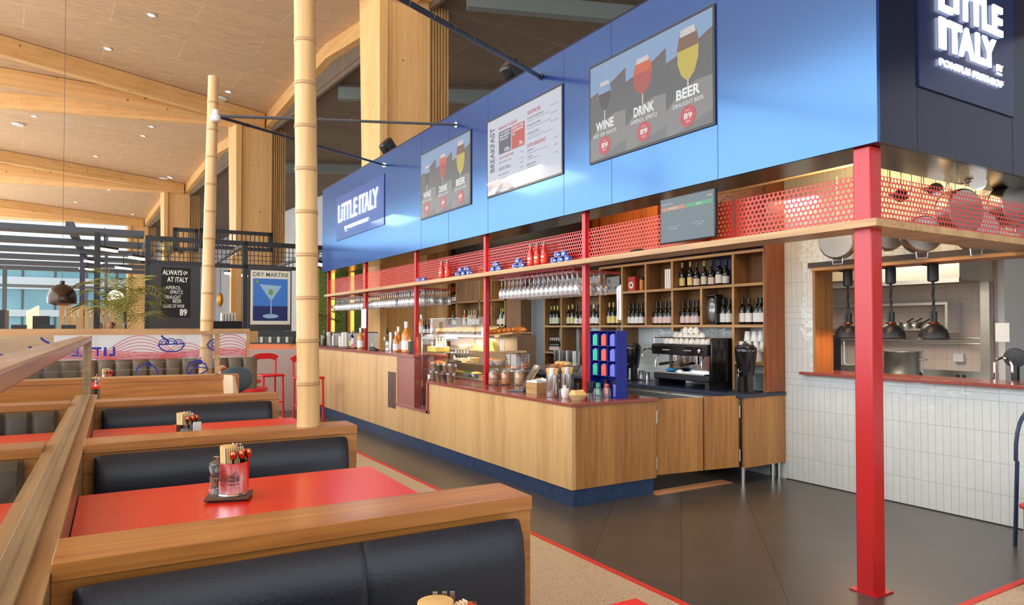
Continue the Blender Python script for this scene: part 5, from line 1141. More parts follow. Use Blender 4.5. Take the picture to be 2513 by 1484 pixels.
O('cup_rail', MB().tube([(0,0,.56),(0,Lm,.56),(.44,Lm,.56)], .006).rod((0,Lm*.5,.49),(0,Lm*.5,.56),.005).rod((0,Lm,.49),(0,Lm,.56),.005), M['chrome'], em)
# cups on the machine
cup_p = T('coffee_cup', '', 'cup', (0,0,-50)); O('bowl', MB().lathe((0,0,0), [(.040,0),(.041,.004),(.036,.035),(.02,.058),(.018,.064),(0,.062)], 20), M['china'], cup_p); O('cup_handle', MB().tube([(-.034,0,.015),(-.055,0,.018),(-.052,0,.042),(-.028,0,.046)], .005, n=6), M['china'], cup_p)
first = True
for lvl, n, dz in ((0, 9, 0), (1, 6, .062), (2, 3, .124)):
    for r_ in range(2 if lvl == 0 else 1):
        for j in range(n):
            y = yb + .08 + (Lm-.14)*(j+(0,1.5,3.0)[lvl])/9 + (.02*r_); loc = (XM+.07+.12*r_+.03*lvl, y, WZ+.491+dz)
            lab = f'white coffee cup upturned on the espresso machine, {["lowest tier, front row","middle tier","top tier"][lvl] if r_ == 0 else "lowest tier, rear row"}, {nth(n-1-j,n)}'
            if first: cup_p.location = loc; cup_p['label'] = lab; cup_p['group'] = 'cups on the espresso machine'; first = False; cup_p.rotation_euler = (0,0,.5)
            else: dup(cup_p, loc, random.uniform(-1,1.2), lab, 'cups on the espresso machine')
def brewer(px, X, s, lab):
    t = T('coffee_brewer', lab, 'coffee brewer', (X, yX(px,X), WZ), radians(0))
    O('tank', MB().lathe((0,0,0), [(.075*s,.17*s),(.085*s,.22*s),(.11*s,.42*s),(.11*s,.46*s),(.10*s,.475*s),(.0,.48*s)], 24), M['blackgloss'], t); O('lid', MB().lathe((0,0,0), [(.09*s,.475*s),(.085*s,.495*s),(.03*s,.50*s),(.03*s,.515*s),(0,.515*s)], 20), M['black'], t)
    for a in (.9, 2.6, 4.4): O('leg', MB().beam((.09*s*cos(a),.09*s*sin(a),0),(.075*s*cos(a),.075*s*sin(a),.22*s),.045*s,.03*s,up=(0,1,0)), M['black'], t)
    O('tap', MB().rod((-.08*s,0,.22*s),(-.13*s,0,.21*s),.012).rod((-.12*s,0,.25*s),(-.12*s,0,.17*s),.008), M['chrome'], t); O('drip_base', MB().box(-.16*s,.1*s,-.09*s,.09*s,0,.012), M['black'], t)
brewer(1830, 5.86, 1.0, 'black coffee brewer standing at the right end of the blue-black worktop'); brewer(1553, 5.95, .95, 'black coffee brewer left of the espresso machine, behind the blue tea rack')
def jar(loc, r, h, fill, lab, cat='jar', lid=None, grp=None, name='storage_jar', fh=.75):
    t = T(name, lab, cat, loc, 0, grp); O('glass_body', MB().lathe((0,0,0), [(r*.9,0),(r,.01),(r,h*.78),(r*.82,h*.88),(r*.82,h)], 20), M['jar'], t)
    if fill: O('contents', MB().lathe((0,0,0), [(r*.85,.008),(r*.94,.015),(r*.94,h*fh),(r*.6,h*fh+.008),(0,h*fh+.014)], 16), fill, t)
    O('lid', MB().lathe((0,0,0), [(r*.86,h),(r*.88,h+.012),(r*.3,h+.02),(0,h+.02)], 20), lid or M['jar'], t); return t
jar(aZ(1750, 948, WZ), .045, .085, M['lab_white'], 'small glass jar of sugar with spoon on the blue-black worktop', 'sugar jar'); jar(aZ(1783, 948, WZ), .045, .13, M['steel'], 'clear jar of teaspoons left of the black brewer', 'spoon jar', name='spoon_jar')
O('sugar_spoon', MB().rod((0,0,.10),(-.03,.10,.14),.004), M['steel'], None, 'spoon handle sticking out of the sugar jar', 'spoon', loc=aZ(1748, 948, WZ))
O('milk_jug', MB().lathe((0,0,0), [(.045,0),(.048,.05),(.04,.11),(.044,.12),(.04,.118)], 20), M['steel'], None, 'steel milk jug left of the espresso machine', 'jug', loc=aZ(1575, 932, WZ))
O('milk_jug', MB().lathe((0,0,0), [(.04,0),(.043,.05),(.036,.10),(.04,.11),(.036,.108)], 20), M['steel'], None, 'smaller steel jug beside the espresso machine base', 'jug', loc=aZ(1590, 934, WZ))
for i, px in enumerate((1540, 1562)): O('small_cup', MB().lathe((0,0,0), [(.022,0),(.03,.05),(.031,.055),(.027,.05),(.0,.01)], 16), M['china'], None, ['small white cup left, beside the tea rack','small white cup right, before the jugs'][i], 'cup', loc=aZ(px, 927, WZ))
O('white_tray', MB().box(-.08,.08,-.2,.2,0,.012), M['white'], None, 'white cloth-covered tray by the small cups', 'tray', loc=aZ(1549, 931, WZ), bev=.004)
# ================================================================== glass vitrine and food
CZ = CT_L + .001
VX, VY0, VY1 = 4.13, yX(1190, 4.13), 9.3; VT = 1.50
vt = T('glass_vitrine', 'long glass food vitrine with brown cabinet back on the bar counter', 'vitrine', (VX, VY0, CZ)); VL = VY1-VY0; VH = VT-CZ
O('floor_tray', MB().box(0,.46,0,VL,0,.02), M['steel'], vt); O('top_shelf', MB().box(-.01,.46,-.01,VL,VH-.012,VH), M['jar'], vt); O('top_edge', MB().box(-.012,-.002,-.01,VL,VH-.018,VH+.004), M['steel'], vt)
O('front_glass', MB().box(0,.006,0,VL,.02,VH-.012), M['vglass'], vt); O('end_glass', MB().box(.006,.46,0,.006,.02,VH-.012), M['vglass'], vt); O('corner_strip', MB().box(-.006,.006,-.006,.006,0,VH), M['steel'], vt); O('corner_strip', MB().box(-.006,.006,1.12,1.145,0,VH), M['steel'], vt)
for z in (.20, .37): O('glass_shelf', MB().box(.05,.45,.01,VL-.02,z,z+.008), M['jar'], vt)
O('rear_cabinet', MB().box(.46,.74,-.01,VL,-.0,VH), M['cardboard'], vt); O('guard_glass', MB().box(-.0,.005,.0,VL+.3,VH,VH+.22), M['vglass'], vt); O('guard_edge', MB().box(-.0,.006,.0,VL+.3,VH+.22,VH+.225), M['jar'], vt)
O('light_strip', MB().box(.02,.05,.02,VL-.05,VH-.025,VH-.013), mat('soft_lit_strip', (1,1,1,1), .5, emis=1.6, ecol=S(255,232,200)), vt)
light('AREA', 'niche_light', (3.92, yLm+.22, 1.42), 6, (1,.88,.66), .2, (3.92, yLm+.22, 0))
light('AREA', 'vitrine_light', (VX+.22, (VY0+VY1)/2, VT-.03), 24, (1,.86,.62), .3, (VX+.22, (VY0+VY1)/2, 0), sy=1.6)
O('vitrine_plinth', MB().box(0,.74,.02,VY1-8.0,0,CZ-.004), M['oak_shelf'], None, 'wooden plinth under the far half of the vitrine', 'plinth', loc=(VX+.02, 8.02, 0))
nb = T('niche_chiller', 'tall glass chiller case in the quartz niche of the counter', 'chiller', (3.74, yLm+.06, .551)); NL = (yg1-.02)-(yLm+.06)
O('base', MB().box(0,.34,0,NL,0,.03), M['steel'], nb); O('front_glass', MB().box(0,.006,0,NL,.03,.9), M['vglass'], nb); O('edge_strip', MB().box(-.004,.006,NL-.015,NL,0,.93), M['steel'], nb); O('top_plate', MB().box(0,.34,0,NL,.9,.93), M['jar'], nb)
for z in (.25,.5,.72): O('glass_shelf', MB().box(.02,.33,.01,NL-.02,z,z+.008), M['jar'], nb)
for i, (z, f, nm, lb) in enumerate(((.04,'herb','salad_bowl','bowl of green salad low in the niche chiller'),(.26,'cheese','cheese_block','yellow cheese on the second board of the niche chiller'),(.51,'bread','bread_tray','breads on the third board of the niche chiller'),(.73,'cheese','cheese_block','yellow cheese on the top board of the niche chiller'))):
    if f == 'cheese': O(nm, MB().box(.05,.25,.04,NL-.06,0,.07), M[f], None, lb, 'cheese', loc=(3.74, yLm+.06, .551+z), bev=.01)
    else: O(nm, MB().lathe((.15,NL/2,0), [(.06,0),(.11,.07),(.10,.09),(0,.11)], 18), M[f], None, lb, 'bowl' if f == 'herb' else 'bread', loc=(3.74, yLm+.06, .551+z))
def tag_card(loc, lab, w=.05, h=.06): 
    t = T('price_card', lab, 'price card', loc, 0, 'price cards'); O('card', MB().box(-.001,.001,-w/2,w/2,.02,.02+h), M['paper'], t); O('card_foot', MB().box(-.012,.012,-w/3,w/3,0,.02), M['steel'], t)
    O('printed_mark', MB().tube([(-.002,.012*cos(2*pi*k/12),.02+h*.45+.016*sin(2*pi*k/12)) for k in range(12)], .0012, n=4, closed=True), M['bluesign'], t)
q = aX(1183, 815, VX+.02); tag_card((VX+.03, q.y, VT+.001), 'white price card on the vitrine top beside the slim red post', .07, .075)
for i, (px, z) in enumerate(((1060,.39),(1090,.39),(1115,.22),(1150,.22),(1160,.02))): tag_card((VX+.08, yX(px, VX+.08), CZ+z+.001), f'small white price card inside the vitrine, {nth(i,5)}', .045, .05)
# wrapped sandwiches (paper sleeves) on the top
wrap = MB(); n = 10
wrap.add([( .0,-.05,.0),(.30,-.05,.0),(.30,.05,.0),(.0,.05,.0),(.02,-.04,.05),(.30,-.035,.035),(.30,.035,.035),(.02,.04,.05),(.38,-.05,.03),(.38,.05,.03)], [(0,3,2,1),(0,1,5,4),(2,3,7,6),(3,0,4,7),(4,5,6,7),(5,8,9,6),(1,2,9,8),(1,8,5),(2,6,9)])
wm = mesh_of('wrapped_sandwich', wrap, M['tube'])
for i, px in enumerate((1072,1088,1104,1122,1140,1160)):
    O('wrapped_sandwich', wm, None, None, f'sandwich in brown paper sleeve on the vitrine top, {nth(i,6)} of six', 'sandwich', 'wrapped sandwiches on the vitrine', loc=(VX+.02, yX(px, VX+.05)-.02, VT+.035), rz=radians(-38), bev=.004).rotation_euler[1] = radians(-6)
O('sandwich_tray', MB().box(.0,.42,yX(1175,VX)-VY0,yX(1058,VX)-VY0,0,.02), mat('brown_tray', S(150,112,72), .5), None, 'brown tray under the wrapped sandwiches', 'tray', loc=(VX+.01, VY0, VT+.001))
def croissant(loc, rz, lab, grp, s=1):
    mb = MB(); pts = []; rs = []
    for k in range(13): a = -1.25 + 2.5*k/12; pts.append((.055*s*cos(a), .065*s*sin(a), .022*s)); rs.append(s*(.008+.022*cos(a*1.15)**1.0*(1 if k % 2 else .86)))
    O('croissant', MB().tube(pts, rs, n=10), M['bread'], None, lab, 'croissant', grp, loc=loc, rz=rz)
for i, px in enumerate((1213,1222,1232,1243,1252,1262,1270)): croissant((VX+.06+.012*i, yX(px, VX+.1), VT+.012+.006*i), random.uniform(-.5,.5)+1.2, f'croissant on the board on top of the vitrine, {nth(i,7)} of seven', 'croissants on the vitrine', 1.25)
yb_ = yX(1214,VX+.1)-yX(1272,VX+.1)
O('bread_board', MB().add([(0,0,.03),(.26,0,.03),(.26,yb_,.0),(0,yb_,.0),(0,0,.045),(.26,0,.045),(.26,yb_,.012),(0,yb_,.012)], [(0,3,2,1),(4,5,6,7),(0,1,5,4),(1,2,6,5),(2,3,7,6),(3,0,4,7)]), M['oak_board'], None, 'tilted wooden board under the croissants', 'board', loc=(VX+.02, yX(1272,VX+.1), VT+.0))
for i, (px, k) in enumerate(((1034,'am'),(1043,'bw'),(1052,'bw'),(1060,'ro'))): put(k, (VX+.12, yX(px,VX+.12), VT+.001), f'bottle on the far end of the vitrine top, {nth(i,4)} of four', 'bottles on the vitrine top', sc=.72)
# inside the vitrine
for i, px in enumerate((1072,1079,1086,1093)): put('ro' if i % 2 else 'wh', (VX+.15, yX(px,VX+.15), CZ+.379), f'small juice bottle on the top glass shelf, {nth(i,4)}', 'juice bottles in the vitrine', sc=.5)
for i, px in enumerate((1119,1126,1133,1140,1147)): put('sm', (VX+.15, yX(px,VX+.15), CZ+.209), f'small dark bottle on the middle glass shelf, {nth(i,5)}', 'small bottles in the vitrine', sc=.72)
def item(nm, cat, lab, px, z, mb, m, dx=.2, grp=None, rz=0): return O(nm, mb, m, None, lab, cat, grp, loc=(VX+dx, yX(px, VX+dx), CZ+z), rz=rz)
item('cheese_wedge','cheese','tall pale cheese wedge standing in the vitrine right of the slim red post',1213,.379,MB().prism([(-.09,0),(.09,0),(.06,.15),(.02,.13)],'x',-.04,.04),M['cheese'])
item('cheese_wedge','cheese','pale cheese wedge standing in the vitrine left of the slim red post',1172,.379,MB().prism([(-.08,0),(.08,0),(-.05,.13)],'x',-.04,.04),M['cheese'])
item('round_cheese','cheese','round cheese on a board at the middle of the vitrine',1155,.209,MB().cyl(0,0,0,.06,.12,n=24),M['sand'])
for i, (px, z, f) in enumerate(((1150,.02,'herb'),(1168,.02,'cheese'),(1207,.209,'bread'),(1225,.209,'sand'),(1140,.379,'bread'),(1215,.02,'sand'))):
    t = T('food_bowl', f'white bowl of food in the vitrine, {["bottom, left of the slim post","bottom, beside the slim post","middle shelf, right of the slim post","middle shelf, right end","top shelf, left","bottom, right of the slim post"][i]}', 'bowl', (VX+.2, yX(px,VX+.2), CZ+z), 0, 'food bowls in the vitrine'); O('bowl', MB().lathe((0,0,0), [(.04,0),(.09,.045),(.094,.05),(.085,.045),(.0,.01)], 20), M['china'], t); O('food', MB().ell((0,0,.04), .08,.08,.035, 14, 6, a0=0), M[f], t)
for i, px in enumerate((1100,1125,1205)): item('wooden_crate','crate',f'shallow wooden crate in the vitrine, {nth(i,3)}',px,.02,MB().box(-.12,.12,-.11,.11,0,.05),M['oak_board'])
item('tall_canister','canister','glass canister at the right end of the vitrine',1232,.379,MB().cyl(0,0,0,.14,.04),M['jar'])
# plastic tubs stacked on the counter's far end
tub = T('salad_tub','', 'tub', (0,0,-50)); O('tub', MB().lathe((0,0,0), [(.038,0),(.048,.075),(.05,.078)], 16), M['jar'], tub); cont = O('contents', MB().lathe((0,0,0), [(.034,.005),(.042,.06),(0,.066)], 14), M['nuts'], tub); O('lid', MB().lathe((0,0,0), [(.05,.078),(.046,.092),(0,.094)], 16), M['jar'], tub)
tub2 = T('salad_tub','', 'tub', (0,0,-50)); O('tub', tub.children[0].data, None, tub2); O('contents', MB().lathe((0,0,0), [(.034,.005),(.042,.06),(0,.066)], 14), M['herb'], tub2); O('lid', tub.children[2].data, None, tub2)
XT = 3.82; fl = {0:1,1:1}; lst = [(1064,0,0),(1077,0,0),(1091,0,1),(1106,0,0),(1068,.114,0),(1082,.114,1),(1096,.114,0),(1110,.114,0)]
for i, (px, dz, kk) in enumerate(lst):
    if px < 1062: continue
    lab = f'clear tub of {"green salad" if kk else "nuts"}, {["lower","upper"][dz>0]} layer, {nth(i%4,4)}'; loc = (XT, yX(px, XT), CZ+dz); r = tub2 if kk else tub
    if fl[kk]: r.location = loc; r['label'] = lab; r['group'] = 'clear tubs stacked on the counter'; r.scale = (1.2,)*3; fl[kk] = 0
    else: dup(r, loc, 0, lab, 'clear tubs stacked on the counter')
jar(aZ(1116, 925, CZ), .04, .10, M['cheese'], 'small jar of yellow oil at the right of the clear tubs', 'jar'); tag_card((3.70, yX(1056, 3.72), CZ), 'white price card at the corner of the quartz top', .06, .05)
# cookie jars
for i, (px, f) in enumerate(((1212,'cookie'),(1241,'bread'),(1274,'sand'))): jar(aZ(px, 944, CZ), .066, .175, M[f], ['clip-top glass jar of chocolate cookies beside the slim red post','clip-top glass jar of brown cookies, middle one','clip-top glass jar of oat biscuits, right one'][i], grp='cookie jars on the counter', name='cookie_jar')
q = aD(1270, 803, 8.5); dz = T('cake_dome', 'clear drum-shaped dome over orange pastries behind the cookie jars', 'cake dome', (q.x, q.y, CZ)); O('stand', MB().cyl(0,0,0,.14,.05).cyl(0,0,.14,.155,.17,n=28), M['steel'], dz); O('dome_glass', MB().lathe((0,0,.155), [(.155,0),(.155,.19),(.15,.2),(0,.2)], 28), M['jar'], dz)
for i in range(5): a = i*1.3; croissant((q.x+.07*cos(a), q.y+.07*sin(a), CZ+.157+(.04 if i > 3 else 0)), a, f'orange-brown pastry under the clear dome, {ORD[i]}', 'pastries under the dome', 1.0)
O('serving_tongs', MB().beam((-.1,.08,0),(.1,-.05,.01),.02,.012).beam((-.1,.06,.02),(.1,-.05,.02),.02,.012), M['oak_board'], None, 'wooden tongs lying on the clear dome', 'tongs', loc=(q.x, q.y, CZ+.362))
# till, tablet, box
q = aZ(1284, 957, CZ); tb = T('payment_tablet', 'tilted tablet stand with wooden back next to the cash counter box', 'tablet stand', q, radians(-112))
a, b = Vector((0,0,.01)), Vector((0,.16,.26)); O('wooden_back', MB().beam(a, b, .26, .018, up=(0,-1,1)), M['oak_board'], tb, bev=.003); O('glass_face', MB().beam(a+Vector((0,-.012,.008)), b+Vector((0,-.012,.006)), .24, .006, up=(0,-1,1)), M['blackgloss'], tb); O('foot', MB().box(-.08,.08,.02,.14,0,.012), M['steel'], tb)
O('card_terminal', MB().prism([(-.09,0),(.09,0),(.09,.012),(-.06,.035),(-.09,.03)], 'x', -.04, .04), M['grey'], None, 'dark grey card terminal lying before the tablet stand', 'card terminal', loc=aZ(1270, 960, CZ), rz=radians(30), bev=.004)
q = aZ(1318, 965, CZ); bx = T('napkin_box', 'open wooden box lined with paper on the counter', 'box', (q.x+.03, q.y, CZ), 0)
O('box_walls', MB().box(-.10,.10,-.10,-.085,0,.115).box(-.10,.10,.085,.10,0,.115).box(-.10,-.085,-.085,.085,0,.115).box(.085,.10,-.085,.085,0,.115).box(-.084,.084,-.084,.084,0,.01), M['oak_board'], bx); O('paper_liner', MB().add([(-.083,-.083,.02),(.083,-.083,.02),(.083,.083,.02),(-.083,.083,.02),(-.10,-.10,.145),(.10,-.10,.12),(.10,.10,.15),(-.10,.10,.125)], [(0,1,2,3),(0,4,5,1),(1,5,6,2),(2,6,7,3),(3,7,4,0)]), M['paper'], bx)
for i, (px, py) in enumerate(((1356,974),(1393,970))):
    q = aZ(px, py, CZ); t = T('steel_canister', ['tall brushed steel canister of wrapped cutlery, left one','tall brushed steel canister, right one behind the white creamer'][i], 'canister', q); O('body', MB().lathe((0,0,0), [(.060,0),(.062,.004),(.062,.215),(.058,.218),(.058,.02)], 28, close=False).cyl(0,0,0,.01,.06), M['steel'], t)
    for k in range(5): O('cone_paper', MB().lathe((.02*cos(k*1.3),.02*sin(k*1.3),.12), [(.012,0),(.026,.16)], 8, ax=(.12*cos(k*1.3),.12*sin(k*1.3),1)), M['paper'] if k % 2 else M['tube'], t)
q = aD(1376, 803, 7.25); t = T('glass_bowl', 'wide footed glass bowl full of wrapped breads', 'bowl', (q.x, q.y, CZ)); O('bowl', MB().lathe((0,0,0), [(.07,0),(.07,.01),(.012,.02),(.012,.10),(.08,.13),(.18,.21),(.215,.285),(.21,.285),(.17,.215),(.0,.14)], 32), M['jar'], t)
for k in range(12):
    a = k*2.4; rr = .03+.11*((k*7) % 5)/5; O('wrapped_roll', MB().ell((rr*cos(a),rr*sin(a),.235+.03*(k % 3)), .05,.03,.025, 10, 6), [M['paper'],M['bread'],M['tube']][k % 3], t)
for i, (px, X) in enumerate(((1373,5.9),(1392,5.9),(1409,5.9))): O('steel_pot', MB().lathe((0,0,0), [(.085,0),(.088,.2),(.084,.2),(.084,.01)], 24, close=False).cyl(0,0,0,.01,.085), M['steel'], None, f'steel pot on the back worktop behind the glass bowl, {nth(i,3)} of three', 'pot', 'steel pots on the back worktop', loc=(X, yX(px, X), WZ+.14))
O('pot_riser', MB().box(-.12,.12,yX(1415,5.9)-yX(1368,5.9)-.55 if False else -.35,.35,0,.139), M['steel'], None, 'low steel riser under the three pots', 'riser', loc=(5.9, yX(1391,5.9), WZ))
O('white_creamer', MB().lathe((0,0,0), [(.03,0),(.034,.01),(.042,.05),(.042,.085),(.036,.09),(.0,.04)], 20).lathe((.01,0,.06), [(.012,0),(.02,.06)], 8, ax=(-.3,.2,1)), M['china'], None, 'white creamer cup holding sachets before the steel canisters', 'creamer', loc=aZ(1387, 976, CZ))
q = aZ(1418, 982, CZ); t = T('wicker_basket', 'small wicker basket with brown paper near the counter corner', 'basket', q); O('basket', MB().lathe((0,0,0), [(.055,0),(.062,.008),(.092,.05),(.096,.055),(.09,.055),(.055,.012),(0,.012)], 28), M['wicker'], t); O('brown_paper', MB().add([(-.07,-.06,.05),(.07,-.05,.052),(.06,.07,.05),(-.06,.06,.05),(-.05,-.02,.095),(.05,-.01,.10),(.04,.05,.09),(-.04,.05,.092)], [(4,5,6,7),(0,1,5,4),(1,2,6,5),(2,3,7,6),(3,0,4,7)]), M['tube'], t)
q = aZ(1448, 979, CZ); t = T('straw_holder', 'bundle of black straws in a holder left of the glass cloches', 'straw holder', q); O('cup', MB().lathe((0,0,0), [(.022,0),(.026,.06),(.024,.06),(.02,.01)], 14), M['jar'], t)
for k in range(12): a = k*2.4; O('straw', MB().rod((.008*cos(a),.008*sin(a),.01),(.045*cos(a)*(.5+.5*(k % 3)/2),.045*sin(a)*(.5+.5*(k % 3)/2),.165),.0032,n=6), M['black'], t)
for i, px in enumerate((1466, 1489)):
    q = aZ(px, 977 if i == 0 else 975, CZ); t = T('glass_cloche', ['small glass cloche, left of two, before the tea rack','small glass cloche, right of two, before the tea rack'][i], 'cloche', q, 0, 'small glass cloches'); O('dome', MB().lathe((0,0,.01), [(.044,0),(.045,.05),(.035,.085),(.012,.098),(.01,.105),(.014,.112),(.010,.122),(0,.124)], 22), M['jar'], t); O('plate', MB().cyl(0,0,0,.01,.05,n=24), M['jar'], t)
# tea rack
c0 = aZ(1512, 978, CZ); rx = c0.x; ry0 = c0.y; ry1 = yX(1448, rx); W = ry1-ry0; TZ = .64; rk = T('tea_rack', 'cobalt blue card display rack with rows of tea boxes', 'display rack', (rx, ry0, CZ))
Dp = .13; O('side_board', MB().box(0,Dp,-.006,.006,0,TZ), M['cobalt'], rk); O('side_board', MB().box(0,Dp,W-.006,W+.006,0,TZ), M['cobalt'], rk); O('back_board', MB().box(Dp-.006,Dp,0,W,0,TZ), M['cobalt'], rk)
rows_ = [.0, .20, .345, .49, TZ-.006]
for z in rows_: O('shelf_board', MB().box(0,Dp,0,W,z,z+.006), M['cobalt'], rk)
for k in (1,2): O('divider', MB().box(0,Dp,W*k/3-.002,W*k/3+.002,.20,TZ), M['cobalt'], rk)
for r_ in range(3):
    for c_ in range(3):
        y = ry0 + W*(2-c_+.5)/3; t = T('tea_box', f'{["mint green","coral","lilac"][c_]} tea box, {["lowest","middle","top"][r_]} row of the blue rack', 'tea box', (rx+.035, y, CZ+rows_[r_+1]+.0065), 0, 'tea boxes in the rack')
        O('carton', MB().box(-.026,.026,-.034,.034,0,.102), M[['mint','coral','lilac'][c_]], t); O('carton_top', MB().box(-.02,.02,-.02,.02,.102,.116), M['lilac'], t)
for c_, m in ((0,'mint'),(1,'coral'),(2,'lilac')): O('tea_pouch', MB().box(-.012,.012,-.028,.028,0,.12), M[m], None, f'{["mint green","coral","lilac"][c_]} tea pouch in the open bottom of the blue rack', 'tea pouch', 'tea pouches', loc=(rx+.05, ry0+W*(2-c_+.5)/3, CZ+.0065), bev=.004)
for c_ in range(2): O('black_pouch', MB().box(-.012,.012,-.022,.022,0,.155), M['black'], None, ['black tea pouch between the mint and coral pouches','black tea pouch between the coral and lilac pouches'][c_], 'tea pouch', loc=(rx+.09, ry0+W*(1.98-c_)/3, CZ+.0065), bev=.004)
q = Vector((rx+.06, ry0+.03, CZ+TZ)); t = T('flag_sign', 'tall narrow white flag sign on a thin black pole above the tea rack', 'sign', q)
O('pole', MB().rod((0,0,0),(0,0,.30),.004), M['black'], t); O('flag', MB().add([(-.002,-.035,.10),(.002,-.035,.10),(.002,.02,.11),(-.002,.02,.11),(-.002,-.035,.44),(.002,-.035,.44),(.002,.03,.41),(-.002,.03,.41)], [(0,3,2,1),(4,5,6,7),(0,1,5,4),(1,2,6,5),(2,3,7,6),(3,0,4,7)]), M['paper'], t); O('printed_line', MB().box(-.004,-.0025,-.008,-.004,.15,.38), mat('pale_orange_print', S(220,150,130), .6), t)
# glass racks with hanging wine glasses
gl = MB().lathe((0,0,0), [(.033,0),(.033,-.003),(.006,-.008),(.0038,-.02),(.0035,-.085),(.012,-.098),(.032,-.125),(.039,-.155),(.036,-.19),(.031,-.22),(.030,-.22),(.034,-.19),(.037,-.155),(.030,-.127),(.008,-.10)], 14, close=False)
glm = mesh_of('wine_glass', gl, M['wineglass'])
for ri, (pa, pb, rowsx, nm, ex) in enumerate(((1222, 1420, (4.16,4.30,4.44,4.58), 'nearest rack', 0), (908, 1040, (4.16,4.30,4.44,4.58), 'middle rack', 0), (815, 888, (4.18,4.32,4.46), 'farthest rack', 0))):
    y1_, y0_ = yX(pa, 4.14), yX(pb, 4.14); rz_ = 2.155
    t = T('glass_rack', f'red steel {nm} for wine glasses under the oak shelf', 'glass rack', (4.08, y0_, rz_), 0, 'red glass racks'); L = y1_-y0_; Wr = rowsx[-1]-4.08+.09
    for k in range(len(rowsx)+1): x = rowsx[0]-4.08-.07+k*.14; O('rail', MB().box(x-.012,x+.012,0,L,-.004,.0), M['red'], t)
    O('cross_bar', MB().box(0,Wr,0,.02,0,.015).box(0,Wr,L-.02,L,0,.015), M['red'], t)
    nh = int(L/.09)
    for k in range(nh+1): O('hanger', MB().tube([(.0,L*k/nh,.0),(.0,L*k/nh,.04)], .004, n=5), M['red'], t)
    O('top_plate', MB().box(0,Wr,0,L,.008,.011), M['red'], t); O('top_bar', MB().box(-.006,.006,0,L,.03,.043), M['red'], t)
    for x in rowsx:
        n = int(L/.088)
        for k in range(n):
            if random.random() < .06: continue
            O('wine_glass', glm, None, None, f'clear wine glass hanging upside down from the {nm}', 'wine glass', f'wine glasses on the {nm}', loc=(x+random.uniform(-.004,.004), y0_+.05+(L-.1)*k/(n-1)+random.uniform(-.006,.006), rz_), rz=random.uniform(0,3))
# tins and tomato bottles on the oak shelf
def patch(r, z0, z1, a, h, mb=None, n=6):
    """a curved printed patch facing -x, turned by a"""
    mb = mb or MB(); vs = []
    for k in range(n+1): t_ = pi + a - h + 2*h*k/n; vs += [(r*cos(t_), r*sin(t_), z0), (r*cos(t_), r*sin(t_), z1)]
    return mb.add(vs, [(2*k, 2*k+2, 2*k+3, 2*k+1) for k in range(n)])
tin = T('food_tin','', 'tin', (0,0,-50)); O('tin_body', MB().cyl(0,0,.002,.050,.036,n=20), M['tinblue'], tin); O('rim', MB().lathe((0,0,0), [(.036,0),(.0375,.002),(.036,.004)], 20, close=False), M['steel'], tin); O('rim', MB().lathe((0,0,0), [(.036,.048),(.0375,.051),(.036,.053),(0,.051)], 20), M['steel'], tin); [O('label_print', patch(.0364, .018, .034, k*pi/2, .42), M['lab_white'], tin) for k in range(4)]
pas = T('tomato_bottle','', 'bottle', (0,0,-50)); O('glass_body', MB().lathe((0,0,0), [(.034,0),(.036,.006),(.036,.12),(.024,.17),(.018,.20),(.018,.215)], 18), M['tomato'], pas); O('label_wrap', MB().lathe((0,0,0), [(.0365,.02),(.0365,.11)], 18, close=False), M['orange'], pas); O('label_print', patch(.0369, .070, .092, 0, .75), M['lab_white'], pas); O('label_print', patch(.0369, .036, .050, 0, .35), M['lab_white'], pas); O('cap', MB().cyl(0,0,.213,.23,.021), mat('green_grey_cap', S(110,130,100), .4), pas)
XSH = 3.978; us = {'t':1,'p':1}
def onshelf(k, px, dz, lab, grp, X=XSH):
    r = tin if k == 't' else pas; loc = (X, yX(px, X), SZ1+.0005+dz)
    if us[k]: us[k] = 0; r.location = loc; r['label'] = lab; r['group'] = grp
    else: dup(r, loc, random.uniform(0,6) if k == 't' else random.uniform(-.2,.3), lab, grp)
for gi, (where, low, up) in enumerate((('right of the third slim post',(1028,1040),()),('right of the two tomato bottles',(1124,1138,1152),(1131,1146)),('right of the second nearest slim post',(1210,1224),(1217,)),('left of the three tomato bottles',(1265,1281),(1273,)),('left of the nearest slim post',(1360,1377,1394),(1369,1386)))):
    for j, px in enumerate(low): onshelf('t', px, 0, f'blue food tin, bottom layer, {nth(j,len(low))}, {where}', 'blue food tins')
    for j, px in enumerate(up): onshelf('t', px, .0525, f'blue food tin stacked on others, {nth(j,len(up))}, {where}', 'blue food tins')
for j, px in enumerate((1084,1098)): onshelf('p', px, 0, f'tomato sauce bottle, {["left","right"][j]} of the far pair', 'tomato sauce bottles')
for j, px in enumerate((1303,1319,1336)): onshelf('p', px, 0, f'tomato sauce bottle, {nth(j,3)} of the near three', 'tomato sauce bottles')
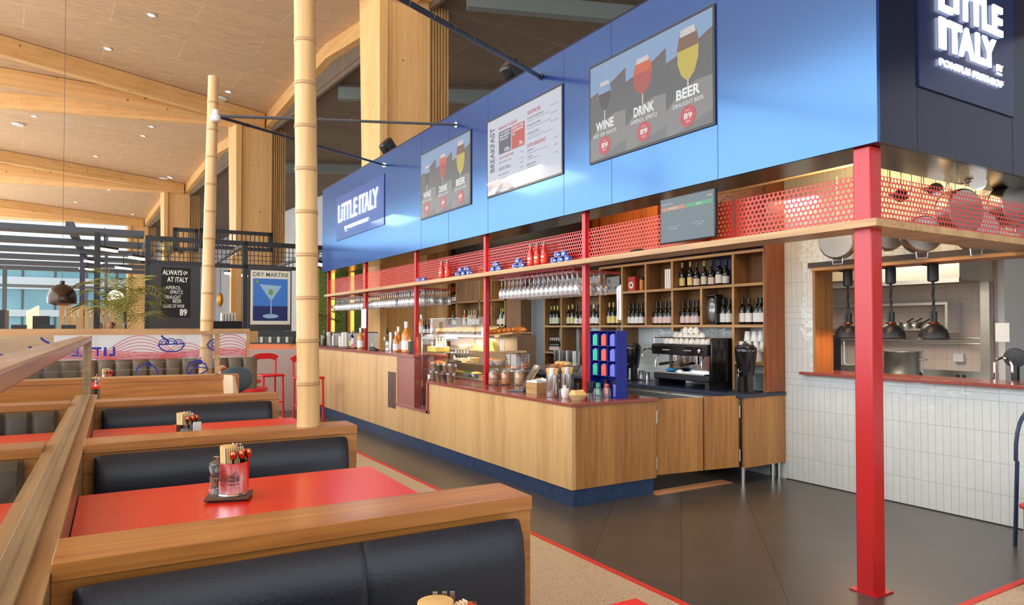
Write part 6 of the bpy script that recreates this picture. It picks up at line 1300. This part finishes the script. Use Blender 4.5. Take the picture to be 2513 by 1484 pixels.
# order monitor
y1_, y0_ = yX(1621, 3.9), yX(1757, 3.9); mz0, mz1 = 2.262, 2.625; mo = T('order_monitor', 'order status monitor standing at the shelf edge before the perforated panel', 'monitor', (3.9, (y0_+y1_)/2, 0)); W = y1_-y0_
O('casing', MB().box(0,.03,-W/2,W/2,mz0,mz1), M['black'], mo, bev=.006); P = Panel((-.001, W/2-.012, mz0+.012), (0,-1,0), (0,0,1), W-.024, mz1-mz0-.024)
mb = MB(); P.rect(mb,0,1,0,1,0); O('display', mb, scrn('monitor_teal_grey', S(104,126,136), .45), mo); mb = MB(); P.rect(mb,.01,.48,.72,.81); O('orange_bar', mb, scrn('monitor_orange', S(196,140,112), .5), mo); mb = MB(); P.rect(mb,.49,.98,.72,.81); O('green_bar', mb, scrn('monitor_green', S(84,176,124), .5), mo)
mb = MB(); P.text(mb,'ORDER STATUS',.02,.24,.86,.895,.002); P.text(mb,'09:24',.88,.97,.88,.92,.002); P.text(mb,'PREPARING',.15,.34,.745,.785,.002); P.text(mb,'READY',.69,.79,.745,.785,.002); P.text(mb,'No orders in progress',.12,.38,.33,.355,.001); P.text(mb,'at the moment',.17,.33,.28,.305,.001); P.text(mb,'No orders ready',.6,.84,.34,.365,.001); P.text(mb,'for pickup',.66,.79,.29,.315,.001); O('display_lettering', mb, sc_txt, mo)
O('mount_arm', MB().box(.03,.09,-.04,.04,mz0+.12,mz0+.2), M['black'], mo); O('cable', MB().tube([(.04,-W/2-.0,mz1-.12),(.05,-W/2-.06,mz1-.07),(.09,-W/2-.09,mz1-.08),(.10,-W/2-.10,mz0)], .004, n=6), M['black'], mo)
q = aX(1565, 607, 4.0); O('black_device', MB().ell((0,0,.012), .03,.09,.016, 16, 6), M['black'], None, 'small black device lying on the shelf left of the monitor', 'device', loc=(3.99, q.y, SZ1))
# ================================================================== high counter things
HZ_ = CT_H + .001
def hz(px, py=None, X=4.0): 
    return Vector((X, yX(px, X), HZ_))
def tray(px0, px1, X, lab): y1_, y0_ = yX(px0,X), yX(px1,X); O('serving_tray', MB().box(-.15,.15,0,y1_-y0_,0,.014), M['darkwood'], None, lab, 'tray', loc=(X, y0_, HZ_), bev=.004)
tray(776, 822, 3.86, 'dark tray with green bottles at the far left end of the bar'); tray(826, 872, 3.86, 'dark tray with paper cups left of the amber bottle')
put('ol', hz(782,X=3.84)+Vector((0,0,.015)), 'empty green bottle on the far tray, left one', 'green bottles on the tray'); put('ol', hz(796,X=3.84)+Vector((0,0,.015)), 'empty green bottle on the far tray, right one', 'green bottles on the tray')
def stack(px, X, n, lab, m='white', dz=.015, hh=.2):
    t = T('cup_stack', lab, 'cup stack', hz(px,X=X)+Vector((0,0,dz))); mb = MB()
    for k in range(n): mb.lathe((0,0,hh*k/n*.9), [(.028,0),(.036,.06),(.037,.064),(.034,.06),(.03,.03)], 14)
    O('nested_cups', mb, M[m], t)
for i, (px, n, m, X) in enumerate(((789,7,'china',3.90),(806,9,'china',3.92),(812,10,'steel',3.88),(818,8,'china',3.92),(836,6,'china',3.84),(843,9,'china',3.88),(849,9,'china',3.92))):
    stack(px, X, n, f'stack of nested {"steel" if m == "steel" else "white"} cups on the far bar, {nth(i,7)} of seven', m, .015, .24 if i in (1,2,5,6) else .16)
t = T('menu_block', 'small grey and red menu block on the far tray', 'menu', hz(866,X=3.82)); O('block_body', MB().box(-.01,.01,-.06,.06,.015,.18), M['pinkwall'], t); O('red_panel', MB().box(-.012,-.009,-.055,.055,.02,.08), mat('rose_print', S(206,90,100), .6), t)
put('yy', hz(864,X=3.98)+Vector((0,0,.001)), 'slim golden bottle behind the small menu block'); put('am', hz(885,X=3.86), 'amber bottle with white cap left of the post with the paper', sc=.88)
put('am', hz(972,X=3.84), 'amber liquor bottle, left of the three big ones beside the vitrine', sc=.75); put('am', hz(978,X=4.0)+Vector((0,0,0)), 'amber liquor bottle, middle of the three big ones', sc=.92); put('am', hz(997,X=3.86), 'largest amber bottle with tall white cap beside the vitrine', sc=1.1)
O('tumbler', MB().lathe((0,0,0), [(.026,0),(.032,.11),(.030,.11),(.024,.006)], 16), M['jar'], None, 'empty tumbler beside the card machine on the far bar', 'tumbler', loc=hz(913,X=3.9)); O('card_machine', MB().prism([(-.02,0),(.16,0),(.16,.045),(.13,.055),(-.02,.015)], 'x', -.04, .04), M['black'], None, 'black card machine lying on the high counter', 'card machine', loc=hz(925,X=3.78), rz=.25, bev=.006)
O('cable', MB().tube([(0,0,.006),(.05,-.25,.006),(.0,-.5,.006),(.1,-.8,.02),(.16,-.95,.1)], .004, n=6), M['black'], None, 'thin black cable running from the card machine', 'cable', loc=hz(930,X=3.8))
t = T('flyer_holder', 'small flyer with two dark pictures on the high counter', 'flyer', hz(950,X=3.88)); O('card', MB().box(-.002,.002,-.06,.06,0,.15), M['paper'], t); O('picture', MB().box(-.004,-.002,.01,.045,.04,.09).box(-.004,-.002,-.045,-.01,.05,.1), M['grey'], t); O('header', MB().box(-.004,-.002,-.06,.06,.12,.15), M['facade'], t)
t = T('beer_tap', 'chrome beer tap between flyer and amber bottles', 'beer tap', hz(960,X=4.0)); O('column', MB().cyl(0,0,0,.28,.03), M['chrome'], t); O('spout', MB().rod((0,0,.24),(-.12,0,.22),.012).rod((-.11,0,.23),(-.11,0,.16),.009), M['chrome'], t); O('tap_handle', MB().lathe((-.07,0,.25), [(.010,0),(.018,.06),(.012,.1)], 10), M['black'], t)
O('black_box', MB().box(-.03,.03,-.04,.04,0,.16), M['black'], None, 'narrow black box at the right end of the high counter', 'box', loc=hz(1009,X=3.85), bev=.004)
y_ = posts[3][0]; q0 = aX(886, 806, 4.0); O('hanging_paper', MB().box(-.002,.0,yX(898,4.0)-yX(886,4.0) if False else 0,yX(886,4.0)-yX(898,4.0),0,aX(892,758,4.0).z-aX(892,805,4.0).z), M['paper'], None, 'white paper sheet hung on the second farthest slim post', 'sheet', loc=(4.005, yX(898,4.0), aX(892,805,4.0).z))
# bar lights
light('AREA', 'bar_light', (5.3, 6.5, 3.4), 60, (1,.82,.58), 1.2, (5.6, 6.5, 0), sy=4)
light('AREA', 'bar_light', (5.0, 10.5, 3.4), 45, (1,.82,.58), 1.0, (5.2, 10.5, 0), sy=3)
light('AREA', 'pan_rail_light', (5.8, 3.5, 3.3), 22, (1,.62,.25), .3, (6.3, 3.5, 2.5), sy=1.8)
light('AREA', 'pass_light', (5.35, 3.6, 3.35), 30, (1,.68,.36), .5, (6.2, 3.6, 1.6), sy=1.8)
light('AREA', 'kitchen_light', (7.9, 5.0, 3.1), 150, (1,.87,.72), 1.2, (8.2, 5.0, 0), sy=3.5)
light('AREA', 'kitchen_light', (9.4, 2.5, 3.1), 12, (1,.9,.78), 1.0, (9.4, 2.5, 0))
# ================================================================== background: far hall, pergola, banners, palms
def at(px, dd): return aD(px, 803, dd)
# black steel pavilion carrying the banners (booth grid)
PY = 16.5
def pv(px, py, Y=PY): return bY(px, py, Y)
t = T('steel_pavilion', 'black steel frame with mesh band carrying the chalkboard and the poster', 'pavilion', bo(0, PY, 0), BR)
xa, xm, xb = pv(363,600).x, pv(602,600).x, pv(800,600).x; z1 = pv(363,578).z; z0 = pv(363,640).z
fr = MB()
for x in (xa, xm, xb): O('frame_post', MB().box(x-.05,x+.05,-.05,.05,0,z1), M['black'], t)
O('frame_rail', MB().box(xa,xb,-.05,.05,z1-.1,z1), M['black'], t); O('frame_rail', MB().box(xa,xb,-.05,.05,z0-.08,z0), M['black'], t)
for x in (xa, xm, xb): O('frame_rail', MB().box(x-.04,x+.04,0,6,z1-.1,z1-.02), M['black'], t)
O('frame_rail', MB().box(xa,xb,5.95,6.05,z1-.1,z1), M['black'], t)
g = MB(); n = int((xb-xa)/.085)
for k in range(n): x = xa+(xb-xa)*k/n; g.box(x-.007,x+.007,-.012,.012,z0,z1-.1)
for k in range(1,4): z = z0+(z1-.1-z0)*k/4; g.box(xa,xb,-.012,.012,z-.006,z+.006)
O('mesh_band', g, M['black'], t)
t2 = T('steel_canopy_box', 'small black mesh box on the roof behind the pavilion frame', 'canopy', bo(0, 21, 0), BR)
for (pa, pb, ya_, yb_) in ((425,487,558,600),(490,668,560,600)):
    x0, x1 = pv(pa,580,21).x, pv(pb,580,21).x; za, zb_ = pv(pb,yb_,21).z-.2, pv(pa,ya_,21).z
    O('box_frame', MB().box(x0,x1,-.05,.05,zb_-.1,zb_).box(x0,x0+.1,-.05,.05,za,zb_).box(x1-.1,x1,-.05,.05,za,zb_).box(x0,x1,-.05,.05,za,za+.08), M['black'], t2)
    m_ = MB(); n = int((x1-x0)/.12)
    for k in range(n): x = x0+(x1-x0)*k/n; m_.box(x-.012,x+.012,-.01,.01,za,zb_)
    O('box_mesh', m_, M['black'], t2)
def banner(px0, px1, y0, y1, lab, cat, nm):
    a = pv(px0, y1, 16.4); b = pv(px1, y0, 16.4); w_, h_ = b.x-a.x, pv(px0,y0,16.4).z-a.z
    t = T(nm, lab, cat, bo(a.x, 16.4, a.z), BR); O('backing', MB().box(0,w_,0,.03,0,h_), M['banner'], t)
    def loc(px, py): v = pv(px, py, 16.4); return (v.x-a.x)/w_, (v.z-a.z)/h_
    return t, Panel((0,-.002,0),(1,0,0),(0,0,1),w_,h_), loc
t, P, L_ = banner(366, 492, 648, 806, 'dark grey banner holding the handwritten black chalkboard', 'chalkboard banner', 'chalkboard_banner')
a0, b0 = L_(395, 778); a1, b1 = L_(467, 658); mb = MB(); P.rect(mb, a0, a1, b0, b1, .004); O('chalkboard', mb, M['board'], t)
A = lambda u: a0+(a1-a0)*u; Bq = lambda v: b0+(b1-b0)*v
mb = MB()
for s, u0, u1, v0, v1, bd in (('ALWAYS',.04,.72,.85,.95,.02),('AT iTALY',.2,.92,.71,.81,.02),('-APEROL',.1,.68,.56,.63,0),('SPRITZ',.3,.75,.47,.54,0),('-DRAUGHT',.08,.68,.37,.44,0),('BEER',.4,.7,.29,.36,0),('-GLASS OF WINE',.05,.80,.19,.26,0),('89',.64,.9,.03,.17,.03)): P.text(mb, s, A(u0), A(u1), Bq(v0), Bq(v1), .008, bold=bd)
P.line(mb, [(A(.80),Bq(.86)),(A(.76),Bq(.91)),(A(.80),Bq(.93)),(A(.83),Bq(.90)),(A(.87),Bq(.93)),(A(.90),Bq(.90)),(A(.80),Bq(.86))], .012, .008)
O('chalk_lettering', mb, M['chalk'], t)
t, P, L_ = banner(608, 716, 650, 812, 'dark banner holding the blue cocktail poster', 'poster banner', 'poster_banner')
a0, b0 = L_(614, 796); a1, _ = L_(712, 796); _, b1 = L_(614, 662)
A = lambda u: a0+(a1-a0)*u; Bq = lambda v: b0+(b1-b0)*v
mb = MB(); P.rect(mb, a0, a1, b0, b1, .004); O('poster_sheet', mb, mat('poster_cream', S(222,220,208), .6), t)
mb = MB(); P.rect(mb, A(.06), A(.93), Bq(.07), Bq(.85), .006); P.rect(mb, A(.06), A(.93), Bq(.07), Bq(.34), .007, 1); O('picture_ground', mb, [mat('poster_blue', S(60,120,206), .6), mat('poster_deep_blue', S(24,40,100), .6)], t)
mb = MB(); P.text(mb, 'DRY MARTINI', A(.06), A(.93), Bq(.885), Bq(.965), .006, bold=.005); O('poster_lettering', mb, mat('poster_green_letters', S(60,84,70), .6), t)
mb = MB(); P.poly(mb, [(A(.22),Bq(.74)),(A(.78),Bq(.72)),(A(.54),Bq(.46)),(A(.48),Bq(.46))], .008); P.rect(mb, A(.495), A(.525), Bq(.17), Bq(.47), .008); P.poly(mb, [(A(.5+.2*cos(k*pi/8)), Bq(.155+.04*sin(k*pi/8))) for k in range(16)], .008); O('cocktail_glass_picture', mb, mat('poster_glass_pale', S(150,186,220), .5), t)
mb = MB(); P.poly(mb, [(A(.50+.06*cos(k*pi/5)), Bq(.60+.055*sin(k*pi/5))) for k in range(10)], .009); P.poly(mb, [(A(.17+.04*cos(k*pi/5)), Bq(.79+.03*sin(k*pi/5))) for k in range(10)], .009); O('olive_picture', mb, mat('poster_olive', S(110,160,70), .6), t)
# grey pergola with louvres
for k, Y in enumerate((18.5, 21, 23.5, 26, 28.5, 31)):
    O('pergola_louvre', MB().box(-9.6, bY(360,600,18.5).x*.9+.2*k, -.3, .3, 3.72, 3.84) if True else MB(), M['steelbeam'] if False else mat('dark_grey_louvre', S(70,76,84), .5) if k == 0 else bpy.data.materials['dark_grey_louvre'], None, f'dark grey horizontal louvre beam of the left pergola, {ORD[k]} from the front', 'louvre', 'louvre beams of the pergola', loc=bo(0, Y, 0), rz=BR)
for k, x in enumerate((-9.3, -6.9, -4.2, -.9)): O('pergola_joist', MB().box(x-.08,x+.08,18.2,31.3,3.84,3.95), M['slat'] if k == 2 else bpy.data.materials['dark_grey_louvre'], None, f'long pergola joist running away over the louvres, {nth(k,4)}', 'joist', 'joists of the pergola', rz=BR)
for i, (px, dd) in enumerate(((237, 15.5), (200, 20), (10, 24))):
    q = at(px, dd); O('pergola_post', MB().box(-.06,.06,-.06,.06,0,3.72), M['black'] if i == 0 else mat('plum_grey_post', S(66,58,84), .5) if i == 1 else M['grey'], None, ['black pergola post left of the palm','slim dark post left of the black one','far grey post at the left edge'][i], 'post', loc=(q.x, q.y, 0))
for i, (px, py, dd, l) in enumerate(((256,612,16,.5),(229,643,20,.4),(213,660,24,.4),(338,634,17,.35),(303,658,21,.4),(583,674,18,.7),(775,647,15,.6))):
    q = aD(px, py, dd); t = T('tube_lamp', ['lit tube lamp nearest under the pergola, right of the black post','second lit tube lamp, by the black pergola post','third lit tube lamp, farther along','lit tube lamp above the palm','lit tube lamp over the palm fronds','lit tube lamp behind the poster banner','lit tube lamp just left of the blue fascia end'][i], 'tube lamp', q, 0, 'lit tube lamps'); O('tube', MB().beam((-l*.5,-l*.6,-.0),(l*.5,l*.6,.0),.09,.05), M['tubew'], t); O('housing', MB().beam((-l*.5,-l*.6,.05),(l*.5,l*.6,.05),.12,.05), M['black'], t); O('drop_rod', MB().rod((0,0,.06),(0,0,.5),.012), M['black'], t)
# pendant dome
q = aD(152, 745, 9.4); r_ = .175; t = T('dome_pendant', 'dark bronze dome pendant hanging at the left', 'pendant lamp', (q.x, q.y, q.z))
O('dome', MB().ell((0,0,.06), r_, r_, .21, 32, 10, a0=-.28), mat('dark_bronze', S(66,54,44), .22, .8), t); O('lower_rim', MB().lathe((0,0,0), [(.14,0),(.165,.004),(.168,.02)], 28, close=False).lathe((0,0,-.02), [(.10,0),(.13,.012)], 28, close=False), M['copper'], t); O('cord', MB().rod((0,0,.27),(0,0,9.1-q.z),.0025), M['black'], t); O('cap', MB().cyl(0,0,.26,.31,.03), M['black'], t)
# palms
def palm(loc, H, n, L, lab, seed, m='leaf'):
    rnd = random.Random(seed); t = T('potted_palm', lab, 'palm', loc, 0)
    O('pot', MB().lathe((0,0,0), [(.16,0),(.22,.4),(.23,.42),(.2,.42),(.19,.38)], 20), M['black'], t); O('trunk', MB().tube([(0,0,.3),(.03,0,H*.4),(0,.02,H*.62)], [.035,.03,.02]), M['darkwood'], t)
    for k in range(n):
        a = rnd.uniform(0, 2*pi); z0 = H*rnd.uniform(.45,.66); el = rnd.uniform(.55,1.45); l = L*rnd.uniform(.7,1.1); d = Vector((cos(a), sin(a), 0)); pts = []
        for j in range(12): s = j/11; pts.append(Vector((0,0,z0)) + d*(l*s*cos(el)) + Vector((0,0,l*(s*sin(el) - .5*s*s*s*(1.5-el*.6)))))
        mb = MB().tube(pts, [.007*(1-.8*j/11) for j in range(12)], n=5); sd = d.cross(Vector((0,0,1)))
        for j in range(2, 12):
            p = pts[j]; ll = L*.30*sin(pi*(j-.5)/11.5)+.05; tg = (p-pts[j-1]).normalized()
            for s_ in (-1, 1):
                ln = sd*(s_*.75) + tg*.7 - Vector((0,0,.25+.2*rnd.random())); e = p + ln*ll; mdl = p + ln*ll*.45 + Vector((0,0,.02)); wv = tg*.010
                mb.add([p-wv*.5, p+wv*.5, mdl+wv, e, mdl-wv], [(0,1,2,3,4)])
        O('frond', mb, M['leafy'] if k % 3 == 0 else M[m], t)
q = at(305, 12.5); palm((q.x, q.y, 0), 3.1, 24, 1.1, 'tall feathery palm behind the banquette, left of the chalkboard', 3, 'leafy'); q = at(776, 14.3); palm((q.x, q.y, 0), 2.6, 13, .8, 'dark palm between the thick bamboo pole and the moss panels', 5); q = at(410, 19); palm((q.x, q.y, 2.6), 1.6, 9, .6, 'small green plant up on the pavilion roof', 8)
# divider and low screens behind the banquette
O('divider_top', MB().box(-9, bY(545,803,11.2).x, 0, .3, 0, 1.58), M['oak_boardx'], None, 'long oak divider behind the red wave board', 'divider', loc=bo(0, 11.2, 0), rz=BR)
for i, (a, b) in enumerate(((27,65),(97,135),(150,186))): x0, x1 = bY(a,800,11.7).x, bY(b,800,11.7).x; O('black_screen', MB().box(x0,x1,0,.05,0,1.635), M['black'], None, f'black low screen top just above the divider at the left, {nth(i,3)} of three', 'screen', 'low black screens', loc=bo(0, 11.7, 0), rz=BR)
O('poster_box', MB().box(bY(80,780,13).x,bY(121,780,13).x,0,.1,0,bY(100,775,13).z), M['blackmatte'], None, 'dark display box with bottle picture behind the divider', 'display box', loc=bo(0,13,0), rz=BR)
O('black_cabinet', MB().box(bY(-40,780,14).x,bY(12,780,14).x,0,.5,0,bY(5,760,14).z), M['black'], None, 'tall black cabinet at the left edge behind the divider', 'cabinet', loc=bo(0,14,0), rz=BR)
for k in range(7): x = bY(68+4.2*k,760,15).x; O('lit_screen_slat', MB().box(x-.02,x+.02,-.02,.02,1.0,bY(70,763-2.2*k,15).z), mat('cream_lit_slat', S(248,238,204), .6, emis=.35) if k == 0 else bpy.data.materials['cream_lit_slat'], None, f'cream upright slat of the glowing screen at the left, {nth(k,7)}', 'slat', 'cream upright slats', loc=bo(0, 15-.0*k, 0), rz=BR)
for k in range(12): x = bY(152+15.5*k,760,22).x; O('fence_board', MB().box(x-.06,x+.06,-.03,.03,0,bY(160,748+ (k%3)*1.5,22).z), M['slat'], None, f'upright pale board of the far slatted fence, {nth(k,12)}', 'board', 'boards of the far fence', loc=bo(0,22,0), rz=BR)
for i, (px, py) in enumerate(((207,776),(258,777))): q = aD(px, py, 20); t = T('small_pendant', ['small dark dome lamp before the far fence, left one','small dark dome lamp before the far fence, right one'][i], 'pendant lamp', q); O('shade', MB().ell((0,0,0), .08,.08,.09, 16, 6, a0=0), M['black'], t); O('cord', MB().rod((0,0,.08),(0,0,3.72-q.z),.006), M['black'], t)
# seated people far behind
def person(loc, rz, lab, cloth):
    o = O('person', MB(), [cloth, M['skin']], None, lab, 'person', loc=loc, rz=rz); bpy.data.meshes.remove(o.data) if False else None
    mb = MB().lathe((0,0,0), [(.13,.82),(.16,.9),(.135,1.05),(.17,1.22),(.18,1.34),(.12,1.42),(.055,1.46)], 18); mb.lathe((0,-.01,0), [(.05,1.45,1),(.05,1.50,1),(.07,1.54,1),(.082,1.61,1),(.075,1.68,1),(.04,1.73,1),(0,1.74,1)], 16, 1)
    for s in (-1,1): mb.tube([(s*.16,0,1.36),(s*.21,-.01,1.12),(s*.22,-.06,.88)], [.05,.042,.03], n=8, mi=0); mb.tube([(s*.08,0,.9),(s*.09,-.02,.5),(s*.09,0,.08),(s*.09,-.1,.03)], [.085,.06,.045,.04], n=8, mi=0); mb.ell((s*.22,-.07,.83), .022,.03,.06, 8, 5, mi=1)
    mb.ell((0,-.09,1.60), .012,.02,.018, 6, 4, mi=1)
    o.data = mesh_of('person', mb, [cloth, M['skin']]); O('hair', MB().ell((0,.015,1.64), .088,.092,.10, 14, 7, a0=.0), M['black'], o)
    return o
q = at(243, 18.5); person((q.x, q.y, 0), radians(30), 'dark-clothed person standing far off behind the divider', M['darkcloth']); q = at(272, 17.5); person((q.x, q.y, 0), radians(-40), 'far-off standing person with brown top right of the dark-clothed one', M['darkwood'])
# green lit sign spheres
for i, (px, py) in enumerate(((284,729),(300,748))): q = aD(px, py, 26); t = T('round_lit_sign', ['round white lit sign on dark square behind the palm','small green lit sign beside the round one'][i], 'sign', q, BR); O('box', MB().box(-.35+.15*i,.35-.15*i,0,.1,-.3+.1*i,.3-.1*i), M['black'], t); O('disc', MB().lathe((0,-.01,0), [(.27-.13*i,0),(.26-.13*i,.02),(0,.02)], 24, ax=(0,-1,0)), M['tubew'] if i == 0 else mat('green_lit', S(60,190,120), .5, emis=1), t)
# outside building
t = T('far_terminal_building', 'pale blue glass building outside beyond the far glazing', 'building', bo(0, 62, 0), BR)
O('block', MB().box(-70, 8, 0, 10, 0, 6.2), M['facade'], t)
for k, (z0_, z1_) in enumerate(((2.4,2.9),(4.4,5.3),(6.0,6.5))): O('pale_band', MB().box(-70,8,-.2,0,z0_,z1_), M['facade2'], t)
mb = MB()
for k in range(39): mb.box(-70+2*k,-69.9+2*k,-.1,0,0,6.2)
O('mullions', mb, M['grey'], t)
# far window frame of the hall
fw = T('window_1', None, None, (0,0,0), GR); fw['kind'] = 'structure'
O('window_frame', MB().box(-8,XB,57,57.2,8.2,8.45).box(-8,XB,57,57.2,4.3,4.5).box(-2,-1.8,57,57.2,0,8.3).box(4.9,5.1,57,57.2,0,8.3), M['grey'], fw)
for i, x in enumerate((-22,)): pass
lw = T('window_2', None, None, (0,0,0), GR); lw['kind'] = 'structure'; mb = MB()
for y in range(-10, 58, 4): mb.box(-10.1,-9.95,y,y+.12,0,9.1)
mb.box(-10.1,-9.9,-10,57,4.5,4.65)
O('window_frame', mb, M['grey'], lw)
# moss wall behind the far end of the bar
MY = 16.0
t = T('moss_wall', 'timber wall with green moss panels and yellow light strips behind the far bar end', 'moss wall', (0, MY, 0))
x0, x1 = aY(762,800,MY).x, aY(955,800,MY).x; O('timber_board', MB().box(x0,x1,.02,.1,0,3.0), wood('ochre_timber', S(184,146,92), S(150,112,66), 'z', .5), t)
for (a, b) in ((781,800),(820,847),(868,892)): O('moss_panel', MB().box(aY(a,800,MY).x,aY(b,800,MY).x,-.06,.02,1.2,2.95), M['moss'], t)
for (a, b) in ((847,850),(800,803)): O('dark_gap', MB().box(aY(a,800,MY).x,aY(b,800,MY).x,-.03,.02,1.2,2.95), M['black'], t)
for px in (775,815,818.5,862,866,917): x = aY(px,800,MY).x; O('light_strip', MB().box(x-.012,x+.012,-.05,.02,1.4,2.9), M['led'], t)
O('dark_soffit', MB().box(x0,aY(900,800,MY).x,-1.6,.1,3.0,3.15), M['blackmatte'], t)
xw0, xw1 = aY(818,830,13.5).x, aY(946,830,13.5).x; ST('wall_far', MB().box(xw0,xw1,0,.08,0,1.49), M['white'], loc=(0,13.5,0)); ST('trim_6', MB().box(xw0,xw1,-.01,.09,1.49,1.51), M['grey'], loc=(0,13.5,0))
# dark far counter between banner and bar, orange front
a, b = at(612, 14.5), at(712, 14.5); t = T('far_counter', 'far dark counter with orange front between shorter and thick bamboo poles', 'counter', (a.x, a.y, 0), -YAW); W_ = (b-a).length
O('dark_back', MB().box(0,W_,.5,.55,0,1.52), M['blackmatte'], t); O('orange_front', MB().box(0,W_+.3,0,.06,.95,1.28), M['copperlit'], t); O('lower_front', MB().box(0,W_+.3,.01,.06,0,.95), M['pinkwall'], t); 
for k in range(9): O('glass_row', MB().box(.06+.09*k,.12+.09*k,.2,.26,1.28,1.4), M['clearbottle'] if k % 2 else M['jar'], t)
O('counter_top', MB().box(0,W_+.3,-.02,.5,1.26,1.28), M['black'], t)
for i, (px, py) in enumerate(((540,735),(574,720),(587,727))):
    q = aD(px, py, 19); t = T('lantern', ['gold lantern, leftmost, behind the shorter bamboo pole','gold lantern, middle of three','gold lantern, rightmost, by the poster banner'][i], 'lantern', q, 0, 'gold lanterns'); O('body', MB().ell((0,0,0), .09,.09,.2, 8, 6), mat('lantern_gold', S(190,140,60), .4, .6) if i == 0 else bpy.data.materials['lantern_gold'], t); O('cord', MB().rod((0,0,.2),(0,0,1.1),.008), M['black'], t)
q = at(577, 17.5); O('timber_post', MB().box(-.12,.12,-.12,.12,0,3.4), M['glulam_v'], None, 'slim timber pillar behind the lanterns', 'pillar', loc=(q.x, q.y, 0))
q = at(548, 16.6); O('dark_shop_unit', MB().box(-.35,.45,0,.4,0,1.75), M['blackmatte'], None, 'dark shop unit seen between the two banners', 'shop unit', loc=(q.x, q.y, 0)); q = at(566, 16.3)
for k in range(5): O('file_box', MB().box(-.02,.02,-.1,.1,0,.2), M['paper'], None, f'white upright box on the dark shop unit, {nth(k,5)}', 'box', 'white boxes on the shop unit', loc=(q.x-.1+.07*k, q.y+.6, 1.751))
